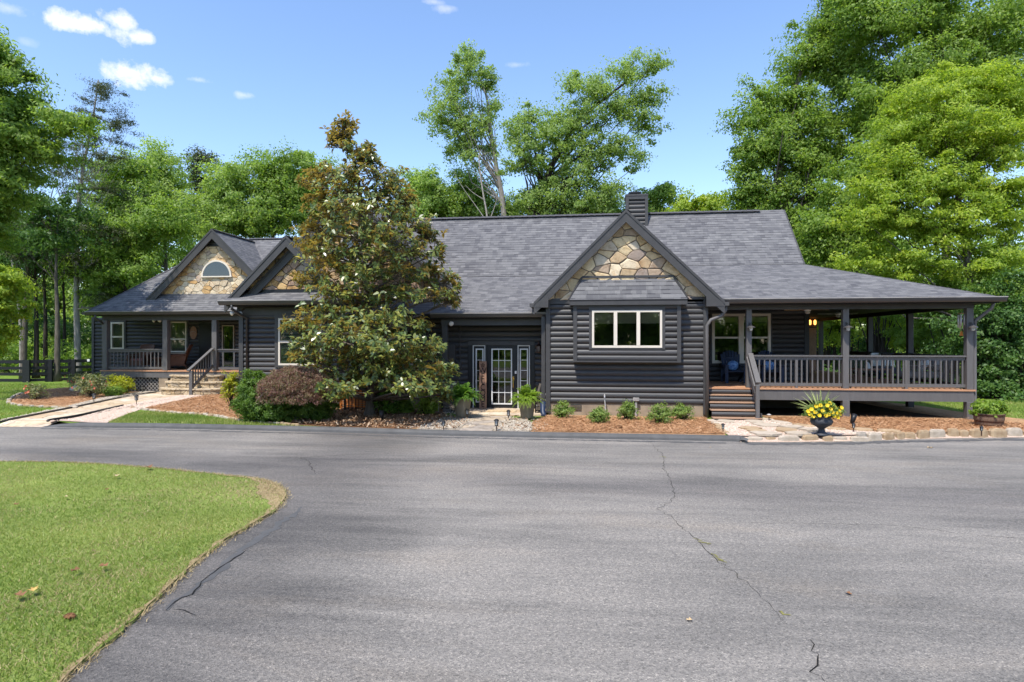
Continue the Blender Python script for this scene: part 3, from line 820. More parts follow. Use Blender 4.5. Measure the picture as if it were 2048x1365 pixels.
# ---------------------------------------------------------------- chimney
cx0, cx1 = xa(1254, 23.7), xa(1293, 23.7)
ctz = za(1274, 393, 23.7)
ch = wall_logs((cx0, 23.7), (cx1, 23.7), 6.3, ctz, .1635, name='chimney', mat=MAT['log'])
wall_logs((cx0, 24.45), (cx0, 23.7), 6.3, ctz, .1635, name='chimney'); wall_logs((cx1, 23.7), (cx1, 24.45), 6.3, ctz, .1635, name='chimney')
bx('chimney_trim', 'trim', (cx0 - .05, 23.63, 6.2, cx0 + .06, 23.75, ctz), (cx1 - .06, 23.63, 6.2, cx1 + .05, 23.75, ctz), (cx0 - .06, 23.62, ctz, cx1 + .06, 24.5, ctz + .07), (cx0 + .063, 23.632, ctz - .12, cx1 - .063, 23.7, ctz))
mb = MB(); mb.lathe([(.2, ctz + .07), (.2, ctz + .13), (.25, ctz + .135), (.25, ctz + .2), (.02, ctz + .21)], ((cx0 + cx1) / 2 - .05, 24.0, 0), 16); mb.build('flue_cap', MAT['black'], house)

# ---------------------------------------------------------------- entry (glazed door and sidelights)
YD = 19.9
YW = 19.7
exl = xa(889, YW)
dz0 = za(1004, 820, YD); dzt = za(1004, 691, YD)
dx0, dx1 = xa(945, YD), xa(1061, YD)
wall_logs((exl, YD), (kxl + .1, YD), .10, 3.35, .176, [xop(dx0 - .12, dx1 + .12, 0, dzt + .12, exl)])
bx('door_header', 'trim', (dx0 - .14, YD - .07, dzt, dx1 + .14, YD + .02, dzt + .13))
bx('door_casing', 'black', (dx0 - .14, YD - .07, .08, dx0, YD + .02, dzt), (dx1, YD - .07, .08, dx1 + .14, YD + .02, dzt), (xa(971, YD), YD - .05, .08, xa(976, YD), YD + .03, dzt), (xa(1031, YD), YD - .05, .08, xa(1035, YD), YD + .03, dzt))
def panel_door(px0, px1, gx0, gx1, gy0, gy1, bars, name, border):
    x0, x1 = xa(px0, YD), xa(px1, YD); g0, g1 = xa(gx0, YD), xa(gx1, YD)
    zt, zb = za(gx0, gy0, YD), za(gx0, gy1, YD)
    mb = MB(); y = YD - .0
    mb.box(x0, y - .02, dz0, g0, y + .03, dzt); mb.box(g1, y - .02, dz0, x1, y + .03, dzt)
    mb.box(g0, y - .018, zt, g1, y + .03, dzt); mb.box(g0, y - .018, dz0, g1, y + .03, zb)
    d = mb.build(name, MAT['black'], house)
    w = MB(); e = .038
    w.box(g0 - e, y - .035, zb - e, g0, y - .021, zt + e); w.box(g1, y - .035, zb - e, g1 + e, y - .021, zt + e)
    w.box(g0, y - .034, zt, g1, y - .021, zt + e); w.box(g0, y - .034, zb - e, g1, y - .021, zb)
    if border:
        b = .028
        w.box(x0, y - .045, dz0, x0 + b, y - .021, dzt); w.box(x1 - b, y - .045, dz0, x1, y - .021, dzt); w.box(x0 + b, y - .044, dzt - b, x1 - b, y - .021, dzt); w.box(x0 + b, y - .044, dz0, x1 - b, y - .021, dz0 + b)
    w.build('glazing_frame', MAT['white'], d)
    m_ = MB(); nx_, nz_ = bars
    for i in range(1, nx_): xx = g0 + (g1 - g0) * i / nx_; m_.box(xx - .009, y - .03, zb, xx + .009, y - .012, zt)
    for i in range(1, nz_): zz = zb + (zt - zb) * i / nz_; m_.box(g0, y - .028, zz - .009, g1, y - .014, zz + .009)
    m_.build('muntin', MAT['white'], d)
    p_ = MB(); p_.poly([(g0, y, zb), (g1, y, zb), (g1, y, zt), (g0, y, zt)]); p_.build('pane', MAT['glass'], d)
    return d
door = panel_door(976.5, 1031, 985.5, 1022, 700, 806.5, (3, 5), 'entry_door', False)
panel_door(946, 971, 954, 965, 700, 803, (1, 5), 'sidelight', True)
panel_door(1035.5, 1060, 1042, 1054, 700, 803, (1, 5), 'sidelight', True)
mb = MB(); hx = xa(1027, YD); hz0, hz1 = za(1027, 776, YD), za(1027, 757, YD)
mb.tube([(hx, YD - .03, hz1), (hx, YD - .07, hz1 - .02), (hx, YD - .08, (hz0 + hz1) / 2), (hx, YD - .07, hz0 + .02), (hx, YD - .03, hz0)], .017, 8)
mb.box(hx - .03, YD - .035, hz1 - .07, hx + .03, YD - .02, hz1 + .06); mb.ball((hx, YD - .06, hz1 + .02), .03)
mb.build('door_handle', MAT['brass'], door)
mb = MB(); kx = xa(1032, YD); kz = za(1032, 745, YD); mb.box(kx - .03, YD - .08, kz - .045, kx + .03, YD - .05, kz + .045); mb.build('keypad', MAT['white'], house)
bx('threshold', 'gutter_lip', (dx0, YD - .14, .115, dx1, YD + .05, dz0 - .003))
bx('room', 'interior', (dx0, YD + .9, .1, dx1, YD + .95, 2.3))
bx('foundation', 'block', (exl, YD - .01, -.05, kxl, YD + .2, .10))
# entry eave
gutter(xa(862, YEE), kxl + .02, YEE, ZEE, .125)
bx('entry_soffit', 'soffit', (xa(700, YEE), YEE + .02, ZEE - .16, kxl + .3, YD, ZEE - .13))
bx('entry_beam', 'trim', (xa(888, 19.0) - .1, 19.02, ZEE - .36, kxl - .07, 19.14, ZEE - .16))
post(xa(890.5, 19.05), 19.08, 1.02, ZEE - .36, .16, 'trim')
pr = MB(); pcx = xa(900, 18.95); pr.box(pcx - .2, 18.82, -.05, pcx + .2, 19.25, 1.0); pr.box(pcx - .24, 18.79, 1.0, pcx + .22, 19.28, 1.045)
pr.build('stone_pier', MAT['stone_pier'], house)
# electric box and conduit
eb = bx('electric_box', 'trim', (xa(897, YD), YD - .16, za(900, 738, YD), xa(912, YD), YD - .03, za(900, 690, YD)))
mb = MB(); ex_ = xa(920, YD - .06); mb.tube([(ex_, YD - .07, za(920, 735, YD)), (ex_, YD - .07, 3.0)], .025, 8); mb.box(ex_ - .05, YD - .12, za(920, 738, YD), ex_ + .06, YD - .03, za(920, 725, YD)); mb.build('conduit', MAT['trim'], house)

# ---------------------------------------------------------------- magnolia-side wall, small gable, big gable
mxl = xa(483, YW)
mw = (xa(559, YW), xa(645, YW), za(600, 731, YW), za(600, 637, YW))
mw2 = (xa(755, YW), xa(832, YW), za(800, 731, YW), za(800, 643, YW))
wall_logs((mxl, YW), (exl, YW), .46, 3.36, .165, [xop(*mw, mxl), xop(*mw2, mxl)])
bx('foundation', 'block', (mxl, YW + .02, -.05, exl, YW + .3, .46))
wall_logs((mxl, 26.8), (mxl, YW), .46, 3.4, .165)
wall_logs((exl, YW), (exl, YD), .1, 3.3, .165)
bx('corner_board', 'trim', (mxl - .06, YW - .07, .3, mxl + .09, YW + .06, 3.42))
bx('corner_board', 'trim', (exl - .09, YW - .07, .1, exl + .06, YW + .06, 3.2))
bx('frieze', 'trim', (mxl + .09, YW - .055, 3.16, -7.6, YW + .02, 3.42))
for w_ in (mw, mw2):
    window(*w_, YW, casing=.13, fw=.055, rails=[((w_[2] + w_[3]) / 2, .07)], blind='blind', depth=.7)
YG = 19.35
sap = wy(572.5, 473, YG); sl = wy(449, 606, YG); sr_x = 2 * sap.x - sl.x
roof([[(sl.x, YG, sl.z), (sap.x, YG, sap.z), (sap.x, 26.5, sap.z), (sl.x, 26.5, sl.z)], [(sr_x, YG, sl.z), (sap.x, YG, sap.z), (sap.x, 24.5, sap.z), (sr_x, 24.5, sl.z)]], 'gable_roof')
ridge_cap((sap.x, YG, sap.z + .02), (sap.x, 25.8, sap.z + .02))
rake([(sl.x, sl.z), (sap.x, sap.z)], YG - .02, .34); rake([(sr_x, sl.z), (sap.x, sap.z)], YG - .02, .34)
stone_gable([(mxl, 4.02), (2 * sap.x - mxl, 4.02), (sap.x, sap.z - .2)], YW, .34, MAT['st_rust'], .02, 7)
bx('gable_sill', 'black', (sl.x + .1, YW - .02, 3.8, sr_x - .1, YW + .1, 4.02))
pe = wy(440, 603, 19.1)
roof([[(pe.x + .1, 19.1, pe.z), (sr_x + .3, 19.1, pe.z), (sr_x + .3, YW, pe.z + .32), (pe.x + .1, YW, pe.z + .32)]], 'pent_roof', .05)
gutter(pe.x, sr_x + .3, 19.1, pe.z + .01, .14)
bx('entry_soffit', 'soffit', (sl.x + .2, 19.12, pe.z - .16, sr_x + .3, YW + .1, pe.z - .12))
mb = MB(); gp = V((xa(465, 19.1), 19.05, pe.z - .12)); mb.tube([gp, gp + V((0, .02, -.14)), gp + V((.12, .35, -.32)), gp + V((.2, .58, -.42)), (gp.x + .2, 19.63, .3)], .045, 8); mb.build('downspout', MAT['trim'], house, smooth=True)
YBG = 19.6
bap = wy(695, 381, YBG); br = wy(926, 607, YBG); bl_x = 2 * bap.x - br.x
bm_ = (bap.z - br.z) / (br.x - bap.x)
roof([[(br.x, YBG, br.z), (bap.x, YBG, bap.z), (bap.x, 25.0, bap.z), (br.x, 25.0, br.z)], [(bl_x, YBG, br.z), (bap.x, YBG, bap.z), (bap.x, 25.0, bap.z), (bl_x, 25.0, br.z)]], 'gable_roof')
ridge_cap((bap.x, YBG, bap.z + .02), (bap.x, 24.9, bap.z + .02))
rake([(br.x, br.z), (bap.x, bap.z)], YBG - .02, .34); rake([(bl_x, br.z), (bap.x, bap.z)], YBG - .02, .34)
stone_gable([(bl_x + .45, br.z + .1), (br.x - .45, br.z + .1), (bap.x, bap.z - .25)], 19.93, .38, MAT['st_rust'], .022, 9)
gw = (xa(684, 19.9), xa(724, 19.9), za(700, 523, 19.9), za(700, 470, 19.9))
window(*gw, 19.90, casing=.08, fw=.05, blind='blind', depth=.028, proud=.08)

# ---------------------------------------------------------------- left porch wing
YL, YLB = 24.8, 26.8
LZ = 1.04
LEY, LEZ = 24.4, 3.56
lx0 = xa(170, LEY); lx1 = -7.5
lry = LEY + 4.1; lrz = LEZ + .9 * 4.1
roof([[(lx0, LEY, LEZ), (lx1, LEY, LEZ), (lx1, lry, lrz), (lx0 + 4.1, lry, lrz)], [(lx0, LEY, LEZ), (lx0 + 4.1, lry, lrz), (lx0, lry + 4.1, LEZ)],
      [(lx0, lry + 4.1, LEZ), (lx1, lry + 4.1, LEZ), (lx1, lry, lrz), (lx0 + 4.1, lry, lrz)]], 'porch_roof')
ridge_cap((lx0 + .05, LEY + .05, LEZ + .03), (lx0 + 4.1, lry, lrz + .02), .2)
ridge_cap((lx0 + 4.1, lry, lrz + .02), (lx1, lry, lrz + .02))
gutter(xa(174, LEY), -11.9, LEY + .01, LEZ, .14)
bx('gutter', 'gutter', (lx0 - .12, LEY - .02, LEZ - .13, lx0 + .01, 31, LEZ - .01))
YGL = 25.0
lap = wy(424, 459, YGL); ll = wy(293, 600, YGL); lr_x = 2 * lap.x - ll.x
roof([[(ll.x, YGL, ll.z), (lap.x, YGL, lap.z), (lap.x, 28.4, lap.z), (ll.x, 28.4, ll.z)], [(lr_x, YGL, ll.z), (lap.x, YGL, lap.z), (lap.x, 28.4, lap.z), (lr_x, 28.4, ll.z)]], 'gable_roof')
ridge_cap((lap.x, YGL, lap.z + .02), (lap.x, 28.3, lap.z + .02))
rake([(ll.x, ll.z), (lap.x, lap.z)], YGL - .02, .4); rake([(lr_x, ll.z), (lap.x, lap.z)], YGL - .02, .4)
YSG = 25.3
stone_gable([(ll.x + .3, 4.34), (lr_x - .3, 4.34), (lap.x, lap.z - .3)], YSG, .33, MAT['st_small'], .014, 3, mortar='mortar_pale')
bx('gable_sill', 'black', (ll.x + .2, YSG - .03, 4.05, lr_x - .2, YSG + .1, 4.34))
vz = za(424, 494, YSG)
mb = MB(); vh = lap.z - .2 - vz
mb.prism([(lap.x - vh * .95, YSG - .07, vz), (lap.x + vh * .95, YSG - .07, vz), (lap.x, YSG - .07, vz + vh)], (0, .065, 0)); gv = mb.build('gable_vent', MAT['black'], house)
mb = MB()
for i in range(5):
    w_ = vh * .9 * (1 - (i + .6) / 6); mb.box(lap.x - w_, YSG - .095, vz + vh * (i + .5) / 6.5, lap.x + w_, YSG - .071, vz + vh * (i + .5) / 6.5 + .03)
mb.build('slat', MAT['trim'], gv)
# half round window
hw0, hw1 = xa(406, YSG), xa(464, YSG); hb = za(435, 553, YSG); hcx = (hw0 + hw1) / 2; hr = (hw1 - hw0) / 2
def arc(r, y, n=20, dz=0): return [(hcx + r * math.cos(math.pi * k / n), y, hb + dz + r * math.sin(math.pi * k / n)) for k in range(n + 1)]
mb = MB(); o_, i_ = arc(hr + .02, YSG - .10), arc(hr - .05, YSG - .10)
for k in range(20):
    mb.prism([o_[k], o_[k + 1], i_[k + 1], i_[k]], (0, .10, 0))
mb.box(hcx - hr - .04, YSG - .115, hb - .05, hcx + hr + .04, YSG - .005, hb + .0)
hwn = mb.build('half_round_window', MAT['trimwhite'], house)
mb = MB(); mb.poly([(p[0], YSG - .085, p[2]) for p in arc(hr - .03, 0)]); mb.build('pane', MAT['glass'], hwn)
mb = MB(); mb.poly([(p[0], YSG - .07, p[2]) for p in arc(hr - .02, 0)]); mb.build('room', MAT['interior'], hwn)
# porch structure
lpx = [xa(212.5, YL), xa(333, YL), xa(431, YL)]
bx('porch_beam', 'trim', (lpx[0] - .12, YL - .09, 3.19, mxl - .07, YL + .09, 3.42))
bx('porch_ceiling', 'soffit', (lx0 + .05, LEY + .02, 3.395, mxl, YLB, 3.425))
for x in lpx: post(x, YL, LZ, 3.19, .22)
bx('deck', 'deck', (lpx[0] - .2, YL - .12, LZ - .05, mxl - .07, YLB, LZ))
bx('rim_joist', 'post', (lpx[0] - .18, YL - .09, LZ - .31, mxl - .08, YL - .02, LZ - .053))
railing((lpx[0] + .11, YL, 0), (lpx[1] - .11, YL, 0), 15, LZ, h=.92)
railing((lpx[2] + .11, YL, 0), (mxl - .1, YL, 0), 8, LZ, h=.92)
lbx0 = xa(188, YLB)
lw = [(xa(224, YLB), xa(250, YLB), za(240, 699, YLB), za(240, 645, YLB)), (xa(341, YLB), xa(375, YLB), za(350, 705, YLB), za(350, 644, YLB)), (xa(446, YLB), xa(470, YLB), za(450, 735, YLB), za(450, 651, YLB))]
wall_logs((lbx0, YLB), (mxl, YLB), .54, 3.39, .165, [xop(*w_, lbx0) for w_ in lw])
window(*lw[0], YLB, casing=.09, fw=.07, rails=[((lw[0][2] + lw[0][3]) / 2 - .05, .07)], blind='blind', depth=.5)
window(*lw[1], YLB, casing=.09, fw=.06, rails=[((lw[1][2] + lw[1][3]) / 2 - .1, .07)], blind='blind', depth=.5)
window(*lw[2], YLB, casing=.0, fw=.045, fmat='blind', depth=.5)
bx('corner_board', 'trim', (lbx0 - .07, YLB - .07, .5, lbx0 + .05, YLB + .05, 3.42))
bx('door', 'black', (xa(400, YLB), YLB - .09, LZ, xa(425, YLB), YLB - .045, 3.1))
wall_logs((lbx0, 31.0), (lbx0, YLB), .54, 3.39, .165)
wall_logs((mxl, 31.0), (lbx0, 31.0), .3, 3.4, .165); wall_logs((6.9, 26.4), (mxl, 26.4), .3, 4.4, .165)
bx('foundation', 'block', (lbx0, YLB + .02, -.05, mxl, YLB + .3, .54))
mb = MB(); gp = V((xa(192, LEY), LEY - .05, LEZ - .13)); mb.tube([gp, gp + V((0, .03, -.15)), gp + V((.1, .3, -.36)), (lpx[0] - .16, YL - .0, 3.0), (lpx[0] - .16, YL - .0, .2)], .045, 8); mb.build('downspout', MAT['trim'], house, smooth=True)
pier = xa(211, YL - .04); bx('porch_pier', 'block', (pier - .2, YL - .07, -.05, pier + .22, YL + .3, LZ - .31)); pier2 = xa(327, YL - .04); bx('porch_pier', 'block', (pier2 - .2, YL - .07, -.05, pier2 + .22, YL + .3, LZ - .31))
# lattice skirt
mb = MB(); la0, la1, lz0, lz1 = pier + .22, pier2 - .2, .1, LZ - .31
def clip_strip(c, sgn):
    pts = []
    h = lz1 - lz0
    for (z) in (lz0, lz1):
        pts.append((c + sgn * (z - lz0), z))
    (xa_, zA), (xb_, zB) = pts
    def cl(x, z, x2, z2, lim):
        t = (lim - x) / (x2 - x); return (lim, z + (z2 - z) * t)
    if max(xa_, xb_) < la0 or min(xa_, xb_) > la1: return
    if xa_ < la0: xa_, zA = cl(xa_, zA, xb_, zB, la0)
    if xa_ > la1: xa_, zA = cl(xa_, zA, xb_, zB, la1)
    if xb_ < la0: xb_, zB = cl(xb_, zB, xa_, zA, la0)
    if xb_ > la1: xb_, zB = cl(xb_, zB, xa_, zA, la1)
    if abs(zB - zA) < .01: return
    y = YL + .02 + (.012 if sgn > 0 else 0)
    mb.beam((xa_, y, zA), (xb_, y, zB), .012, .045, up=(0, 0, 1) if False else (0, 1, 0)) if False else mb.prism([(xa_ - .024, y, zA), (xa_ + .024, y, zA), (xb_ + .024, y, zB), (xb_ - .024, y, zB)], (0, .01, 0))
c = la0 - 1
while c < la1 + 1:
    clip_strip(c, 1); clip_strip(c, -1); c += .17
mb.build('lattice', MAT['lattice'], house)
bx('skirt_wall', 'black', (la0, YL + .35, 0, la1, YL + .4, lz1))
# stone steps (three rounded courses)
stc = xa(386, 24.2)
st_l = [(wy(262 + 44, 0, 23.2).x, 0)]
zs = [.12, .37, .62, .87]
wid = [(xa(305, 23.55), xa(452, 23.55), 1.25), (xa(320, 23.95), xa(446, 23.95), .85), (xa(335, 24.3), xa(437, 24.3), .5)]
for i, (a, b, dp_) in enumerate(wid):
    mb = MB(); cx_, hw_ = (a + b) / 2, (b - a) / 2
    def ring(z, g=0, jit=.02):
        pts = []
        for k in range(17):
            th = math.pi * k / 16
            ex_, ey_ = math.cos(th), math.sin(th)
            sx_ = math.copysign(abs(ex_) ** .55, ex_); sy_ = abs(ey_) ** .75
            pts.append(V((cx_ + (hw_ + g) * sx_ + random.uniform(-jit, jit), YL - .12 - (dp_ + g) * sy_ + random.uniform(-jit, jit), z)))
        return pts
    z0, z1 = zs[i] - (.1 if i == 0 else .02), zs[i + 1]
    r0, r1, r2 = ring(z0), ring(z1 - .055), ring(z1 - .05, .04, .015); r3 = [p + V((0, 0, .05)) for p in r2]
    mb.mi = 0
    for k in range(16): mb.poly([r0[k + 1], r0[k], r1[k], r1[k + 1]][::-1])
    mb.mi = 1
    for k in range(16): mb.poly([r2[k], r2[k + 1], r3[k + 1], r3[k]]); mb.poly([r1[k], r1[k + 1], r2[k + 1], r2[k]])
    mb.poly(r3)
    mb.build('stone_step', [MAT['step_stone'], MAT['step_cap']], house)
# handrail of the stone steps
na = V((xa(383, 23.45), 23.45, .12)); nb_ = V((lpx[2] - .02, YL - .15, LZ))
mb = MB(); mb.beam(na, na + V((0, 0, .98)), .13, .13, up=(0, 1, 0)); mb.build('newel_post', MAT['post'], house)
mb = MB(); t0 = na + V((-.08, -.1, .98)); t1 = nb_ + V((0, 0, .95))
mb.beam(t0, t1, .15, .05); mb.beam(na + V((.05, 0, .32)), nb_ + V((0, 0, .22)), .05, .1)
hr_ = mb.build('stair_railing', MAT['post'], house)
for i in range(9):
    t = (i + .8) / 9.6; lo = (na + V((.05, 0, .32))).lerp(nb_ + V((0, 0, .22)), t); hi = t0.lerp(t1, t)
    b = MB(); b.beam((hi.x, hi.y, lo.z - .08), hi, .035, .035, up=(0, 1, 0)); b.build('baluster', MAT['post'], hr_)
# downspouts near the kitchen
mb = MB(); g0 = V((kr.x + .04, 18.42, kr.z - .08)); dsx = kxr + .02
mb.tube([g0, g0 + V((-.02, 0, -.16)), g0 + V((-.12, .02, -.3)), (dsx + .1, YK - .16, kr.z - .5), (dsx, YK - .14, kr.z - .66), (dsx, YK - .14, .12)], [.05] * 6, 10); mb.build('downspout', MAT['post'], house, smooth=True)
mb = MB(); mb.box(kxl - .2, YK + .03, .35, kxl - .09, YK + .13, ZEE - .12); mb.build('downspout', MAT['trim'], house)
mb = MB(); mb.tube([(kxl - .15, YK - .02, .5), (kxl - .15, YK - .05, .2), (kxl - .1, YK - .3, .1)], .085, 10); mb.build('drain_boot', MAT['navy'], house, smooth=True)
mb = MB(); mb.tube([(pxc + .45, YEV + .15, ZEV - .12), (pxc + .42, YEV + .2, ZEV - .3), (pxc + .17, PY - .02, ZEV - .62), (pxc + .15, PY - .02, ZEV - .8), (pxc + .15, PY - .02, .3), (pxc + .2, PY - .1, .12), (pxc + .5, PY - .2, .08)], .045, 8); mb.build('downspout', MAT['post'], house, smooth=True)
# ================================================================= GROUND
ZB_ = .10   # yard level above the drive
def gpts(lst, z): return [gz(x, y, z) for x, y in lst]
def flat(name, pts, mat, kind='structure', z=None, label=None, thick=0):
    mb = MB(); pts = [V(p) for p in pts]
    if z is not None: pts = [V((p.x, p.y, z)) for p in pts]
    # make it face up
    a = sum(pts[i].x * pts[(i + 1) % len(pts)].y - pts[(i + 1) % len(pts)].x * pts[i].y for i in range(len(pts)))
    if a < 0: pts = pts[::-1]
    if thick: mb.prism(pts, (0, 0, -thick))
    else: mb.poly(pts)
    o = mb.build(name, mat)
    if kind: o['kind'] = kind
    return o
def smooth(pts, n=4):
    out = []
    P = [V(p) for p in pts]
    for i in range(len(P) - 1):
        p0, p1, p2, p3 = P[max(i - 1, 0)], P[i], P[i + 1], P[min(i + 2, len(P) - 1)]
        for k in range(n):
            t = k / n
            out.append(.5 * ((2 * p1) + (p2 - p0) * t + (2 * p0 - 5 * p1 + 4 * p2 - p3) * t * t + (3 * p1 - p0 - 3 * p2 + p3) * t ** 3))
    out.append(P[-1]); return out

def asphalt():
    m, nt, N, L, P = nodes('worn_asphalt')
    tc = N.new('ShaderNodeTexCoord'); ob = tc.outputs['Object']
    # broad patches and tyre-worn bands that run along the drive
    v1 = mapping(N, L, ob, (.13, .75, 1), (0, 0, R(-5))); n1 = noise(N, L, v1, 1.0, 7, .66, .7)
    v2 = mapping(N, L, ob, (.33, 2.6, 1), (0, 0, R(-9))); n2 = noise(N, L, v2, 1.0, 6, .65, .5)
    nb = noise(N, L, ob, .30, 4, .6, .6)
    f = math_n(N, L, 'ADD', math_n(N, L, 'MULTIPLY', n1.outputs[0], .45), math_n(N, L, 'MULTIPLY', n2.outputs[0], .25))
    f = math_n(N, L, 'ADD', f, math_n(N, L, 'MULTIPLY', nb.outputs[0], .30))
    rp = ramp(N, [(.38, (.128, .120, .110)), (.46, (.176, .163, .147)), (.53, (.224, .206, .184)), (.62, (.27, .245, .214))]); L.new(f, rp.inputs[0])
    col = rp.outputs[0]
    nd = noise(N, L, mapping(N, L, ob, (.25, .8, 1), (0, 0, R(-6))), .9, 6, .65, .4); rd = ramp(N, [(.52, (0, 0, 0)), (.7, (1, 1, 1))]); L.new(nd.outputs[0], rd.inputs[0])
    col = mixc(N, L, math_n(N, L, 'MULTIPLY', rd.outputs[0], .30), col, (.29, .235, .175))
    # seal coat left darker along the near lawn and at its tip
    def away(axy, bxy, w, k):
        a_, b_ = gz(*axy, 0), gz(*bxy, 0); d_ = (b_ - a_).normalized(); nx, ny = -d_.y, d_.x
        sp = N.new('ShaderNodeSeparateXYZ'); L.new(ob, sp.inputs[0])
        ds = math_n(N, L, 'ADD', math_n(N, L, 'ADD', math_n(N, L, 'MULTIPLY', sp.outputs[0], nx), math_n(N, L, 'MULTIPLY', sp.outputs[1], ny)), -(a_.x * nx + a_.y * ny))
        ds = math_n(N, L, 'ADD', math_n(N, L, 'ABSOLUTE', ds), math_n(N, L, 'MULTIPLY', math_n(N, L, 'SUBTRACT', n1.outputs[0], .5), 3.0))
        r_ = ramp(N, [(0, (k, k, k * 1.03)), (.35, (k * 1.04, k * 1.04, k * 1.06)), (1, (1, 1, 1))]); L.new(math_n(N, L, 'DIVIDE', ds, w), r_.inputs[0]); return r_.outputs[0]
    col = mixc(N, L, 1, col, away((560, 1005), (150, 1345), 2.3, .62), 'MULTIPLY')
    col = mixc(N, L, 1, col, away((60, 905), (620, 935), 1.5, .76), 'MULTIPLY')
    # old oil drips
    no = noise(N, L, ob, 1.3, 3, .5); ro = ramp(N, [(.70, (1, 1, 1)), (.78, (.72, .72, .74))]); L.new(no.outputs[0], ro.inputs[0])
    col = mixc(N, L, 1, col, ro.outputs[0], 'MULTIPLY')
    # aggregate
    vo = N.new('ShaderNodeTexVoronoi'); vo.inputs['Scale'].default_value = 95; L.new(ob, vo.inputs['Vector'])
    sc = N.new('ShaderNodeSeparateColor'); L.new(vo.outputs['Color'], sc.inputs[0])
    ra = ramp(N, [(0, (.45, .45, .46)), (.2, (.82, .82, .82)), (.7, (1.06, 1.05, 1.04)), (.93, (1.3, 1.28, 1.24)), (1, (1.8, 1.75, 1.68))]); L.new(sc.outputs[0], ra.inputs[0])
    col = mixc(N, L, .85, col, ra.outputs[0], 'MULTIPLY')
    n5 = noise(N, L, ob, 26, 4, .7); r5 = ramp(N, [(.32, (.66, .66, .67)), (.62, (1.14, 1.14, 1.14))]); L.new(n5.outputs[0], r5.inputs[0])
    col = mixc(N, L, .8, col, r5.outputs[0], 'MULTIPLY')
    L.new(col, P.inputs['Base Color']); P.inputs['Roughness'].default_value = .82; P.inputs['Specular IOR Level'].default_value = .3
    h = math_n(N, L, 'ADD', vo.outputs['Distance'], math_n(N, L, 'MULTIPLY', n5.outputs[0], .8))
    bump(N, L, h, P, .55, .012)
    return m
M_ASPH = asphalt()
M_SEAL = plain('tar_sealed_edge', (.092, .090, .088), (.064, .063, .062), 4, .7, .35, bmp=.5, bscale=70)
M_CRACK = plain('dark_crack_joint', (.02, .019, .018), (.012, .012, .012), 9, .95, .1)  # even near-black colour of the crack ribbons
M_MOSS = plain('crack_weeds', (.24, .22, .07), (.17, .16, .06), 20, .9, .1)
def lawn_mat(name, gr, scale=2.2):
    return ground_mat(name, gr, 34, 6, .95, scale * .25, .22, .6, .03)
M_LAWN = lawn_mat('mown_lawn', [(.28, (.065, .105, .018)), (.48, (.12, .19, .026)), (.66, (.17, .235, .04)), (.8, (.24, .24, .075))])
M_FOREST = ground_mat('leaf_litter_floor', [(.3, (.05, .04, .02)), (.55, (.09, .10, .03)), (.75, (.08, .13, .03))], 9, 6, .95, .3, .3, .6, .05)
M_MULCH = ground_mat('pine_straw_mulch', [(.3, (.20, .10, .05)), (.47, (.36, .205, .105)), (.6, (.47, .305, .17)), (.75, (.56, .41, .26))], 30, 8, .95, 1.3, .22, .9, .05)
M_MULCH_D = ground_mat('brown_bark_mulch', [(.3, (.075, .035, .017)), (.5, (.17, .08, .038)), (.65, (.26, .14, .07)), (.78, (.42, .31, .2))], 24, 8, .95, 1.0, .25, .9, .05)
M_GRAV_W = ground_mat('white_river_gravel', [(.32, (.12, .09, .065)), (.46, (.28, .235, .18)), (.6, (.42, .37, .31)), (.75, (.5, .46, .41))], 26, 4, .9, 1.5, .12, 1.0, .05)
M_GRAV_P = ground_mat('pink_pea_gravel', [(.32, (.29, .20, .15)), (.5, (.48, .36, .28)), (.66, (.60, .48, .39)), (.78, (.66, .56, .48))], 60, 5, .9, 1.5, .1, .8, .02)
M_FLAG = stone_mat('tan_flagstone_path', 1.15, (.38, .30, .22), [(.52, .41, .28), (.58, .48, .35), (.48, .36, .23), (.60, .52, .40), (.50, .40, .30)], edge=.03, warp=.6)
M_FLAG_G = stone_mat('grey_flagstone_path', 1.3, (.22, .18, .14), [(.34, .29, .24), (.38, .32, .26), (.30, .26, .22), (.42, .34, .25)], edge=.03, warp=.6)

# ---- base earth far below, then the asphalt sheet, then the yard
def grid_sheet(name, x0, y0, x1, y1, z, mat):
    o = flat(name, [(x0, y0, z), (x1, y0, z), (x1, y1, z), (x0, y1, z)], mat); return o
grid_sheet('ground', -400, -300, 400, 500, -.06, M_FOREST)
kerb_line = gpts([(-700, 851), (-300, 853), (0, 854), (85, 854.5), (320, 857.5), (620, 864), (860, 871), (940, 873), (1200, 878.5), (1450, 883), (1490, 884.5)], 0)
kerb_line += gpts([(1560, 884.5), (1690, 883), (1800, 879.5), (1900, 877), (2048, 875), (2250, 871), (2600, 868)], 0)
kl_s = smooth(kerb_line, 4)
drive_pts = [(p.x, p.y + .25, 0) for p in kl_s] + [(45, 14, 0), (45, -14, 0), (-60, -14, 0), (-60, 14, 0)]
mb = MB(); pts = [V(p) for p in drive_pts]
mb.poly(pts[::-1] if sum(pts[i].x * pts[(i + 1) % len(pts)].y - pts[(i + 1) % len(pts)].x * pts[i].y for i in range(len(pts))) < 0 else pts)
drive = mb
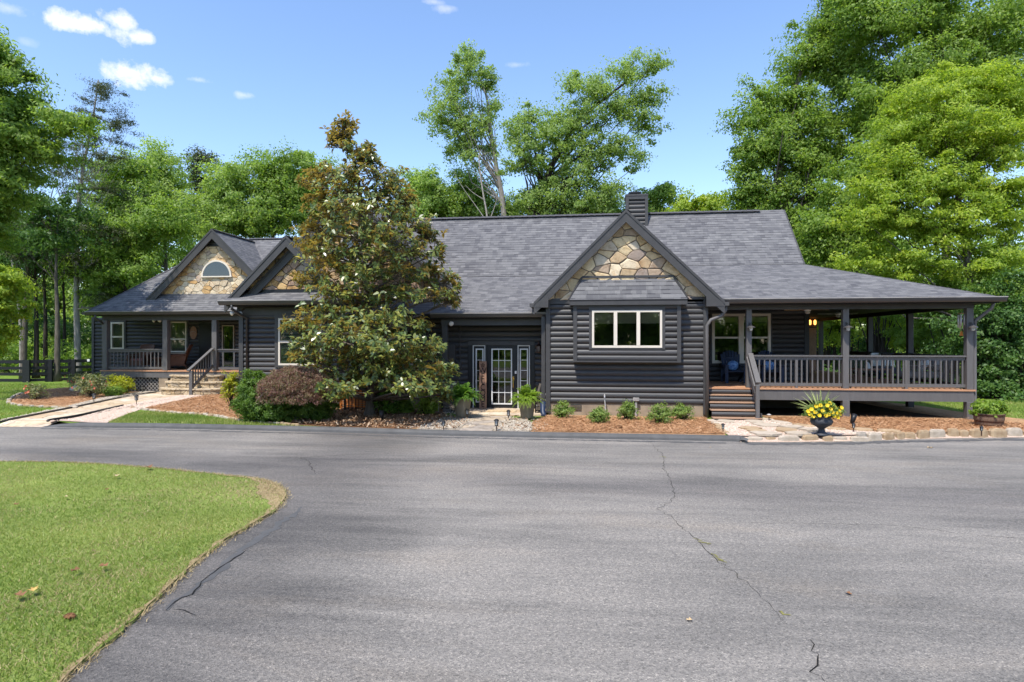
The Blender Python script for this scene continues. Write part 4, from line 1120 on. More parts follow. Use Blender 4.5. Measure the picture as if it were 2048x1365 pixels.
def ribbon(mb, pts, w0, z, jag=.03, taper=True):
    P = [V((p.x, p.y, z)) for p in pts]
    Q = []
    for i in range(len(P) - 1):
        k = max(2, int((P[i + 1] - P[i]).length / .09))
        for j in range(k):
            q = P[i].lerp(P[i + 1], j / k); Q.append(q + V((random.gauss(0, jag), random.gauss(0, jag), 0)))
    Q.append(P[-1])
    L_, Rr = [], []
    for i, q in enumerate(Q):
        d = (Q[min(i + 1, len(Q) - 1)] - Q[max(i - 1, 0)]); d.normalize(); n = V((-d.y, d.x, 0))
        w = w0 * random.uniform(.35, 1.3) * (min(1, .25 + 4 * min(i, len(Q) - 1 - i) / len(Q)) if taper else 1)
        L_.append(q + n * w / 2); Rr.append(q - n * w / 2)
    for i in range(len(Q) - 1): mb.poly([L_[i], Rr[i], Rr[i + 1], L_[i + 1]][::-1] if False else [Rr[i], Rr[i + 1], L_[i + 1], L_[i]])
drive.mi = 1
ribbon(drive, gpts([(1300, 883), (1328, 915), (1327, 932), (1342, 965), (1350, 990), (1345, 1000), (1315, 1018), (1345, 1038), (1380, 1070), (1432, 1118), (1475, 1150), (1520, 1190), (1575, 1250)], 0), .008, .004, .018)
ribbon(drive, gpts([(1622, 1280), (1626, 1300), (1640, 1322), (1628, 1345), (1650, 1365)], 0), .010, .004, .014)
ribbon(drive, gpts([(1400, 1048), (1560, 1047), (1700, 1049), (1800, 1052), (1900, 1066), (2048, 1080), (2200, 1100)], 0), .006, .004, .02)
ribbon(drive, gpts([(600, 915), (618, 925), (622, 938), (630, 950)], 0), .011, .004, .02)
ribbon(drive, gpts([(520, 915), (600, 916), (700, 910), (900, 905)], 0), .012, .004, .02)
drive.mi = 2
edge = gpts([(520, 955), (575, 975), (596, 1000), (560, 1045), (500, 1085), (440, 1135), (370, 1200), (290, 1270), (215, 1340), (140, 1420)], 0)
ribbon(drive, gpts([(610, 1012), (560, 1050), (510, 1080), (470, 1112), (430, 1140), (390, 1175), (355, 1205), (335, 1222)], 0), .10, .003, .035)
drive.mi = 1
ribbon(drive, gpts([(500, 1098), (462, 1122), (430, 1145), (405, 1165), (385, 1190), (362, 1196), (352, 1205), (332, 1222)], 0), .014, .006, .012)
ribbon(drive, gpts([(345, 1218), (370, 1222), (392, 1232)], 0), .012, .006, .01)
# darker sealed strip along the kerb
drive.mi = 2
ribbon(drive, [p - V((0, .12, 0)) for p in smooth(gpts([(90, 856), (320, 859), (620, 866), (860, 873), (1200, 880), (1450, 885)], 0), 4)], .16, .003, .01, False)
ribbon(drive, [p - V((0, .16, 0)) for p in smooth(gpts([(1490, 886), (1690, 885), (1800, 881.5), (2048, 877), (2500, 870)], 0), 4)], .34, .003, .02, False)
drive.mi = 3
for (x, y) in ((1322, 914), (1420, 1108), (1428, 1115), (1433, 1120), (1400, 1085), (1388, 1078), (1555, 1222)):
    c = gz(x, y, 0); ribbon(drive, [c, c + V((.05, -.05, 0)), c + V((.08, -.1, 0))], .022, .007, .02)
o = drive.build('driveway', [M_ASPH, M_CRACK, M_SEAL, M_MOSS]); o['kind'] = 'structure'

xk0, xk1 = gz(86, 854.5, 0).x, gz(1472, 884, 0).x
yard_pts = [V((p.x, p.y + (.47 if p.x < xk0 else .17 if p.x > xk1 else .10), ZB_)) for p in kl_s]
yp = [(-400, yard_pts[0].y + 2, ZB_)] + [tuple(p) for p in yard_pts] + [(400, yard_pts[-1].y, ZB_), (400, 450, ZB_), (-400, 450, ZB_)]
flat('lawn', yp, M_LAWN)
# sloping margins between the yard and the asphalt where there is no kerb
def apron(name, px, w, mat, zlow=.006):
    P = smooth(gpts(px, 0), 3); mb = MB()
    for i in range(len(P) - 1):
        a, b = P[i], P[i + 1]; j = [random.uniform(-.03, .03) for _ in (0, 1)]
        mb.poly([(a.x, a.y - .02, zlow), (b.x, b.y - .02, zlow), (b.x, b.y + w, ZB_ + .014), (a.x, a.y + w, ZB_ + .014)])
    o = mb.build(name, mat); o['kind'] = 'structure'
apron('gravel_margin', [(1480, 884.5), (1560, 884.5), (1690, 883), (1800, 879.5), (1900, 877), (2048, 875), (2250, 871), (2600, 868)], .20, M_GRAV_P)
apron('path_margin', [(-14, 853.9), (0, 854), (40, 854.2), (90, 854.6)], .50, M_FLAG)
apron('lawn_margin', [(-700, 851), (-300, 853), (-14, 853.9)], .55, M_LAWN)
# forest floor beyond the fence and behind the house
flat('forest_floor', [(-150, 39, ZB_ + .006), (-26, 35, ZB_ + .006), (-10, 33, ZB_ + .006), (12, 33, ZB_ + .006), (14, 27, ZB_ + .006), (18.5, 22.4, ZB_ + .006), (60, 17, ZB_ + .006), (200, 30, ZB_ + .006), (200, 300, ZB_ + .006), (-150, 300, ZB_ + .006)], M_FOREST)
# rolled asphalt kerb along the far side
kp = smooth(gpts([(84, 855), (320, 857.5), (620, 864), (860, 871), (940, 873), (1200, 878.5), (1450, 883), (1478, 884.5)], 0), 5)
mb = MB(); prof = [(-.02, -.02), (0, .055), (.035, .105), (.09, .125), (.15, .12), (.2, .09)]
rings = []
for i, p in enumerate(kp):
    d = kp[min(i + 1, len(kp) - 1)] - kp[max(i - 1, 0)]; d.normalize(); n = V((-d.y, d.x, 0))
    fade = min(1, .15 + i * .5, .15 + (len(kp) - 1 - i) * .35)
    rings.append([p + n * a + V((0, 0, b * fade + random.uniform(-.004, .004))) for a, b in prof])
for i in range(len(rings) - 1):
    for k in range(len(prof) - 1): mb.poly([rings[i][k], rings[i + 1][k], rings[i + 1][k + 1], rings[i][k + 1]])
o = mb.build('kerb', M_SEAL, smooth=True); o['kind'] = 'structure'
# near lawn island, behind-camera ground
isl_top = gpts([(-700, 922), (-300, 924), (0, 926), (150, 928), (300, 938), (420, 950), (520, 961), (558, 975), (571, 992), (562, 1010), (540, 1030), (480, 1066), (440, 1090), (380, 1140), (300, 1214), (215, 1285), (125, 1368), (20, 1480), (-150, 1700)], .0)
ist = smooth(isl_top, 5)
def wob(p): return V((p.x + random.gauss(0, .018), p.y + random.gauss(0, .018), .028))
ISL = [wob(p) for p in ist] + [V((-6.5, 1.0, .028)), V((-40, -4, .028)), V((-60, 8, .028))]
M_NEAR = lawn_mat('near_lawn', [(.28, (.09, .13, .028)), (.46, (.15, .20, .042)), (.62, (.22, .25, .065)), (.76, (.34, .295, .125))], 3)
flat('front_lawn', ISL, M_NEAR, thick=.04)
# bare, dry rim of the island
mb = MB()
rim = ist
for i in range(len(rim) - 1):
    p, q = rim[i], rim[i + 1]
    d = (q - p).normalized(); n = V((d.y, -d.x, 0)) 
    w = .035 + .03 * math.sin(i * 1.7) + .34 * math.exp(-((i - 38) / 7.0) ** 2)
    w2 = .035 + .03 * math.sin((i + 1) * 1.7) + .34 * math.exp(-((i + 1 - 38) / 7.0) ** 2)
    mb.poly([(p.x, p.y, .032), (q.x, q.y, .032), (q.x + n.x * w2, q.y + n.y * w2, .034), (p.x + n.x * w, p.y + n.y * w, .034)])
o = mb.build('bare_lawn_edge', ground_mat('dry_bare_soil', [(.3, (.13, .095, .045)), (.5, (.28, .21, .11)), (.7, (.42, .33, .19))], 28, 7, .95, 1.2, .25, .8, .03)); o['kind'] = 'structure'
grid_sheet('rear_lawn', -120, -140, 120, -13.9, .03, M_LAWN)

# ---- beds and paths (thin sheets laid over the yard)
def bed(name, px, mat, dz, sm=True):
    P = gpts(px, ZB_)
    if sm:
        Q = P + [P[0]]; P = smooth(Q, 3)[:-1]
    return flat(name, P, mat, z=ZB_ + dz)
LB = [(18, 804), (26, 795), (48, 786), (92, 779), (150, 775), (215, 770), (275, 768), (318, 774), (305, 781), (252, 788), (196, 798), (130, 814), (98, 815.5), (50, 812.5), (26, 809.5)]
bed('mulch_bed', LB, M_MULCH, .012)
PATH = [(312, 785), (230, 799), (150, 816), (22, 841), (98, 841.2), (150, 834), (245, 812.5), (300, 801), (360, 791), (450, 781), (440, 776)]
bed('stone_path', PATH, M_FLAG, .008, False)
bed('gravel_strip', [(314, 782), (252, 789), (196, 799), (126, 816), (4, 840.8), (22, 841), (150, 815.5), (230, 799), (312, 786)], M_GRAV_W, .016, False)
bed('gravel_strip', [(100, 842), (100, 846), (150, 834), (245, 812.5), (300, 801), (380, 788), (452, 779), (458, 783), (340, 806), (288, 818), (262, 826), (212, 848)], M_GRAV_P, .016, False)
wl = [(xa(478, 19.7), 19.72), (xa(889, 19.7), 19.72)]
MB1 = gpts([(470, 779), (345, 806), (272, 817), (300, 821), (345, 826.5), (400, 829.5), (440, 834), (480, 842), (550, 849), (600, 851.5), (650, 853.8), (690, 855.5)], ZB_) + [p + V((0, .17, 0)) for p in gpts([(740, 868), (800, 870)], 0)] + gpts([(836, 858.5), (868, 846), (890, 838)], ZB_)
flat('mulch_bed', [*MB1, V((wl[1][0], wl[1][1], 0)), V((wl[0][0], wl[0][1], 0)), V((wl[0][0] - 1.2, 22.8, 0))], M_MULCH, z=ZB_ + .012)
# darker chip mulch under the magnolia
DKM = gpts([(590, 829), (560, 842), (600, 850), (650, 853.5), (700, 855.5), (760, 857), (822, 858.5), (868, 846), (892, 836), (880, 826), (800, 822), (700, 820)], ZB_)
flat('bark_mulch', smooth(DKM + [DKM[0]], 3)[:-1], M_MULCH_D, z=ZB_ + .02)
kq = [p + V((0, .16, 0)) for p in gpts([(826, 871), (915, 873)], 0)]
flat('gravel_strip', kq + gpts([(922, 858), (940, 842), (930, 838), (895, 834), (868, 845), (838, 858.6)], ZB_), M_GRAV_W, z=ZB_ + .026)
kq = [p + V((0, .16, 0)) for p in gpts([(985, 875), (1056, 876.5)], 0)]
flat('gravel_strip', kq + gpts([(1066, 862), (1062, 846), (1048, 839), (1020, 838), (1002, 846)], ZB_), M_GRAV_W, z=ZB_ + .026)
kq = [p + V((0, .16, 0)) for p in gpts([(908, 873), (990, 875)], 0)]
flat('entry_path', kq + gpts([(1004, 848), (1022, 836), (1030, 830), (930, 830), (938, 842), (922, 857)], ZB_), M_FLAG_G, z=ZB_ + .02)
lx_a, lx_b = xa(905, 18.4), xa(1092, 18.5)
flat('entry_landing', [(lx_a, 18.55, .148), (lx_a + .5, 18.12, .148), (lx_a + 1.2, 18.0, .148), (lx_b - .8, 18.1, .148), (lx_b, 18.3, .148), (lx_b, 19.89, .148), (lx_a, 19.89, .148)], M_FLAG, thick=.06)
kq = [p + V((0, .16, 0)) for p in gpts([(1056, 876.5), (1200, 879.5), (1448, 884)], 0)]
flat('mulch_bed', kq + gpts([(1452, 872), (1432, 852), (1418, 842)], ZB_) + [V((kxr, YK, 0)), V((kxl, YK, 0))] + gpts([(1088, 834), (1064, 846), (1066, 862)], ZB_), M_MULCH, z=ZB_ + .012)
kq = [p + V((0, .14, 0)) for p in gpts([(1462, 884), (1490, 884.5), (1560, 884.5), (1690, 883), (1800, 879.5)], 0)]
PG = gpts([(1416, 841), (1432, 852), (1450, 868)], ZB_) + kq + gpts([(1835, 870), (1780, 868), (1700, 862), (1640, 856), (1580, 849), (1525, 839)], ZB_)
flat('gravel_path', PG, M_GRAV_P, z=ZB_ + .02)
RB = gpts([(1522, 836), (1580, 849), (1640, 857), (1700, 863), (1780, 867), (1835, 870)], ZB_) + [p + V((0, .14, 0)) for p in gpts([(1830, 878.5), (1900, 877), (2048, 875), (2250, 871)], 0)] + [V((15.5, 18.6, 0)), V((12.2, 19.0, 0)), V((11.4, 20.5, 0)), V((11.0, 23, 0)), V((9.5, 25.5, 0)), V((4, 24, 0)), V((kxr, 21.5, 0)), V((kxr + 2, 18.4, 0))]
flat('mulch_bed', RB, M_MULCH, z=ZB_ + .012)
flat('shade_toned_soil', [V((kxr + .1, 19.25, 0)), V((pxc - .4, 19.3, 0)), V((pxc - .9, 21, 0)), V((9.4, 23.5, 0)), V((4, 23.8, 0)), V((kxr + .1, 22, 0))], ground_mat('soil_with_deck_shade', [(.3, (.02, .015, .01)), (.6, (.055, .038, .024)), (.75, (.10, .07, .045))], 18, 6, .95, 1.2, .2, .8, .04), z=ZB_ + .02)  # bare soil, coloured extra dark to deepen the shade under the deck
# wooden edging strips of the front path (each a thing)
def edging(px, lab, end, h=.06):
    P = smooth(gpts(px, ZB_) + [gz(*end)], 4); mb = MB()
    for i in range(len(P) - 1): mb.beam(P[i] + V((0, 0, h / 2)), P[i + 1] + V((0, 0, h / 2)), .05, h)
    return tag(mb.build('path_edging', MAT['trim']), lab, 'edging')
edging([(312, 786), (270, 791.5), (230, 799), (150, 816), (60, 833.5), (22, 841)], 'long dark edging strip between the front path and the white gravel', (-14, 851, .02))
edging([(246, 813), (200, 823.5), (150, 834.5), (102, 842)], 'short dark edging strip between the stone path and the pink gravel', (95, 845.5, .07))
# edging stones, one by one
def stone_row(px, sz, label, group, mats, zb=ZB_, gap=.9, hh=.10, jit=.02):
    P = smooth(gpts(px, zb), 6); acc = 0; nxt = 0
    pos = []
    for i in range(len(P) - 1):
        seg = (P[i + 1] - P[i]).length; d = (P[i + 1] - P[i]).normalized()
        while nxt <= acc + seg:
            L_ = sz * random.uniform(.6, 1.4); pos.append((P[i] + d * (nxt - acc + L_ / 2), d, L_)); nxt += L_ * 1.04
        acc += seg
    for (c, d, L_) in pos:
        mb = MB(); rot = Matrix.Rotation(math.atan2(d.y, d.x) + random.gauss(0, .06), 3, 'Z')
        w = sz * gap * random.uniform(.45, .7); h = hh * random.uniform(.75, 1.2)
        base = V((c.x + random.gauss(0, jit * .5), c.y + random.gauss(0, jit), zb))
        lo, hi = [], []
        n = 9
        for k in range(n):
            a = 2 * math.pi * k / n; e = .5
            x = math.copysign(abs(math.cos(a)) ** e, math.cos(a)) * L_ / 2 * random.uniform(.9, 1.05); y = math.copysign(abs(math.sin(a)) ** e, math.sin(a)) * w / 2 * random.uniform(.88, 1.05)
            lo.append(rot @ V((x, y, -.03))); hi.append(rot @ V((x * .93, y * .9, h * .75 + random.uniform(-.01, .01))))
        top = [rot @ V((p_.x * 0, 0, 0)) for p_ in hi]
        hi2 = [V((p_.x * .8, p_.y * .8, h + random.uniform(-.008, .008))) for p_ in hi]
        vs = lo + hi + hi2; fs = []
        for k in range(n):
            k2 = (k + 1) % n; fs += [[k, k2, n + k2, n + k], [n + k, n + k2, 2 * n + k2, 2 * n + k]]
        fs.append([2 * n + k for k in range(n)]); mb._add([v + base for v in vs], fs)
        root = mb.build('edging_stone', MAT[random.choice(mats)])
        tag(root, label, 'edging stone', group)
MAT['es_tan'] = plain('tan_edging_stone', (.40, .30, .19), (.28, .19, .11), 9, .9, .2, bmp=.5, bscale=30)
MAT['es_rust'] = plain('rusty_edging_stone', (.36, .20, .085), (.25, .145, .07), 8, .9, .2, bmp=.5, bscale=30)
MAT['es_pale'] = plain('pale_edging_stone', (.46, .39, .31), (.34, .28, .21), 9, .9, .2, bmp=.5, bscale=30)
MAT['es_grey'] = plain('grey_edging_stone', (.40, .35, .29), (.26, .22, .18), 9, .9, .2, bmp=.5, bscale=30)
stone_row([(1712, 881.6), (1800, 878.6), (1900, 876.1), (2048, 874.1), (2200, 870.5)], .34, 'chunky tan edging stone at the asphalt edge in front of the deck', 'edging stones along the deck bed', ['es_tan', 'es_rust', 'es_tan', 'es_pale', 'es_grey'], hh=.19, zb=0, gap=.75)
stone_row([(1492, 883), (1560, 883.6), (1700, 882)], .42, 'low pale edging stone between the gravel path and asphalt', 'edging stones along the gravel path', ['es_pale', 'es_tan', 'es_tan'], hh=.125, zb=0, gap=.6)
stone_row([(262, 817), (300, 822), (345, 827), (400, 830), (440, 835), (480, 842), (545, 848.5), (598, 852.5)], .20, 'small tan edging stone between the lawn strip and mulch bed', 'edging stones along the lawn strip', ['es_pale', 'es_tan', 'es_pale'], hh=.06)
stone_row([(155, 817), (98, 816), (50, 813), (24, 809), (18, 804), (28, 794), (60, 783)], .22, 'small pale edging stone round the rose bed', 'edging stones round the rose bed', ['es_pale', 'es_tan', 'es_grey'], hh=.06)
stone_row([(1420, 843), (1434, 853), (1450, 868)], .45, 'flat pale edging slab between the pine straw and gravel path', 'edging slabs by the deck steps', ['es_pale', 'es_tan'], hh=.06)
stone_row([(1522, 840), (1580, 850), (1640, 857)], .6, 'long flat edging slab on the deck side of the gravel path', 'edging slabs beside the deck', ['es_pale', 'es_tan'], hh=.06)
stone_row([(1706, 861.5), (1750, 864), (1790, 866)], .62, 'long tan edging slab behind the black urn', 'edging slabs behind the urn', ['es_tan', 'es_pale'], hh=.07)
# stepping slabs in the gravel path
slabs = [((1452, 845), .5, .28), ((1510, 846), .55, .3), ((1535, 853), .75, .3), ((1500, 860), .6, .24), ((1516, 867), .5, .4), ((1530, 870.5), .8, .25), ((1570, 864), .55, .3), ((1598, 871), .65, .25), ((1625, 864), .6, .22), ((1585, 858), .6, .25)]
for si_, (pxy, L_, w) in enumerate(slabs):
    c = gz(*pxy, ZB_); mb = MB(); n = 6; a0 = random.uniform(0, 6)
    pts = []
    for k in range(n):
        a = a0 + 2 * math.pi * k / n + random.uniform(-.3, .3); pts.append(V((c.x + math.cos(a) * L_ / 2 * random.uniform(.85, 1.1), c.y + math.sin(a) * w * 1.25 * random.uniform(.85, 1.1), ZB_ + .045 + si_ * .0035)))
    a = sum(pts[i].x * pts[(i + 1) % n].y - pts[(i + 1) % n].x * pts[i].y for i in range(n))
    mb.prism(pts, (0, 0, -.05)); o = mb.build('stepping_slab', MAT[random.choice(['es_tan', 'es_pale', 'es_tan'])])
    tag(o, 'irregular tan stepping slab set in the pink gravel path', 'stepping stone', 'stepping slabs in the gravel path')
# loose rock in the rose bed
mb = MB(); c = gz(153, 784, ZB_); mb.ball(c + V((0, 0, .1)), .3, 9, 6, (1, .7, .6)); tag(mb.build('rock', MAT['es_pale'], smooth=True), 'pale rounded rock among the roses in the left bed', 'rock')

# ---- scattered stuff: pebbles, straw, grass
def inside(poly, X, Y):
    res = np.zeros(len(X), bool); n = len(poly); j = n - 1
    for i in range(n):
        xi, yi, xj, yj = poly[i].x, poly[i].y, poly[j].x, poly[j].y
        c = ((yi > Y) != (yj > Y)) & (X < (xj - xi) * (Y - yi) / (yj - yi + 1e-12) + xi)
        res ^= c; j = i
    return res
def scatter(poly, dens, rng=RNG):
    poly = [V(p) for p in poly]
    xs = [p.x for p in poly]; ys = [p.y for p in poly]
    A_ = (max(xs) - min(xs)) * (max(ys) - min(ys)); n = int(A_ * dens)
    X = rng.uniform(min(xs), max(xs), n); Y = rng.uniform(min(ys), max(ys), n)
    m = inside(poly, X, Y); return X[m], Y[m]
def blades(name, X, Y, z, h, w, mat, lean=.5, group=None, tonescale=.6):
    n = len(X); r = RNG
    a = r.uniform(0, 2 * np.pi, n); la = r.uniform(0, 2 * np.pi, n)
    hh = h * r.uniform(.5, 1.3, n); ww = w * r.uniform(.7, 1.3, n)
    ln = lean * r.uniform(.2, 1.4, n) * hh
    base = np.stack([X, Y, np.full(n, z)], 1)
    s = np.stack([np.cos(a) * ww / 2, np.sin(a) * ww / 2, np.zeros(n)], 1)
    tip = base + np.stack([np.cos(la) * ln, np.sin(la) * ln, hh], 1)
    v = np.stack([base - s, base + s, tip], 1)
    tone = np.clip(.5 + .5 * np.sin(X * tonescale * 1.7 + np.sin(Y * 1.3) * 2) * np.cos(Y * tonescale * 2.1 + X * .5) + r.normal(0, .25, n), 0, 1)
    o = quads_obj(name, v, mat, nv=3, tone=tone); o['kind'] = 'stuff'; return o
def sticks(name, X, Y, z, L_, w, mat, tilt=.25):
    n = len(X); r = RNG; a = r.uniform(0, 2 * np.pi, n); Ls = L_ * r.uniform(.5, 1.4, n)
    d = np.stack([np.cos(a), np.sin(a), r.normal(0, tilt, n)], 1) * Ls[:, None] / 2
    s = np.stack([-np.sin(a), np.cos(a), r.normal(0, .6, n)], 1) * (w / 2)
    c = np.stack([X, Y, z + np.abs(d[:, 2]) + r.uniform(0, .02, n)], 1)
    o = quads_obj(name, np.stack([c - d - s, c + d - s, c + d + s, c - d + s], 1), mat, tone=r.uniform(0, 1, n)); o['kind'] = 'stuff'; return o
def pebbles(name, X, Y, z, size, mat):
    n = len(X); r = RNG
    oct_ = np.array([[1, 0, 0], [0, 1, 0], [-1, 0, 0], [0, -1, 0], [0, 0, 1]], float)
    tri = [(0, 1, 4), (1, 2, 4), (2, 3, 4), (3, 0, 4)]
    a = r.uniform(0, 2 * np.pi, n); s = size * r.uniform(.6, 1.4, (n, 3)); s[:, 2] *= .7
    P = oct_[None] * s[:, None, :] * r.uniform(.8, 1.2, (n, 5, 1))
    ca, sa = np.cos(a)[:, None], np.sin(a)[:, None]
    Q = np.stack([P[..., 0] * ca - P[..., 1] * sa, P[..., 0] * sa + P[..., 1] * ca, P[..., 2]], 2) + np.stack([X, Y, np.full(n, z)], 1)[:, None, :]
    me = bpy.data.meshes.new(name); va = Q.reshape(-1, 3)
    f = (np.array(tri)[None] + (np.arange(n) * 5)[:, None, None]).reshape(-1)
    me.vertices.add(n * 5); me.loops.add(len(f)); me.polygons.add(n * 4)
    me.vertices.foreach_set('co', va.ravel()); me.loops.foreach_set('vertex_index', f.astype(np.int32))
    me.polygons.foreach_set('loop_start', np.arange(0, len(f), 3, dtype=np.int32)); me.polygons.foreach_set('loop_total', np.full(n * 4, 3, dtype=np.int32))
    me.attributes.new('tone', 'FLOAT', 'FACE').data.foreach_set('value', np.repeat(r.uniform(0, 1, n), 4).astype(np.float32))
    me.materials.append(mat); me.update(calc_edges=True)
    o = bpy.data.objects.new(name, me); COL.objects.link(o); o['kind'] = 'stuff'; return o
def reg(px, z=ZB_): return gpts(px, z)
gw1 = reg([(838, 860), (870, 845), (895, 834), (935, 838), (940, 842), (922, 857), (910, 861)])
gw2 = reg([(990, 863), (1002, 846), (1020, 838), (1050, 839), (1064, 848), (1062, 864.5)])
gw3 = reg([(316, 781), (252, 789), (196, 799), (126, 816), (0, 842), (0, 845), (150, 815.5), (230, 799), (314, 785)])
gwa = reg([(790, 859), (850, 838), (905, 822), (960, 836), (935, 861)]); gwb = reg([(985, 862), (1000, 836), (1060, 832), (1100, 850), (1090, 865)])
X, Y = [np.concatenate(t) for t in zip(scatter(gw1, 420), scatter(gw2, 420), scatter(gw3, 300), scatter(gwa, 70), scatter(gwb, 70))]
pebbles('gravel', X, Y, ZB_ + .03, .025, MAT['pebble'])
gp1 = reg([(1420, 843), (1434, 853), (1452, 868), (1480, 873), (1690, 871), (1790, 868), (1700, 863), (1580, 850), (1525, 841)])
gp2 = reg([(102, 843), (150, 838), (245, 813), (300, 801), (450, 780), (340, 806), (288, 818), (215, 846)])
X, Y = [np.concatenate(t) for t in zip(scatter(gp1, 650), scatter(gp2, 500))]
pebbles('gravel', X, Y, ZB_ + .024, .016, MAT['pebble_pink'])
st1 = reg([(1066, 864.5), (1064, 846), (1088, 836), (1410, 838), (1430, 852), (1450, 870.5), (1200, 866.5)])
st2 = reg([(1524, 838), (1580, 849), (1640, 857), (1780, 866), (1835, 868), (2048, 865), (2048, 850), (1940, 842), (1690, 836)])
st3 = reg([(290, 818), (345, 806), (470, 780), (480, 795), (600, 830), (560, 848), (480, 840), (400, 828)])
st4 = reg([(22, 804), (50, 787), (150, 776), (300, 770), (250, 787), (130, 812), (50, 811)])
X, Y = [np.concatenate(t) for t in zip(scatter(st1, 1300), scatter(st2, 1100), scatter(st3, 900), scatter(st4, 500))]
sticks('pine_straw', X, Y, ZB_ + .018, .11, .006, MAT['straw'])
X, Y = [np.concatenate(t) for t in zip(scatter(DKM, 420), scatter(st3, 14), scatter(gw1, 110), scatter(gw2, 60))]
sticks('bark_chips', X, Y, ZB_ + .03, .065, .024, MAT['chip'], .35)
# grass
X, Y = scatter(ISL[:len(ist)] + [V((-14, 2, 0)), V((-26, 12, 0))], 5200)
dd = np.sqrt(X ** 2 + Y ** 2); fx = np.arctan2(X, Y)
keep = (RNG.uniform(0, 1, len(X)) < np.clip((6.5 / dd) ** 1.6, .10, 1)) & (fx > -.98) & (fx < .2)
X, Y = X[keep], Y[keep]
e_ = np.full(len(X), 9.0)
for p in ist: e_ = np.minimum(e_, (X - p.x) ** 2 + (Y - p.y) ** 2)
e_ = np.sqrt(e_); m2 = (e_ > -.01 + .13 * RNG.uniform(0, 1, len(X)) ** 2)
corner = gz(560, 985, 0); dc = np.sqrt((X - corner.x) ** 2 + (Y - corner.y) ** 2); m2 &= ~((dc < 1.5) & (RNG.uniform(0, 1, len(X)) < .80 * np.clip(1.65 - dc, 0, 1)))
X, Y = X[m2], Y[m2]
patch = np.sin(X * 1.9 + 1) * np.sin(Y * 1.4 + X * .6) + .6 * np.sin(X * 4.1 - Y * 3.3)
dry = RNG.uniform(0, 1, len(X)) < np.clip(.12 + .18 * patch, .03, .42)
blades('grass', X[~dry], Y[~dry], .026, .034, .0085, MAT['blade'], 1.0)
blades('dry_grass', X[dry], Y[dry], .026, .03, .0075, MAT['dryblade'], 1.5)
fr_x, fr_y = [], []
for i in range(len(ist) - 1):
    p, q = ist[i], ist[i + 1]; k = int((q - p).length * 620)
    if (p.x ** 2 + p.y ** 2) > 400: continue
    t = RNG.uniform(0, 1, k); d = (q - p).normalized(); o_ = RNG.normal(.02, .045, k) + (RNG.uniform(0, .5, k) if 10 < i < 50 and 0 else 0)
    fr_x.append(p.x + (q.x - p.x) * t + d.y * o_); fr_y.append(p.y + (q.y - p.y) * t - d.x * o_)
blades('dry_grass', np.concatenate(fr_x), np.concatenate(fr_y), .012, .035, .008, MAT['dryblade'], 1.6)
cxy = RNG.normal(0, .55, (3600, 2)); X, Y = corner.x - .3 + cxy[:, 0], corner.y + .05 + cxy[:, 1] * .9
mm = inside(ISL, X, Y); blades('dry_grass', X[mm], Y[mm], .03, .028, .008, MAT['dryblade'], 1.8)
ls = reg([(216, 845.8), (262, 827), (300, 824), (400, 832), (480, 844), (550, 850), (600, 853.3), (500, 851), (320, 847.3)])
rl = [V((11.9, 19.4, 0)), V((15.5, 18.7, 0)), V((18, 18.6, 0)), V((17.5, 22.2, 0)), V((14, 26, 0)), V((11.2, 24, 0))]
ll_ = reg([(-60, 850), (0, 840), (120, 815), (40, 813), (16, 805), (28, 793), (80, 779), (200, 768), (0, 768), (-200, 800)])
P3 = [scatter(ls, 1500), scatter(rl, 420), scatter(ll_, 330)]
X, Y = [np.concatenate(t) for t in zip(*P3)]
blades('grass', X, Y, ZB_, .065, .014, MAT['blade'], .6)
# fallen leaves and cones on the near lawn and drive
leafcols = [plain('fallen_leaf_brown', (.22, .11, .05), (.14, .07, .035), 20, .8, .2), plain('fallen_leaf_tan', (.52, .40, .24), (.4, .28, .15), 20, .8, .2), plain('fallen_leaf_yellow', (.55, .36, .12), (.42, .25, .07), 20, .8, .2)]
lv = [((68, 1191), 2, .11, 'yellow fallen leaf lying on the near lawn'), ((38, 1202), 0, .13, 'large curled brown leaf on the near lawn beside the yellow one'), ((234, 958), 1, .13, 'tan fallen leaf near the far edge of the near lawn'), ((214, 986), 0, .1, 'dark brown fallen leaf on the upper middle of the near lawn'), ((30, 1017), 0, .09, 'small brown leaf at the left side of the near lawn'), ((132, 1001), 1, .07, 'tiny tan leaf on the near lawn'),
      ((205, 1143), 0, .11, 'brown star-shaped leaf on the middle of the near lawn'), ((150, 1152), 0, .1, 'dark curled leaf left of the star-shaped one on the lawn'), ((298, 941), 0, .2, 'broad brown leaf at the far lawn edge beside the asphalt'),
      ((1861, 897), 1, .13, 'pale leaf lying on the asphalt before the deck'), ((1698, 1190), 0, .07, 'small brown leaf on the right of the asphalt'), ((1378, 1243), 1, .06, 'small tan leaf beside the long asphalt crack'), ((1420, 896), 1, .05, 'tiny tan leaf on the asphalt near the kerb end')]
for (pxy, mi, s, lab) in lv:
    on_drive = pxy[0] > 1000
    c = gz(*pxy, 0 if on_drive else .03); mb = MB(); a = random.uniform(0, 6); rot = Matrix.Rotation(a, 3, 'Z'); s *= .72
    z0 = .012 if on_drive else .055
    pts = [(0, 0, .0), (.35, .22, .10), (.25, .5, .02), (.6, .9, .12), (.0, 1.15, .0), (-.55, .9, .14), (-.22, .5, .03), (-.4, .2, .12)]
    P_ = [c + rot @ (V((x * s, (y - .5) * s, z * s * 2 + z0))) for x, y, z in pts]
    mb._add(P_, [[0, 1, 2], [0, 2, 4], [2, 3, 4], [0, 4, 6], [4, 5, 6], [0, 6, 7]]); tag(mb.build('fallen_leaf', leafcols[mi]), lab, 'leaf')
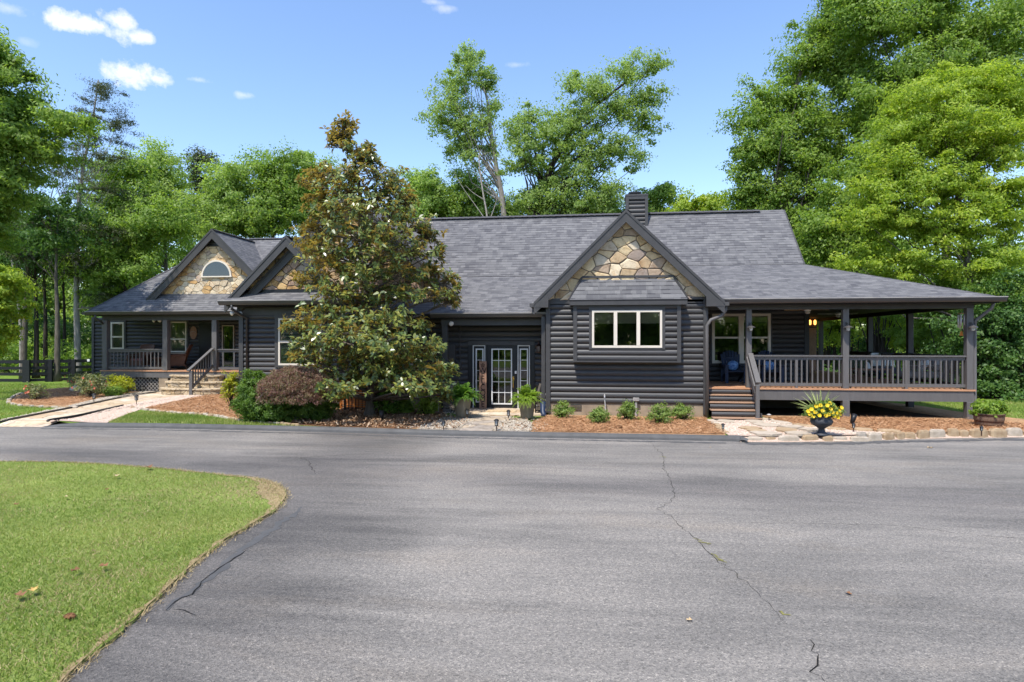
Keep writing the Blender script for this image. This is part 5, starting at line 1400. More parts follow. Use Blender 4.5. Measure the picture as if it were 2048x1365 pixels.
def cone(pxy, z, s, lab):
    c = gz(*pxy, z); mb = MB(); mb.ball(c + V((0, 0, s * .45)), s, 8, 6, (1.2, .8, .6))
    for k in range(40):
        a, b = random.uniform(0, 6.28), random.uniform(-.4, 1.4); n = V((math.cos(a) * math.cos(b) * 1.2, math.sin(a) * math.cos(b) * .8, math.sin(b) * .6)); p = c + V((0, 0, s * .45)) + n * s
        mb.obox(p, (s * .35, s * .35, s * .12), Euler((random.random() * 3, random.random() * 3, 0)).to_matrix())
    tag(mb.build('pine_cone', leafcols[0]), lab, 'pine cone')
cone((140, 1237), .04, .036, 'brown pine cone on the near lawn'); cone((1238, 857), ZB_ + .02, .07, 'dark pine cone on the straw between two low shrubs'); cone((1306, 851), ZB_ + .02, .07, 'dark pine cone on the straw below the clay pot')
# ================================================================= VEGETATION
DM, PM = 2.5, 1.75
def nrm(a): return a / np.maximum(np.linalg.norm(a, axis=-1, keepdims=True), 1e-9)
def leaf_quads(C, per, rc, size, up=.7, aspect=.5, squash=.6, out=None, droop=0.0, rng=RNG):
    """C (n,3) cluster centres, rc (n,) radii -> leaf diamonds (M,4,3) and tone (M,)"""
    n = len(C); M = n * per
    idx = np.repeat(np.arange(n), per)
    o = rng.normal(0, 1, (M, 3)); o /= np.maximum(np.linalg.norm(o, axis=1, keepdims=True), 1e-6)
    o *= (rng.uniform(0, 1, (M, 1)) ** .45); o[:, 2] *= squash
    if out is not None: o = o + out[idx] * rng.uniform(-.5, .9, (M, 1)) * np.array([1, 1, .6])
    p = C[idx] + o * rc[idx][:, None]
    n_ = rng.normal(0, 1, (M, 3)); n_[:, 2] += up * .9
    if out is not None: n_ += out[idx] * .9
    n_ += o * .9
    n_ = nrm(n_)
    t = nrm(np.cross(n_, rng.normal(0, 1, (M, 3))))
    if droop: t[:, 2] -= droop; t = nrm(t)
    b = nrm(np.cross(n_, t))
    L = size * rng.uniform(.6, 1.35, M)[:, None]; w = L * aspect
    f = n_ * L * .10
    v = np.stack([p - t * L / 2, p + b * w / 2 + f, p + t * L / 2, p - b * w / 2 + f], 1)
    ct = rng.uniform(0, 1, n)
    tone = np.clip(ct[idx] * .5 + rng.uniform(0, .5, M), 0, 1)
    return v, tone
def blob_clusters(c, r, k, rc, rng=RNG, shell=.55):
    n = max(4, int(k))
    d = nrm(rng.normal(0, 1, (n, 3)))
    rad = rng.uniform(0, 1, (n, 1)) ** shell
    bump_ = 1 + .30 * np.sin(d[:, :1] * 5 + c[0]) * np.cos(d[:, 2:3] * 4 + c[1]) + .16 * np.sin(d[:, :1] * 11 + c[2]) * np.sin(d[:, 2:3] * 9 + c[0] * 2)
    return np.array(c)[None] + d * rad * bump_ * np.array(r)[None], d
def tree(name, label, cat, trunk, d, blobs, size=.18, dens=1.6, per=70, rc=.75, mat='leaf', bark='bark', r0=.22, group=None, squash=.6, up=.7, limbs=26, aspect=.5, droop=0.0, depth=.9, cap=None, limb_r=.35, flat_blob=1.0):
    """trunk: pixels [(px,py)..] from ground up at camera depth d; blobs: (px,py,rx,ry[,dd]) in pixels"""
    T = [pd(x, y, d) for x, y in trunk]
    T[0].z = min(T[0].z, ZB_)
    base = V((T[0].x, T[0].y, ZB_))
    root = thing(name, label, cat, base, 0, group)
    n = len(T); Ts = smooth(T, 4); m = len(Ts)
    mb = MB(); rr = [r0 * (1 - .86 * (i / (m - 1)) ** .8) for i in range(m)]; rr[0] *= 1.35
    mb.tube(Ts, rr, 9)
    CS, DS = [], []
    s = d / F
    for b in blobs:
        px, py, rx, ry = b[:4]; dd = b[4] if len(b) > 4 else 0
        c = pd(px, py, d + dd); sx, sz = rx * s, ry * s
        cc, dr = blob_clusters((c.x, c.y, c.z), (sx, max(sx * depth * flat_blob, .8), sz), DM * dens * math.pi * sx * sz / (rc * rc) * .62, rc)
        keep = cc[:, 2] > ZB_ + .3
        CS.append(cc[keep]); DS.append(dr[keep])
    C = np.concatenate(CS); D_ = np.concatenate(DS)
    k = min(limbs, len(C))
    for i in RNG.choice(len(C), k, replace=False):
        e = V(C[i]); 
        zz = e.z - (e - base).length * .28
        j = min(range(m), key=lambda q: abs(Ts[q].z - zz)); j = max(j, int(m * .18)); a = Ts[j]
        mid = a.lerp(e, .5) + V((RNG.normal(0, .25), RNG.normal(0, .25), -.12 * (e - a).length + RNG.normal(0, .2)))
        pts = [a, a.lerp(mid, .5) + V((0, 0, .1)), mid, mid.lerp(e, .6) + V((RNG.normal(0, .15), 0, .1)), e]
        r1 = rr[j] * limb_r * RNG.uniform(.6, 1.1)
        mb.tube(pts, [r1, r1 * .85, r1 * .6, r1 * .4, r1 * .15], 5, cap=False)
    mb.build('trunk', MAT[bark], root, smooth=True)
    rcs = rc * RNG.uniform(.4, 1.35, len(C))
    v, tone = leaf_quads(C, int(per * PM), rcs, size, up, aspect, squash, D_, droop)
    quads_obj('crown', v, MAT[mat], root, tone=tone)
    return root
def shrub(name, label, cat, base, blobs, size, k, per, rc, mat, group=None, up=.6, squash=.8, stem=True, aspect=.5, droop=0, bark='bark_dark', shell=.5, part='foliage', root=None):
    """blobs in metres relative to base (x,y,z,rx,ry,rz)"""
    if root is None: root = thing(name, label, cat, base, 0, group)
    base = V(base)
    CS, DS = [], []
    tot = sum((b[3] * b[5]) for b in blobs)
    for b in blobs:
        cc, dr = blob_clusters((base.x + b[0], base.y + b[1], base.z + b[2]), b[3:6], k * b[3] * b[5] / tot, rc, shell=shell)
        q = cc[:, 2] > base.z + .02
        CS.append(cc[q]); DS.append(dr[q])
    C = np.concatenate(CS); D_ = np.concatenate(DS)
    if stem:
        mb = MB()
        for i in RNG.choice(len(C), min(14, len(C)), replace=False):
            e = V(C[i]); a = base + V((RNG.normal(0, .03), RNG.normal(0, .03), -.03)); mid = a.lerp(e, .55) + V((RNG.normal(0, .03), RNG.normal(0, .03), .04)); mb.tube([a, mid, e], [.014, .01, .004], 5, cap=False)
        mb.build('stem', MAT[bark], root)
    v, tone = leaf_quads(C, per, rc * RNG.uniform(.6, 1.25, len(C)), size, up, aspect, squash, D_, droop)
    quads_obj(part, v, MAT[mat], root, tone=tone)
    return root

# ---------------------------------------------------------------- background trees
# left edge
tree('broadleaf_tree', 'tall green tree with leafy boughs reaching in at the upper left edge', 'tree', [(-190, 800), (-180, 600), (-160, 400), (-120, 220), (-90, 110)], 24,
     [(-40, 190, 115, 110), (10, 270, 95, 75), (-20, 360, 100, 60), (-90, 300, 120, 150), (0, 130, 45, 45), (130, 248, 62, 22), (70, 300, 60, 26), (-60, 450, 80, 60)], .17, 2.0, 95, .55, 'leaf', 'bark', .3, aspect=.42)
tree('lime_sapling', 'sunlit lime-green sapling at the left edge above the fence', 'tree', [(-60, 815), (-55, 700), (-45, 600), (-35, 545)], 23,
     [(-35, 590, 75, 42), (15, 560, 42, 24), (-20, 660, 48, 45), (10, 630, 22, 25), (-60, 540, 50, 30)], .14, 1.6, 80, .35, 'leaf_lime', 'bark', .07, limbs=16, aspect=.45)
tree('pine_tree', 'tall sparse pine with pale trunk beside the left porch roof', 'tree', [(157, 752), (153, 620), (154, 500), (158, 400), (170, 320), (186, 235), (197, 160)], 36.5,
     [(197, 175, 22, 22), (225, 182, 30, 5), (180, 205, 26, 8), (222, 215, 34, 8), (210, 240, 48, 14), (165, 235, 26, 8), (232, 258, 34, 10), (200, 275, 55, 12), (150, 290, 45, 10), (165, 320, 60, 12), (130, 335, 45, 14), (220, 320, 40, 9), (110, 300, 28, 8), (190, 380, 80, 16), (130, 430, 60, 20), (220, 470, 60, 22), (170, 540, 60, 24), (215, 590, 40, 20)], .14, 1.7, 60, .5, 'needle', 'bark_pale', .19, squash=.3, limbs=90, aspect=.22, depth=1.3, limb_r=.2)
tree('cedar_tree', 'dark cedar with forked pale trunk left of the sparse pine', 'tree', [(47, 745), (50, 640), (54, 560), (60, 480), (68, 420), (60, 350)], 36.5,
     [(60, 380, 60, 30), (110, 340, 45, 22), (30, 430, 70, 34), (90, 450, 60, 28), (20, 500, 60, 30), (110, 510, 45, 20), (60, 560, 50, 16)], .12, 1.0, 50, .5, 'needle', 'bark', .18, squash=.35, limbs=50, aspect=.25, depth=1.2)
def bare(name, label, d, paths, r, bark='deadwood', group=None):
    P0 = pd(*paths[0][0], d); base = V((P0.x, P0.y, ZB_)); root = thing(name, label, 'tree', base, 0, group)
    mb = MB()
    for i, pth in enumerate(paths):
        P = [pd(x, y, d) for x, y in pth]
        if i == 0: P[0].z = min(P[0].z, ZB_)
        Q = smooth(P, 4); rr = r if i == 0 else r * .34
        mb.tube(Q, [rr * (1 - .8 * k / (len(Q) - 1)) for k in range(len(Q))], 6, cap=False)
        for k in range(1, len(Q), 2):
            if i == 0 and k < len(Q) * .6: continue
            e = Q[k] + V((random.gauss(0, .6), random.gauss(0, .5), random.uniform(-.1, .8))); mb.tube([Q[k], Q[k].lerp(e, .5) + V((0, 0, .08)), e], [rr * .18, rr * .12, rr * .04], 4, cap=False)
    mb.build('trunk', MAT[bark], root, smooth=True); return root
bare('bare_tree', 'leafless pale tree with crooked branches at the left before the woods', 37, [[(42, 760), (40, 640), (24, 520), (18, 450), (14, 400)], [(22, 500), (32, 460), (28, 430)], [(40, 640), (60, 560), (78, 480), (96, 440)], [(18, 470), (4, 440), (-10, 420)], [(60, 540), (84, 515), (110, 495)], [(52, 590), (36, 560), (20, 545)]], .1)
TR = 'straight bare trunks in the woods behind the fence'
for (px, top, d, r, bk, lab) in ((72, 470, 37, .17, 'bark_dark', 'dark straight woodland trunk nearest the cedar'), (90, 480, 39, .16, 'bark_dark', 'ivy-dark woodland trunk second from the cedar'), (114, 430, 34, .18, 'bark', 'reddish-grey woodland trunk just left of the pine'), (128, 470, 40, .13, 'bark_dark', 'thin leaning woodland trunk tight behind the pine'), (24, 480, 42, .16, 'bark_dark', 'dark woodland trunk close to the left frame edge')):
    tree('woodland_tree', lab, 'tree', [(px, 745), (px + 1, 640), (px - 2, 540), (px + 3, top)], d, [(px, top - 10, 70, 50), (px + 20, top + 50, 55, 30), (px - 30, top + 30, 50, 40)], .2, 1.0, 60, .7, 'leaf_dark', bk, r, TR, limbs=14)
# woods behind the left wing
WB = 'broadleaf trees rising behind the left porch wing'
specs = [((235, 770), 345, 44, [(230, 370, 75, 55), (260, 430, 85, 60), (210, 470, 60, 60), (270, 330, 30, 24)], 'leaf', 'bushy green tree behind the left porch roof edge'),
         ((330, 770), 320, 47, [(322, 350, 60, 48), (345, 420, 80, 60), (300, 440, 60, 60), (318, 316, 26, 16)], 'leaf_far', 'rounded pale-green tree above the stone half-round window gable'),
         ((402, 770), 300, 52, [(402, 330, 26, 22), (408, 365, 36, 24), (390, 315, 16, 10)], 'needle', 'thin olive conifer top poking above the paler trees'),
         ((455, 770), 330, 46, [(450, 372, 62, 44), (480, 430, 75, 50), (420, 430, 60, 60), (470, 350, 40, 20)], 'leaf_far', 'pale-green tree over the valley between left gables'),
         ((545, 770), 315, 47, [(545, 350, 55, 44), (560, 410, 75, 60), (520, 440, 60, 45), (570, 318, 30, 18)], 'leaf', 'leafy tree right behind the second left gable'),
         ((620, 770), 318, 49, [(615, 350, 55, 42), (640, 410, 70, 50), (590, 400, 50, 50), (612, 315, 22, 12)], 'leaf_far', 'pale leafy tree partly hidden by the magnolia top')]
for (b, top, d, bl, mt, lab) in specs:
    x = b[0]
    tree('broadleaf_tree', lab, 'tree', [(x + 8, 770), (x + 4, 600), (x, 480), (x - 3, top + 30)], d, bl, .2, 2.0, 75, .8, mt, 'bark', .26, WB, limbs=22)
tree('broadleaf_tree', 'dense dark-leaved tree just behind the left roof slope', 'tree', [(262, 770), (255, 640), (245, 540), (235, 480)], 37,
     [(235, 500, 70, 60), (290, 470, 70, 55), (200, 560, 60, 60), (280, 545, 60, 40), (330, 440, 60, 40)], .18, 1.7, 75, .7, 'leaf', 'bark_dark', .24, WB, limbs=26)
# behind the main roof
WM = 'low trees showing above the main ridge'
for (x, top, d, bl, mt, lab) in ((848, 345, 46, [(850, 370, 48, 32), (838, 420, 60, 45), (880, 400, 40, 35)], 'leaf_far', 'pale-green treetop just right of the magnolia'),
                                 (940, 352, 48, [(940, 385, 62, 38), (905, 425, 55, 35), (965, 430, 50, 35)], 'leaf_far', 'rounded treetop behind the bare dead branches'),
                                 (1315, 370, 46, [(1312, 395, 42, 26), (1290, 425, 50, 28), (1335, 385, 22, 14)], 'leaf_far', 'small treetop directly right of the chimney'),
                                 (1390, 390, 44, [(1390, 412, 45, 22), (1365, 430, 40, 22), (1425, 415, 40, 22)], 'leaf_lime', 'yellow-green treetop between the chimney tree and big oak')):
    tree('broadleaf_tree', lab, 'tree', [(x, 770), (x, 600), (x, 480), (x, top + 25)], d, bl, .2, 2.1, 75, .7, mt, 'bark', .24, WM, limbs=20)
tree('elm_tree', 'leaning tree with slender pale trunk and airy crown above the roof', 'tree', [(1030, 775), (1018, 560), (1006, 410), (992, 330), (980, 250), (972, 190), (950, 140)], 45,
     [(945, 120, 40, 28), (925, 160, 55, 38), (905, 210, 50, 34), (970, 150, 24, 36), (880, 240, 46, 30), (925, 255, 44, 36), (945, 290, 36, 34), (985, 215, 14, 34), (905, 300, 36, 24), (965, 250, 22, 34), (985, 290, 14, 22), (940, 330, 22, 12)], .17, 1.1, 52, .6, 'leaf_elm', 'bark_pale', .30, limbs=34, squash=.7, aspect=.55, droop=.3)
tree('elm_tree', 'broad airy tree spreading over the ridge beside the chimney', 'tree', [(1062, 775), (1066, 500), (1078, 400), (1110, 320), (1160, 240), (1220, 190), (1270, 150)], 43,
     [(1060, 240, 52, 34), (1100, 280, 70, 50), (1060, 320, 55, 40), (1160, 240, 60, 60), (1190, 180, 44, 44), (1145, 165, 24, 24), (1250, 145, 55, 30), (1300, 125, 36, 22), (1290, 190, 40, 34), (1235, 215, 55, 44), (1290, 250, 34, 34), (1245, 290, 44, 36), (1180, 310, 60, 44), (1120, 350, 70, 45), (1180, 380, 60, 40), (1060, 400, 50, 45), (1130, 420, 70, 35), (1215, 400, 34, 40), (1030, 270, 22, 24), (1262, 330, 22, 14)], .17, 1.15, 54, .6, 'leaf_elm', 'bark_dark', .36, limbs=60, squash=.7, aspect=.55, droop=.3)
tree('elm_tree', 'dense understorey tree at the foot of the airy pair, behind the ridge', 'tree', [(1100, 775), (1100, 600), (1098, 500), (1095, 430)], 47, [(1090, 420, 55, 30), (1150, 425, 60, 30), (1020, 430, 40, 28), (1215, 425, 45, 30)], .2, 1.8, 70, .7, 'leaf', 'bark_dark', .26, limbs=20)
bare('dead_tree', 'pale dead tree with bare crooked branches left of the leaning trunk', 42, [[(1000, 775), (985, 560), (975, 440), (965, 380), (958, 320), (962, 300)], [(978, 450), (950, 410), (925, 375), (908, 345)], [(968, 400), (945, 385), (930, 370)], [(962, 350), (978, 330), (985, 318)], [(980, 440), (992, 405), (995, 380)]], .1)
bare('dead_tree', 'short bare dead stem standing close to the chimney top', 43, [[(1205, 775), (1204, 560), (1206, 430), (1212, 385), (1200, 360)], [(1208, 410), (1198, 380), (1190, 362)]], .08)
# right woods
tree('oak_tree', 'huge spreading oak rising behind the right end of the main roof', 'tree', [(1580, 800), (1572, 600), (1565, 450), (1560, 350), (1570, 250), (1600, 150), (1640, 60)], 39,
     [(1500, 240, 52, 34), (1540, 200, 55, 34), (1500, 320, 50, 50), (1570, 290, 80, 60), (1490, 390, 50, 45), (1560, 400, 80, 55), (1640, 320, 80, 70), (1590, 230, 60, 50), (1620, 130, 65, 60), (1660, 50, 60, 60), (1640, 420, 70, 60), (1600, 480, 60, 50), (1700, 130, 70, 80), (1720, 250, 70, 70), (1680, -20, 60, 40)], .19, 1.9, 80, .75, 'leaf', 'bark', .42, limbs=60)
tree('oak_tree', 'very tall leafy tree filling the upper right corner', 'tree', [(1900, 830), (1895, 600), (1890, 400), (1880, 200), (1860, 60)], 36,
     [(1760, 50, 80, 60), (1850, 20, 90, 60), (1940, 60, 90, 70), (1800, 140, 80, 60), (1890, 150, 90, 70), (2000, 140, 80, 80), (1740, 200, 50, 50), (2030, 30, 70, 60), (1960, 240, 90, 60), (1830, 230, 70, 50), (1720, 5, 50, 40), (2060, 230, 60, 70)], .19, 1.9, 80, .75, 'leaf', 'bark_dark', .4, limbs=50)
tree('beech_tree', 'bright lime-green tree with layered boughs right of the porch roof', 'tree', [(1960, 830), (1945, 650), (1930, 480), (1905, 340), (1880, 240)], 28,
     [(1850, 200, 75, 42), (1930, 170, 80, 40), (1830, 270, 80, 48), (1920, 270, 95, 60), (1790, 340, 60, 36), (1760, 385, 60, 34), (1850, 370, 90, 56), (1950, 380, 90, 60), (1720, 440, 50, 28), (1800, 440, 80, 44), (1900, 460, 95, 50), (2000, 300, 70, 60), (1760, 510, 50, 30), (1700, 530, 30, 20), (1840, 530, 80, 38), (2020, 420, 60, 60), (1990, 520, 70, 50), (2040, 200, 50, 60)], .15, 1.85, 85, .55, 'leaf_lime', 'bark', .26, limbs=60, squash=.4, aspect=.42)
tree('beech_tree', 'deep-green middle tree between the great oak and lime-green boughs', 'tree', [(1760, 820), (1752, 650), (1740, 500), (1730, 360)], 33,
     [(1700, 400, 60, 60), (1750, 330, 70, 60), (1690, 480, 55, 50), (1760, 460, 60, 60), (1650, 540, 50, 40), (1720, 560, 60, 40), (1800, 280, 60, 60), (1630, 470, 40, 50)], .18, 1.9, 80, .7, 'leaf', 'bark_dark', .3, limbs=40)
# shrubs and vines of the wood edge on the right
EDGE = 'leafy bushes at the edge of the right woods'
def bushpx(px, py, rx, ry, d, mat, lab, size=.14, dens=2.0, name='bush'):
    b = pd(px, 760, d); s = d / F; c = pd(px, py, d)
    root = thing(name, lab, 'bush', (b.x, b.y, ZB_), 0, EDGE)
    base = V((b.x, b.y, ZB_))
    sx, sz = rx * s, ry * s
    cc, dr = blob_clusters((c.x, c.y, c.z), (sx, sx * .7, sz), dens * math.pi * sx * sz / .25 * .6, .5)
    q = cc[:, 2] > ZB_ + .1; cc, dr = cc[q], dr[q]
    mb = MB()
    for i in RNG.choice(len(cc), min(16, len(cc)), replace=False):
        e = V(cc[i]); a = base + V((RNG.normal(0, .2), RNG.normal(0, .2), -.05)); mb.tube([a, a.lerp(e, .5) + V((RNG.normal(0, .15), 0, .2)), e], [.05, .03, .01], 5, cap=False)
    mb.build('stem', MAT['bark_dark'], root)
    v, tone = leaf_quads(cc, 170, .5 * RNG.uniform(.6, 1.25, len(cc)), size, .7, .5, .6, dr)
    quads_obj('foliage', v, MAT[mat], root, tone=tone); return root
bushpx(1655, 640, 60, 66, 35, 'leaf_lime', 'sunlit lime bush seen through the near bay of the right porch')
bushpx(1760, 645, 64, 72, 33, 'leaf_lime', 'green bush seen through the middle bay of the right porch')
bushpx(1860, 660, 70, 80, 30, 'leaf', 'green bush seen through the outer bay of the right porch')
bushpx(1970, 690, 75, 110, 25, 'leaf_dark', 'dark ivy-clad bush right of the porch corner post', dens=2.4)
bushpx(2060, 660, 70, 140, 24, 'leaf_dark', 'tall dark bush at the right frame edge', dens=2.4)
bushpx(1900, 600, 70, 60, 29, 'leaf', 'arching bush above the right end of the porch eave')
bushpx(1990, 580, 70, 60, 27, 'leaf', 'green bush above the dark ivy-clad one')
bushpx(1690, 580, 60, 40, 36, 'leaf', 'rounded bush behind the porch roof hip', dens=2.2)
bushpx(1640, 520, 44, 36, 38, 'leaf_dark', 'rounded dark shrub touching the main roof rake', dens=2.4)
bushpx(1760, 580, 60, 36, 32, 'leaf_lime', 'lime bush just above the porch hip roof')
bushpx(1700, 760, 60, 40, 33, 'leaf_dark', 'low dark bush beyond the deck railing', dens=2.2)
bushpx(1820, 770, 70, 40, 28, 'leaf_dark', 'low shaded bush beyond the outer deck railing', dens=2.2)
bushpx(2010, 775, 80, 44, 24, 'leaf_dark', 'low dark ivy bush at the foot of the right frame edge', dens=2.4)
bushpx(1920, 780, 60, 30, 25.5, 'leaf_dark', 'low shaded ivy bush at the lawn edge by the corner post', dens=2.2)
# woods further off, one mass
def woods(name, blobs, size, per, rc, mat, dens=1.2):
    CS, DS = [], []
    for (c, r) in blobs:
        cc, dr = blob_clusters(c, r, dens * math.pi * r[0] * r[2] / (rc * rc) * .62, rc); q = cc[:, 2] > .1; CS.append(cc[q]); DS.append(dr[q])
    C = np.concatenate(CS); D_ = np.concatenate(DS)
    v, tone = leaf_quads(C, per, rc * RNG.uniform(.6, 1.3, len(C)), size, .6, .55, .65, D_)
    o = quads_obj(name, v, MAT[mat], tone=tone); o['kind'] = 'stuff'; o['label'] = 'far woodland filling in behind the separate trees'; return o
bl = []
for i in range(34):
    px = -420 + i * 92; p = pd(px, 700, random.uniform(54, 62)); h = random.uniform(11, 15) * (.7 if 650 < px < 1450 else 1)
    bl.append(((p.x, p.y, h * .45), (4.2, 3.5, h * .55)))
woods('woods', bl, .34, 150, 1.2, 'leaf_far', 2.6)
bl = []
for i in range(40):
    px = -420 + i * 74; p = pd(px, 700, random.uniform(44, 50)); bl.append(((p.x, p.y, 2.2), (2.6, 2, 2.6)))
woods('undergrowth', bl, .24, 130, .9, 'leaf_dark', 1.5)
bl = []
for i in range(13):
    p = pd(-340 + i * 52, 700, random.uniform(37, 42)); bl.append(((p.x, p.y, 1.3), (1.6, 1.2, random.uniform(1.0, 1.9))))
woods('undergrowth', bl, .17, 110, .6, 'leaf', 1.4)
# woods across the drive behind the photographer (seen only in the window panes)
bl = []
for i in range(34):
    a = math.pi * (1.0 + 1.0 * i / 33); r = random.uniform(46, 56)
    bl.append(((r * math.cos(a), r * math.sin(a) + 4, 4.0), (4.8, 3.5, random.uniform(5, 7.5))))
woods('woods', bl, .6, 110, 1.7, 'leaf', 1.8)

# ---------------------------------------------------------------- magnolia
def magnolia():
    D0 = 18.0
    base = gz(738, 833, ZB_); base.z = ZB_
    root = thing('magnolia_tree', 'tall glossy magnolia with bronze-backed leaves and white blooms before the house', 'tree', base)
    D0 = (base.x * -S_ + base.y * C_)
    mb = MB()
    T = [pd(x, y, D0) for x, y in [(738, 835), (742, 800), (744, 740), (740, 660), (733, 560), (727, 460), (716, 360), (700, 290), (690, 235)]]
    T[0].z = ZB_ - .05; Ts = smooth(T, 4); m = len(Ts); rr = [.155 * (1 - .88 * (i / (m - 1)) ** .75) + .01 for i in range(m)]; rr[0] = .24; rr[1] = .19
    mb.tube(Ts, rr, 10)
    s = D0 / F
    # boughs: (px, py, rx, ry) tiers of rosettes
    B = [(690, 245, 28, 18), (683, 268, 38, 20), (695, 292, 30, 16), (668, 280, 22, 16), (735, 300, 22, 18), (722, 318, 34, 18), (742, 322, 20, 16),
         (650, 345, 46, 18), (700, 345, 60, 20), (760, 345, 34, 18), (622, 362, 30, 14), (790, 360, 26, 24), (685, 375, 80, 20), (770, 385, 50, 24), (640, 395, 40, 18), (815, 400, 24, 24),
         (720, 415, 80, 24), (800, 430, 50, 26), (845, 452, 36, 18), (660, 430, 50, 24), (620, 455, 34, 18), (700, 460, 70, 24), (780, 470, 70, 24), (860, 470, 26, 16), (625, 490, 44, 22), (690, 500, 60, 22), (760, 510, 60, 22),
         (830, 500, 40, 22), (880, 500, 16, 22), (655, 525, 60, 24), (720, 545, 70, 26), (800, 545, 70, 26), (870, 540, 36, 26), (900, 565, 20, 26), (620, 560, 44, 18), (660, 580, 50, 22), (740, 590, 70, 24), (820, 585, 50, 20), (880, 590, 30, 18), (905, 600, 14, 14),
         (650, 625, 66, 22), (600, 650, 42, 16), (575, 652, 16, 10), (720, 640, 70, 28), (790, 640, 50, 24), (840, 650, 24, 20), (680, 665, 76, 24), (625, 685, 50, 20), (590, 712, 12, 8), (612, 716, 30, 12), (750, 685, 60, 26), (820, 700, 60, 26), (866, 690, 30, 18), (690, 710, 60, 26), (780, 725, 70, 26), (860, 735, 46, 24), (895, 740, 22, 20), (650, 740, 36, 20), (730, 750, 70, 26), (810, 765, 60, 24), (870, 775, 36, 22), (680, 775, 46, 20), (645, 765, 20, 16), (690, 785, 30, 12), (895, 788, 14, 12)]
    tips, outs = [], []
    for (px, py, rx, ry) in B:
        # bough position: somewhere round the trunk, so that its tiers wrap the tree
        fr = abs(px - 735) / 190.0; lvl = (py - 230) / 560.0
        R_ = max(.25, (.35 + 2.25 * min(1, lvl * 1.25) ** .8)); 
        for rep in range(2):
            lat = (px - 735) * s
            dep = math.sqrt(max(0.05, R_ * R_ - lat * lat * .9)) * RNG.uniform(.25, .98) * (-1 if rep == 0 else RNG.choice([-.3, .7, 1]))
            c = pd(px, py, D0 + dep)
            k = int(np.clip(rx * ry * s * s * 122, 12, 140))
            cc, dr = blob_clusters((c.x, c.y, c.z), (rx * s, rx * s * .7, ry * s), k, .1, shell=.5)
            tips.append(cc); outs.append(nrm(np.array([c.x, c.y, c.z])[None] - np.array(T[4])[None] * [1, 1, 0] - np.array([0, 0, c.z])[None]).repeat(len(cc), 0))
            # limb
            zz = c.z - .25 * (V((c.x, c.y, 0)) - V((Ts[0].x, Ts[0].y, 0))).length - .15
            j = min(range(m), key=lambda a: abs(Ts[a].z - zz)); a = Ts[max(j, 4)]
            mid = a.lerp(c, .55) + V((RNG.normal(0, .08), RNG.normal(0, .08), -.06)); r1 = max(.012, rr[max(j, 4)] * .4)
            mb.tube([a, a.lerp(mid, .5), mid, c], [r1, r1 * .8, r1 * .55, r1 * .25], 5, cap=False)
            for t in cc[:: max(1, len(cc) // 12)]:
                e = V(t); mb.tube([mid.lerp(c, RNG.uniform(.2, .95)), e], [.012, .006], 4, cap=False)
    mb.build('trunk', MAT['bark'], root, smooth=True)
    Cc = np.concatenate(tips); Oo = np.concatenate(outs)
    n = len(Cc); per = 9; M = n * per; idx = np.repeat(np.arange(n), per)
    ax = nrm(np.array([0, 0, .75])[None] + Oo * .55 + RNG.normal(0, .38, (n, 3)))
    A = ax[idx]
    u = nrm(np.cross(A, RNG.normal(0, 1, (M, 3)))); 
    el = RNG.uniform(-.45, .75, M)[:, None]
    t = nrm(u * np.cos(el) + A * np.sin(el)); b = nrm(np.cross(A, t)); nn = nrm(np.cross(t, b))
    nn *= np.sign((nn * A).sum(1, keepdims=True) + 1e-9)
    L = RNG.uniform(.11, .19, M)[:, None]; w = L * RNG.uniform(.34, .42, M)[:, None]
    p0 = Cc[idx] + A * RNG.uniform(-.06, .03, M)[:, None] + t * .015
    dr_ = np.array([0, 0, -1.0])[None] * L * RNG.uniform(0, .22, M)[:, None]
    m1 = p0 + t * L * .33; m2 = p0 + t * L * .70 + dr_ * .5; tp = p0 + t * L + dr_
    fo = nn * w * .28
    B_ = b
    # two halves folded along the midrib: hexagon as one 6-gon
    v = np.stack([p0, m1 + B_ * w / 2 + fo, m2 + B_ * w * .42 + fo, tp, m2 - B_ * w * .42 + fo, m1 - B_ * w / 2 + fo], 1)
    # face orientation: upper side must be front
    fn = np.cross(v[:, 1] - v[:, 0], v[:, 3] - v[:, 0]); flip = (fn * nn).sum(1) < 0
    v[flip] = v[flip][:, ::-1]
    young = np.clip((el[:, 0] - .35) * 1.1, 0, 1)
    tone = np.clip(RNG.uniform(0, .6, M) + young * RNG.uniform(.4, 1.1, M), 0, 1)
    quads_obj('crown', v, MAT['magnolia'], root, nv=6, tone=tone)
    for (px, py) in ((582, 761), (838, 781), (698, 780), (735, 530), (790, 597), (878, 541), (862, 447), (775, 398), (858, 577), (712, 568)):
        c = pd(px, py, D0 - RNG.uniform(1.2, 2.0)); c = pd(px, py, D0 - 1.6 if py < 700 else D0 - 1.0)
        vv = []
        for k in range(8):
            a = k * 2 * math.pi / 8 + RNG.uniform(0, .4); el_ = RNG.uniform(.1, .9); tt = V((math.cos(a) * math.cos(el_), math.sin(a) * math.cos(el_), math.sin(el_))); sd = V((-math.sin(a), math.cos(a), 0)); l = .06
            vv.append([c, c + tt * l * .55 + sd * l * .38, c + tt * l + V((0, 0, .012)), c + tt * l * .55 - sd * l * .38])
        quads_obj('blossom', np.array([[tuple(q) for q in x] for x in vv]), MAT['petal_w'], root, tone=RNG.uniform(0, 1, 8))
    return root
magnolia()
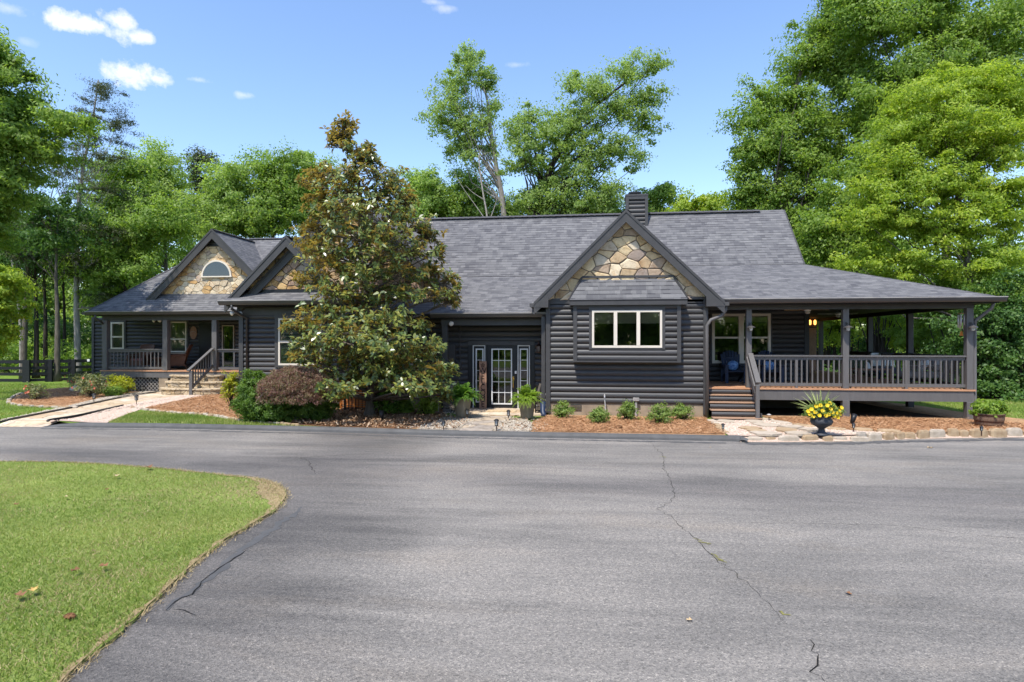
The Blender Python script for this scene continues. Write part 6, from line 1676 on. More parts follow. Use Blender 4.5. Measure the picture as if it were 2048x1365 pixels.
# ---------------------------------------------------------------- shrubs by the house
yb = gz(520, 852, ZB_); yc = V((yb.x, yb.y + .9, ZB_))
shrub('yew_hedge', 'dense clipped dark-green yew mound beside the front path', 'hedge', yc, [(-.45, 0, .70, .55, .6, .60), (.10, .1, .62, .55, .6, .52), (-.75, .1, .5, .34, .45, .46), (-.1, -.2, .38, .75, .5, .40), (.8, .3, .34, .65, .45, .32)], .058, 1300, 80, .12, 'yew', aspect=.4, squash=.9, up=.5, shell=.3)
mc = gz(592, 844, ZB_); mroot = thing('japanese_maple', 'low weeping bronze-leaved maple between the yew mound and magnolia', 'tree', (mc.x, mc.y, ZB_))
mb = MB(); b0 = V((mc.x, mc.y, ZB_ - .03)); T = [b0, b0 + V((.03, 0, .4)), b0 + V((-.05, .05, .75)), b0 + V((.02, 0, 1.0))]; mb.tube(smooth(T, 4), [.06 - .0025 * i for i in range(13)], 8)
for i in range(22):
    a = random.uniform(0, 6.28); r_ = random.uniform(.5, 1.25); e = b0 + V((math.cos(a) * r_ - .12, math.sin(a) * r_ * .8, 1.2 - .45 * r_ * r_ * .8)); mid = b0 + V((math.cos(a) * r_ * .45, math.sin(a) * r_ * .4, 1.2)); mb.tube(smooth([T[2], mid, e], 4), [.022 - .002 * k for k in range(9)], 5, cap=False)
mb.build('trunk', MAT['bark'], mroot, smooth=True)
n = 1150; a = RNG.uniform(0, 2 * np.pi, n); r_ = np.sqrt(RNG.uniform(0, 1, n)) * 1.08
C = np.stack([mc.x + .08 + np.cos(a) * r_, mc.y - .1 + np.sin(a) * r_ * .75, ZB_ + 1.40 - .42 * r_ ** 2.1 + RNG.normal(0, .05, n) - RNG.uniform(0, .38, n) * (RNG.uniform(0, 1, n) < .6)], 1)
v, tone = leaf_quads(C, 44, np.full(n, .12), .075, .5, .2, .7, None, .9)
quads_obj('crown', v, MAT['maple_red'], mroot, tone=tone)
gs = gz(462, 800, ZB_); gs = V((xa(466, 19.5), 19.4, ZB_))
shrub('golden_shrub', 'airy yellow-green shrub at the house corner beside the stone steps', 'shrub', gs, [(0, 0, .75, .22, .2, .45), (-.1, 0, .6, .22, .2, .35), (.05, 0, 1.0, .12, .12, .25)], .07, 70, 22, .10, 'gold_leaf')
AZ = 'five low shrubs in the pine straw under the bay window'
for (px, py, rx, hh, lab) in ((1126, 838, 24, 32, 'low pale-green shrub under the left end of the bay window'), (1197, 848, 26, 33, 'low shrub second from the left, before the terracotta pot'), (1255, 842, 24, 40, 'low shrub standing tall just right of the terracotta pot'), (1320, 849, 27, 40, 'low wide shrub right of centre under the bay window'), (1362, 842, 26, 34, 'low shrub nearest the downspout and deck steps')):
    b = gz(px, py, ZB_); s = (H - ZB_) / (py - CY); r_ = rx * s; h_ = hh * s
    shrub('azalea_shrub', lab, 'shrub', (b.x, b.y, ZB_), [(0, 0, h_ * .58, r_ * .85, r_ * .85, h_ * .42), (r_ * .35, -.05, h_ * .4, r_ * .55, r_ * .5, h_ * .32), (-r_ * .4, 0, h_ * .45, r_ * .5, r_ * .5, h_ * .33), (.05, .05, h_ * .75, r_ * .5, r_ * .5, h_ * .28)], .055, 85, 26, .09, 'azalea', AZ, up=.8, squash=.7, aspect=.42)
for (px, py, rx, hh, mt, lab) in ((770, 832, 26, 62, 'fern', 'bright green shrub right behind the magnolia trunk'), (809, 829, 14, 32, 'leaf', 'narrow small shrub by the iron fence posts'), (852, 832, 26, 60, 'leaf', 'leafy shrub left of the red sign stake')):
    b = gz(px, py, ZB_); s = (H - ZB_) / (py - CY); r_ = rx * s; h_ = hh * s
    shrub('garden_shrub', lab, 'shrub', (b.x, b.y, ZB_), [(0, 0, h_ * .55, r_ * .9, r_ * .8, h_ * .45), (.1, 0, h_ * .3, r_ * .6, r_ * .6, h_ * .25)], .075, 90, 24, .11, mt, up=.6)
# rose bed
RS = 'rose bushes in the left mulch bed'
for (px, py, rx, hh, k, lab) in ((72, 801, 22, 34, 40, 'sparse leggy rose bush alone in the left of the rose bed'), (160, 779, 24, 30, 90, 'rose bush with coral flowers at the back of the bed'), (182, 796, 32, 44, 150, 'largest dusty rose bush beside the pale rock'), (222, 786, 24, 30, 90, 'rose bush between the big rose and the golden shrub')):
    b = gz(px, py, ZB_); s = (H - ZB_) / (py - CY); r_ = rx * s; h_ = hh * s
    root = shrub('rose_bush', lab, 'shrub', (b.x, b.y, ZB_), [(0, 0, h_ * .55, r_ * .9, r_ * .8, h_ * .45), (-r_ * .3, 0, h_ * .75, r_ * .4, r_ * .4, h_ * .3)], .075, k, 20, .13, 'rose_leaf', RS, up=.5)
    for q in range(5):
        c = V((b.x + RNG.normal(0, r_ * .5), b.y - r_ * .6, ZB_ + h_ * RNG.uniform(.45, .95))); vv = []
        for w_ in range(6):
            a = w_ * 1.05; t = V((math.cos(a), RNG.normal(0, .3) - .3, math.sin(a))) * .045; sd = V((-math.sin(a), 0, math.cos(a))) * .03; vv.append([tuple(c), tuple(c + t * .6 + sd), tuple(c + t), tuple(c + t * .6 - sd)])
        quads_obj('blossom', np.array(vv), MAT['petal_r'], root, tone=RNG.uniform(0, 1, 6))
for (px, py, rx, hh, mt, lab) in ((240, 789.5, 26, 38, 'gold_leaf', 'golden-yellow shrub in front of the porch lattice'), (198, 783, 16, 34, 'gold_leaf', 'small yellow-flowered plant behind the roses'), (226, 793, 20, 18, 'leaf', 'low dark-green plant below the golden shrub')):
    b = gz(px, py, ZB_); s = (H - ZB_) / (py - CY); r_ = rx * s; h_ = hh * s
    shrub('golden_shrub' if mt == 'gold_leaf' else 'garden_shrub', lab, 'shrub', (b.x, b.y, ZB_), [(0, 0, h_ * .55, r_ * .9, r_ * .8, h_ * .45), (r_ * .4, 0, h_ * .5, r_ * .5, r_ * .5, h_ * .4)], .085, 110, 22, .13, mt, up=.8)
# ================================================================= THINGS ROUND THE HOUSE
# black board fence on the left
fy = 35.0
fen = thing('board_fence', 'black four-board fence closing the lawn left of the house', 'fence', (-26, fy, ZB_))
def fat(px, d=34): return pd(px, 755, d)
mb = MB()
fx_pts = [fat(-420, 33), fat(-250, 33.2), fat(-80, 33.4), fat(55, 33.2), fat(100, 33.8), fat(146, 34.4), fat(205, 35.5)]
for z in (.12, .44, .76, 1.10):
    for i in range(len(fx_pts) - 1):
        a, b = fx_pts[i], fx_pts[i + 1]
        r = MB(); r.beam((a.x, a.y - .07, ZB_ + z), (b.x, b.y - .07, ZB_ + z), .035, .15 if z < 1 else .17); r.build('rail', MAT['fence'], fen)
for i, p in enumerate(fx_pts[:-1]):
    r = MB(); w = .17 if i in (3, 4, 5) else .08
    r.box(p.x - w * 1.2, p.y - .11, ZB_ - .05, p.x + w * 1.2, p.y - .02, ZB_ + 1.2); r.build('fence_post', MAT['fence'], fen)
p = fat(180, 35); mb = MB(); mb.box(p.x - .1, p.y - .14, ZB_ + 1.06, p.x + .09, p.y - .12, ZB_ + 1.19); tag(mb.build('fence_tag', MAT['white']), 'small white tag fixed on the fence next to the porch wall', 'tag')

# ---- potted ferns
def fern_pot(px, py, lab, mat, pr, ph, fr, seed):
    b = gz(px, py, .15); root = thing('potted_fern', lab, 'potted plant', (b.x, b.y, .15), 0)
    mb = MB(); mb.lathe([(pr * .66, .15), (pr * .72, .2), (pr * .94, .15 + ph * .9), (pr * 1.0, .15 + ph * .92), (pr, .15 + ph), (pr * .9, .15 + ph), (pr * .88, .15 + ph * .9)], (b.x, b.y, 0), 28)
    mb.build('pot', MAT['potclay'], root, smooth=False)
    rng = np.random.default_rng(seed); Q = []
    o = np.array([b.x, b.y, .15 + ph * .93])
    for k in range(170):
        a = rng.uniform(0, 6.28); up = rng.uniform(.35, 1.5); L_ = fr * rng.uniform(.55, 1.0); n = 20
        s = np.linspace(0, 1, n); hz = np.cos(up) * L_ * s * (1 - .12 * s); z = np.sin(up) * L_ * s - (.42 + .35 * np.cos(up)) * L_ * s ** 2.6 * .7
        P = np.stack([o[0] + np.cos(a) * hz + rng.normal(0, .02), o[1] + np.sin(a) * hz, o[2] + z], 1)
        T = np.gradient(P, axis=0); T /= np.linalg.norm(T, axis=1, keepdims=True)
        sd = np.cross(T, [0, 0, 1.0]); sd /= np.maximum(np.linalg.norm(sd, axis=1, keepdims=True), 1e-6)
        for sg in (-1, 1):
            l = (.085 * np.sin(np.pi * (s * .86 + .1)))[:, None]; w = .022
            tip = P + sd * sg * l + T * l * .25 - np.array([0, 0, 1.0]) * l * .25
            Q.append(np.stack([P - T * w * .4, P + sd * sg * l * .5 - T * w * .5, tip, P + sd * sg * l * .5 + T * w * .7], 1)[1:])
    v = np.concatenate(Q); v = v[v[:, :, 2].min(1) > .12]; quads_obj('fronds', v, MAT[mat], root, tone=rng.uniform(0, 1, len(v)))
fern_pot(925, 834, 'large dark-green fern in an olive pot left of the entry door', 'fern', .26, .52, .86, 3)
fern_pot(1054, 836, 'lime-green fern in an olive pot right of the entry door', 'fern_lime', .245, .46, .80, 4)
# ---- welcome sign, lettering spelled as on the board
wx = xa(966, YD - .3); wtop, wbot = za(966, 723, YD - .3), .152
sg = thing('welcome_sign', 'tall brown plank sign reading WELCOME leaning by the entry door', 'sign', (wx, YD - .3, wbot))
mb = MB(); mb.box(wx - .118, YD - .33, wbot, wx + .118, YD - .30, wtop); mb.build('board', MAT['signwood'], sg, bevel=.004)
for i, ch_ in enumerate('WELCOME'):
    cu = bpy.data.curves.new('letter', 'FONT'); cu.body = ch_; cu.size = .29; cu.align_x = 'CENTER'; cu.align_y = 'CENTER'; cu.extrude = .004
    tmp = bpy.data.objects.new('letter_curve', cu); COL.objects.link(tmp)
    dg = bpy.context.evaluated_depsgraph_get(); me = bpy.data.meshes.new_from_object(tmp.evaluated_get(dg)); bpy.data.objects.remove(tmp)
    me.name = 'letter'; me.materials.clear(); me.materials.append(MAT['letter']); ob_ = bpy.data.objects.new('letter', me); COL.objects.link(ob_)
    ob_.parent = sg; ob_.location = (0, -.035, (wtop - wbot) * (.80 - i * .118)); ob_.rotation_euler = (R(90), 0, 0); ob_.scale = (.78, .94, 1)
mb = MB(); 
for k in range(5):
    a = k * 1.26 + .3; c = V((wx, YD - .333, wtop - .13)); t = V((math.cos(a), 0, math.sin(a))); s_ = V((-math.sin(a), 0, math.cos(a))); mb.poly([c, c + t * .05 + s_ * .025, c + t * .085, c + t * .05 - s_ * .025])
mb.build('flower_emblem', MAT['copper'], sg)
mb = MB(); mx0, mx1 = xa(974, 18.9), xa(1032, 18.9); mb.box(mx0, 18.75, .151, mx1, 19.15, .172)
for i in range(7): mb.box(mx0 + .05 + i * (mx1 - mx0 - .1) / 7, 18.8, .172, mx0 + .09 + i * (mx1 - mx0 - .1) / 7, 19.1, .176)
tag(mb.build('doormat', MAT['bamboo']), 'flat tan doormat lying before the entry door', 'doormat')

# ---- lanterns and lights
def wall_lantern(px, py0, py1, y, lab):
    x = xa(px, y); z1, z0 = za(px, py0, y), za(px, py1, y); h = z1 - z0; yc_ = y - .14
    t = thing('wall_lantern', lab, 'lantern', (x, y, z0))
    mb = MB(); mb.lathe([(.01, z1), (.03, z1 - h * .12), (.035, z1 - h * .18), (.10, z1 - h * .36), (.105, z1 - h * .39), (.06, z1 - h * .39)][::-1], (x, yc_, 0), 6); mb.lathe([(.07, z0 + h * .04), (.085, z0 + h * .08), (.05, z0 + h * .1)], (x, yc_, 0), 6)
    for k in range(6):
        a = 2 * math.pi * k / 6; mb.beam((x + math.cos(a) * .06, yc_ + math.sin(a) * .06, z0 + h * .08), (x + math.cos(a) * .09, yc_ + math.sin(a) * .09, z1 - h * .38), .012, .012, up=(0, 1, 0))
    mb.tube([(x, y - .02, z0 + h * .62), (x, y - .1, z0 + h * .9), (x, yc_, z1 - h * .1)], .012, 6); mb.build('frame', MAT['copper'], t)
    g = MB(); g.lathe([(.048, z0 + h * .09), (.072, z1 - h * .4)], (x, yc_, 0), 6); g.build('glass_shade', MAT['smoked'], t)
wall_lantern(1078, 684, 706, YD, 'dark copper lantern on the log wall right of the entry door')
def post_lamp(px, y, lab):
    x = xa(px, y - .11); z = za(px, 655, y - .2); t = thing('post_lamp', lab, 'lamp', (x, y - .1, z))
    mb = MB(); yy = y - .22
    mb.tube([(x, y - .08, z + .10), (x, y - .16, z + .12), (x, yy, z + .08)], .012, 6); mb.box(x - .03, y - .10, z + .05, x + .03, y - .082, z + .16); mb.build('bracket', MAT['gutter'], t)
    s = MB(); s.lathe([(.125, z - .01), (.12, z + .004), (.04, z + .045), (.02, z + .08)], (x, yy, 0), 16); s.build('shade', MAT['gutter'], t)
    b = MB(); b.lathe([(.035, z - .10), (.05, z - .07), (.05, z - .01)], (x, yy, 0), 10); b.build('glass_shade', MAT['lamp_glass'], t)
post_lamp(1500, PY, 'small hooded lamp on the slim porch post above the steps'); post_lamp(1693, PY, 'small hooded lamp on the middle porch post of the deck'); post_lamp(1941, PY + .0, 'small hooded lamp on the corner porch post by the downspout')
x = 10.18; t = thing('wall_lantern', 'glowing amber lantern on the far wall deep inside the porch', 'lantern', (x, 30.2, 2.9))
zc = za(1625, 645, 30.1)
mb = MB(); 
for k in (-.09, .09): mb.lathe([(.03, zc - .12), (.055, zc - .08), (.06, zc + .05), (.03, zc + .11)], (xa(1625, 30.1) + k * 1.2, 30.1, 0), 10)
mb.build('lamp_glass', MAT['bulb'], t); mb = MB(); mb.box(xa(1625, 30.1) - .06, 30.14, zc - .2, xa(1625, 30.1) + .06, 30.24, zc + .2); mb.build('bracket', MAT['copper'], t)
def flood(px, py, y, lab, n=2, yaw=0):
    c = wy(px, py, y); t = thing('floodlight', lab, 'floodlight', c)
    mb = MB(); mb.box(c.x - .05, c.y + .05, c.z - .03, c.x + .05, c.y + .1, c.z + .1); mb.build('bracket', MAT['trim'], t)
    for k in range(n):
        dx = (k - (n - 1) / 2) * .26 + (.1 if n == 1 else 0); h = MB(); d = V((.35 * (1 if dx >= 0 else -1), -.8, -.45)).normalized(); a = c + V((dx, -.02, -.02))
        h.tube([a - d * .07, a, a + d * .06, a + d * .075], [.03, .05, .075, .07], 12); h.build('lamp_head', MAT['white'], t, smooth=True)
flood(315, 640, YL + .6, 'twin white floodlight under the left porch beam'); flood(896, 645, 19.02, 'white floodlight at the left end of the entry eave', 1); flood(474, 625, 19.5, 'twin floodlight under the eave at the magnolia wing corner')
# ---- path lights
def path_light(px, pb, pt, lab, kind=0, lean=0):
    b = gz(px, pb, ZB_ + .02); s = (b.x * -S_ + b.y * C_) / F; h = (pb - pt) * s; t = thing('path_light', lab, 'path light', (b.x, b.y, ZB_ + .02), 0, 'stake lights along the paths')
    x, y, z = b.x, b.y, ZB_ + .02; w = h * (.20 if kind == 0 else .27)
    mb = MB(); mb.tube([(x, y, z - .04), (x, y, z + h * .55)], .012, 6); mb.build('stake', MAT['copper'], t)
    if kind == 0:
        mb = MB(); mb.lathe([(w * .6, z + h * .42), (w * .7, z + h * .45), (w * .7, z + h * .48)], (x, y, 0), 10)
        for k in range(4):
            a = k * math.pi / 2 + .6; mb.beam((x + math.cos(a) * w * .62, y + math.sin(a) * w * .62, z + h * .46), (x + math.cos(a) * w * .75, y + math.sin(a) * w * .75, z + h * .86), .012, .012, up=(0, 1, 0))
        mb.build('cage', MAT['black'], t)
        g = MB(); g.lathe([(w * .5, z + h * .48), (w * .6, z + h * .84)], (x, y, 0), 10); g.build('glass_shade', MAT['lamp_glass'], t)
    cp = MB(); cp.lathe([(w * 1.15, z + h * .85), (w * 1.1, z + h * .88), (w * .5, z + h * .98), (.01, z + h)], (x, y, 0), 14); cp.build('cap', MAT['steel'] if kind else MAT['black'], t)
path_light(188, 806, 787, 'stake light in the white gravel between the roses and front path'); path_light(273, 809.5, 790, 'stake light on the pink gravel side of the front path'); path_light(284, 785, 772, 'stake light nearest the porch lattice')
path_light(887, 860, 842, 'stake light in the white gravel left of the entry path'); path_light(934.5, 838, 818, 'stake light before the dark-green potted fern'); path_light(993, 862.5, 838, 'stake light at the kerb in front of the entry door'); path_light(1017, 841, 820, 'stake light right of the entry path before the lime fern')
path_light(1446, 866, 847, 'stake light at the left edge of the gravel path by the steps'); path_light(1538, 842, 828, 'mushroom-topped stake light under the deck edge', 1); path_light(1707, 864, 846, 'stake light in the straw right of the urn'); path_light(1963, 869, 852, 'stake light among the edging stones before the barrel')
def spot(px, py, lab, s=1):
    c = gz(px, py, ZB_ + .02); t = thing('spotlight', lab, 'spotlight', c); a = c + V((0, 0, .12)); d = V((.35, .3, .8)).normalized() if s > 0 else V((0, .2, 1)).normalized()
    mb = MB(); mb.tube([c - V((0, 0, .03)), a], .015, 6); mb.build('stake', MAT['black'], t)
    mb = MB(); mb.tube([a - d * .1, a + d * .05, a + d * .15], [.05, .065, .07], 10); mb.build('lamp_head', MAT['black'], t, smooth=True)
spot(1706, 849, 'black garden spotlight beside the lower middle deck post'); spot(763, 841, 'black garden spotlight in the bark mulch right of the magnolia trunk', -1)
# ---- sign stake, iron trellis, orange lattice screen
b = gz(877, 828, ZB_); t = thing('yard_sign', 'small red half-shield sign on a stake before the stone pier', 'sign', (b.x, b.y, ZB_))
zs_ = za(877, 790, b.y); mb = MB(); mb.tube([(b.x, b.y, ZB_ - .03), (b.x, b.y, zs_ - .08)], .012, 6); mb.build('stake', MAT['steel'], t)
pts = [(b.x + .105 * math.cos(a), b.y - .015, zs_ + .03 + .115 * math.sin(a)) for a in [math.pi + math.pi * k / 10 for k in range(11)]]
mb = MB(); mb.prism(pts, (0, .01, 0)); mb.build('sign_face', MAT['white'], t); mb = MB(); mb.prism([((p_[0] - b.x) * .82 + b.x, b.y - .02, (p_[2] - zs_ - .03) * .82 + zs_ + .022) for p_ in pts], (0, .004, 0)); mb.build('sign_panel', MAT['signred'], t)
b0 = gz(690, 824, ZB_); b1 = gz(814, 824, ZB_); t = thing('iron_fence', 'black wrought-iron garden fence behind the magnolia trunk', 'fence', (b0.x, b0.y, ZB_))
n = 18
for i in range(n + 1):
    p = b0.lerp(b1, i / n); thick = i in (0, 9, 18); mb = MB(); h = 1.05 if thick else .85; mb.beam((p.x, p.y, ZB_ - .03), (p.x, p.y, ZB_ + h), .05 if thick else .018, .05 if thick else .018, up=(0, 1, 0)); mb.build('fence_post' if thick else 'picket', MAT['iron'], t)
mb = MB()
for z in (.12, .72): mb.beam((b0.x, b0.y, ZB_ + z), (b1.x, b1.y, ZB_ + z), .03, .03)
mb.build('rail', MAT['iron'], t)
o0 = gz(684, 820, ZB_); t = thing('lattice_screen', 'orange stained slatted wooden screen half hidden behind the magnolia', 'screen', (o0.x, o0.y + .25, ZB_))
x0, x1 = xa(682, o0.y + .25), xa(738, o0.y + .25); y = o0.y + .25; xm = x0 + (x1 - x0) * .5
mb = MB()
for xx in (x0, xm, x1): mb.box(xx - .035, y - .03, ZB_, xx + .035, y + .03, 1.05)
mb.box(x0, y - .026, .98, x1, y + .026, 1.05); mb.build('frame', MAT['orangewood'], t)
mb = MB()
for i in range(12): mb.box(x0, y - .012, ZB_ + .06 + i * .072, x1, y + .008, ZB_ + .105 + i * .072)
mb.build('slat_panel', MAT['orangewood'], t)
# ---- terracotta pot, hose stand, outlet
b = gz(1222, 829, ZB_); mb = MB(); mb.lathe([(.11, .1), (.17, .18), (.19, .28), (.15, .38), (.17, .42), (.14, .42)], (b.x, b.y, 0), 18); tag(mb.build('terracotta_pot', MAT['terracotta'], smooth=True), 'round terracotta pot at the foundation between low shrubs', 'pot')
c = wy(1209, 795, YK - .12); mb = MB(); mb.tube([(c.x + .02, YK - .16, .1), (c.x + .02, YK - .16, .4), (c.x, YK - .14, c.z)], .014, 6); mb.tube([(c.x, YK - .12, c.z), (c.x, YK - .2, c.z + .02)], .02, 8); mb.ball((c.x, YK - .17, c.z + .06), .025); tag(mb.build('garden_tap', MAT['steel']), 'thin garden tap standpipe against the log wall under the bay', 'tap')
c = wy(1272, 799, YK - .05); mb = MB(); mb.box(c.x - .09, YK - .13, c.z - .05, c.x + .09, YK - .045, c.z + .05); mb.box(c.x - .03, YK - .1, .1, c.x + .03, YK - .045, c.z - .05); tag(mb.build('outlet_box', MAT['gutter_lip'], bevel=.01), 'weatherproof outlet box low on the log wall above a shrub', 'outlet')
# log on a rack at the entry corner
c = V((kxl - .28, 18.75, .15)); t = thing('firewood_rack', 'small black log rack beside the downspout at the entry', 'log rack', c)
mb = MB(); mb.box(c.x - .12, c.y - .1, .15, c.x - .1, c.y + .15, .8); mb.box(c.x + .1, c.y - .1, .15, c.x + .12, c.y + .15, .8); mb.box(c.x - .12, c.y - .1, .2, c.x + .12, c.y + .15, .22); mb.build('rack', MAT['iron'], t)
mb = MB()
for (dx, z) in ((-.04, .28), (.05, .3), (0, .4), (-.03, .52), (.05, .62)): mb.tube([(c.x + dx, c.y - .12, z), (c.x + dx, c.y + .2, z)], .055, 9)
mb.tube([(c.x - .05, c.y - .08, .6), (c.x + .06, c.y - .1, 1.02)], .05, 8); mb.build('log_pile', MAT['bark'], t)

# ---- urn planter
b = gz(1643, 871, ZB_ + .02); s = (b.x * -S_ + b.y * C_) / F; t = thing('urn_planter', 'black pedestal urn overflowing with yellow flowers and spiky grass', 'planter', (b.x, b.y, b.z))
z = b.z; u = 32 * s
mb = MB(); mb.lathe([(.155, z), (.155, z + .03), (.10, z + .06), (.07, z + .11), (.065, z + .15), (.12, z + .2), (.21, z + .25), (.245, z + .31), (.235, z + .36), (.20, z + .40), (.215, z + .43), (.22, z + .455), (.18, z + .455), (.17, z + .40)], (b.x, b.y, 0), 32); mb.build('urn', MAT['urn'], t, smooth=True)
top = V((b.x, b.y, z + .43))
shrub('', None, None, top, [(0, 0, .16, .33, .30, .2), (-.22, 0, .08, .2, .2, .14), (.2, -.05, .1, .22, .2, .16), (0, -.1, .24, .2, .2, .14)], .05, 150, 24, .07, 'azalea', root=t, stem=False)
vv = []
for k in range(30):
    a = RNG.uniform(0, 6.28); e = RNG.uniform(.75, 1.45) if k > 8 else RNG.uniform(.25, .6); L_ = RNG.uniform(.48, .76)
    if k <= 8: a = math.pi + RNG.uniform(-.5, .5)
    d = V((math.cos(a) * math.cos(e), math.sin(a) * math.cos(e), math.sin(e))); sd = d.cross(V((0, 1, 0))).normalized() * .008; p0 = top + V((-.03, .05, .08)); m_ = p0 + d * L_ * .6; tp = p0 + d * L_ - V((0, 0, .05))
    vv.append([tuple(p0 - sd), tuple(m_ - sd * .9), tuple(tp), tuple(m_ + sd * .9)])
quads_obj('spiky_grass', np.array(vv), MAT['spike'], t, tone=RNG.uniform(0, 1, len(vv)))
def blossom(c, r, nrmv, mat, root, n=6):
    nv = V(nrmv).normalized(); u_ = nv.cross(V((0, 0, 1))); u_ = u_.normalized() if u_.length > .1 else V((1, 0, 0)); w_ = nv.cross(u_); vv = []
    for k in range(n):
        a0 = 2 * math.pi * k / n; t_ = u_ * math.cos(a0) + w_ * math.sin(a0); s2 = u_ * math.cos(a0 + 1.57) + w_ * math.sin(a0 + 1.57)
        vv.append([tuple(c), tuple(c + t_ * r * .7 + s2 * r * .5 + nv * r * .3), tuple(c + t_ * r + nv * r * .35), tuple(c + t_ * r * .7 - s2 * r * .5 + nv * r * .3)])
    quads_obj('blossom', np.array(vv), MAT[mat], root, tone=RNG.uniform(0, 1, n))
for (dx, dz) in ((-.30, .07), (-.33, .13), (-.24, .02), (-.27, .18), (-.2, .12), (-.12, .05), (-.06, .16), (.03, .28), (.1, .33), (.17, .12), (.2, .04), (.08, .08), (.28, .1), (.36, .14), (.4, .22), (.3, .0), (-.1, .28), (.12, .2), (.22, .24), (-.18, .25), (.0, .05), (.35, .07)):
    blossom(top + V((dx, -.27 + abs(dx) * .45, dz)), .05, (dx * .8, -1, .5), 'petal_y', t)
# ---- half barrel
b = gz(1978, 853, ZB_ + .01); s = (b.x * -S_ + b.y * C_) / F; t = thing('barrel_planter', 'brown half-barrel planter of leafy greens at the right lawn edge', 'planter', (b.x, b.y, b.z)); z = b.z; rb = 26 * s; h = 26 * s
mb = MB(); mb.lathe([(rb * .82, z), (rb * .88, z + h * .15), (rb * .97, z + h * .6), (rb, z + h), (rb * .9, z + h), (rb * .88, z + h * .9)], (b.x, b.y, 0), 26); mb.build('barrel', MAT['barrel'], t)
for f_ in (.12, .42, .9):
    rr_ = rb * (.83 + .17 * f_) + .012; mb = MB(); mb.lathe([(rr_ - .01, z + h * f_ - .02), (rr_, z + h * f_ - .02), (rr_ + .003, z + h * f_ + .02), (rr_ - .01, z + h * f_ + .02)], (b.x, b.y, 0), 26); mb.build('hoop', MAT['copper'], t)
shrub('', None, None, V((b.x, b.y, z + h * .85)), [(0, 0, .16, rb * 1.0, rb * .9, .2), (-rb * .5, 0, .12, rb * .6, rb * .6, .16), (rb * .5, 0, .12, rb * .6, rb * .6, .17)], .085, 150, 20, .09, 'fern_lime', root=t, stem=False, aspect=.6)
# ---- wind chime
c = wy(1923, 622, PY + .1); t = thing('wind_chime', 'silver wind chime with orange sail hanging left of the corner post', 'wind chime', (c.x, c.y, 3.21)); zt = za(1923, 628, PY + .1); zb2 = za(1923, 658, PY + .1)
mb = MB(); mb.tube([(c.x, c.y, 3.215), (c.x, c.y, za(1923, 664, PY + .1))], .004, 4); mb.lathe([(.09, zt), (.09, zt + .015)], (c.x, c.y, 0), 12); mb.build('hanger', MAT['signwood'], t)
for k in range(5):
    a = k * 1.256 + .3; mb = MB(); x_, y_ = c.x + math.cos(a) * .075, c.y + math.sin(a) * .075; mb.tube([(x_, y_, zt - .03), (x_, y_, zb2 + k * .035 - .04)], .019, 8); mb.build('chime_tube', MAT['steel'], t, smooth=True)
mb = MB(); z0 = za(1923, 672, PY + .1); mb.prism([(c.x - .05, c.y, z0), (c.x + .05, c.y, z0), (c.x + .02, c.y, z0 + .13), (c.x - .02, c.y, z0 + .13)], (0, .01, 0)); mb.build('sail', MAT['orangewood'], t)
# ---- ceiling fans
def fan(px, y, lab, blade_m, a0):
    x = xa(px, y); z = 3.36; t = thing('ceiling_fan', lab, 'ceiling fan', (x, y, z)); mb = MB()
    mb.lathe([(.05, z - .14), (.1, z - .12), (.11, z - .06), (.06, z - .04), (.03, z - .0)], (x, y, 0), 16); mb.build('motor', MAT['white'], t, smooth=True)
    for k in range(5):
        a = a0 + k * 2 * math.pi / 5; d = V((math.cos(a), math.sin(a), 0)); s_ = V((-math.sin(a), math.cos(a), .18)); c = V((x, y, z - .09)); b_ = MB(); b_.prism([c + d * .12 - s_ * .05, c + d * .65 - s_ * .075, c + d * .68, c + d * .65 + s_ * .075, c + d * .12 + s_ * .05], (0, 0, .008)); b_.build('fan_blade', MAT[blade_m], t)
    g = MB(); g.lathe([(.02, z - .22), (.07, z - .2), (.08, z - .15), (.05, z - .14)], (x, y, 0), 12); g.build('lamp_shade', MAT['lamp_glass'], t, smooth=True)
fan(1615, 20.4, 'tan-bladed ceiling fan hanging near the porch corner', 'fan_blade', .15); fan(1676, 23.6, 'grey ceiling fan deeper inside the right porch', 'greycush', .5)

# ---- navy slatted garden chairs on the right porch
def adirondack(px, y, rz, lab):
    x = xa(px, y); t = thing('garden_chair', lab, 'chair', (x, y, DZ), rz, 'navy chairs against the porch wall')
    def part(n, mb): return mb.build(n, MAT['navy'], t, local=True)
    mb = MB()
    for i in range(5): mb.obox((0, -.22 + i * .115, .37 - i * .035), (.52, .10, .022), Euler((R(-15), 0, 0)).to_matrix())
    part('seat', mb)
    mb = MB()
    for i in range(7):
        f = (i - 3) / 3; hh = .82 - .13 * f * f; mb.obox((f * .25, .40 + .12 * hh, .28 + hh * .46), (.075, .02, hh), Euler((R(-20), R(f * 5), 0)).to_matrix())
    mb.obox((0, .42, .42), (.58, .03, .07), Matrix.Identity(3)); mb.obox((0, .55, .78), (.55, .03, .06), Matrix.Identity(3)); part('backrest', mb)
    for s_ in (-1, 1):
        mb = MB(); mb.box(s_ * .29 - .07, -.36, .56, s_ * .29 + .07, .42, .585); part('armrest', mb)
        mb = MB(); mb.box(s_ * .29 - .05, -.30, 0, s_ * .29 + .05, -.275, .56); part('leg', mb)
        mb = MB(); mb.beam((s_ * .27, -.28, .36), (s_ * .27, .58, .05), .025, .11); part('side_rail', mb)
        mb = MB(); mb.beam((s_ * .30, .42, .0), (s_ * .30, .42, .57), .05, .05, up=(0, 1, 0)); part('leg', mb)
    return t, x, y
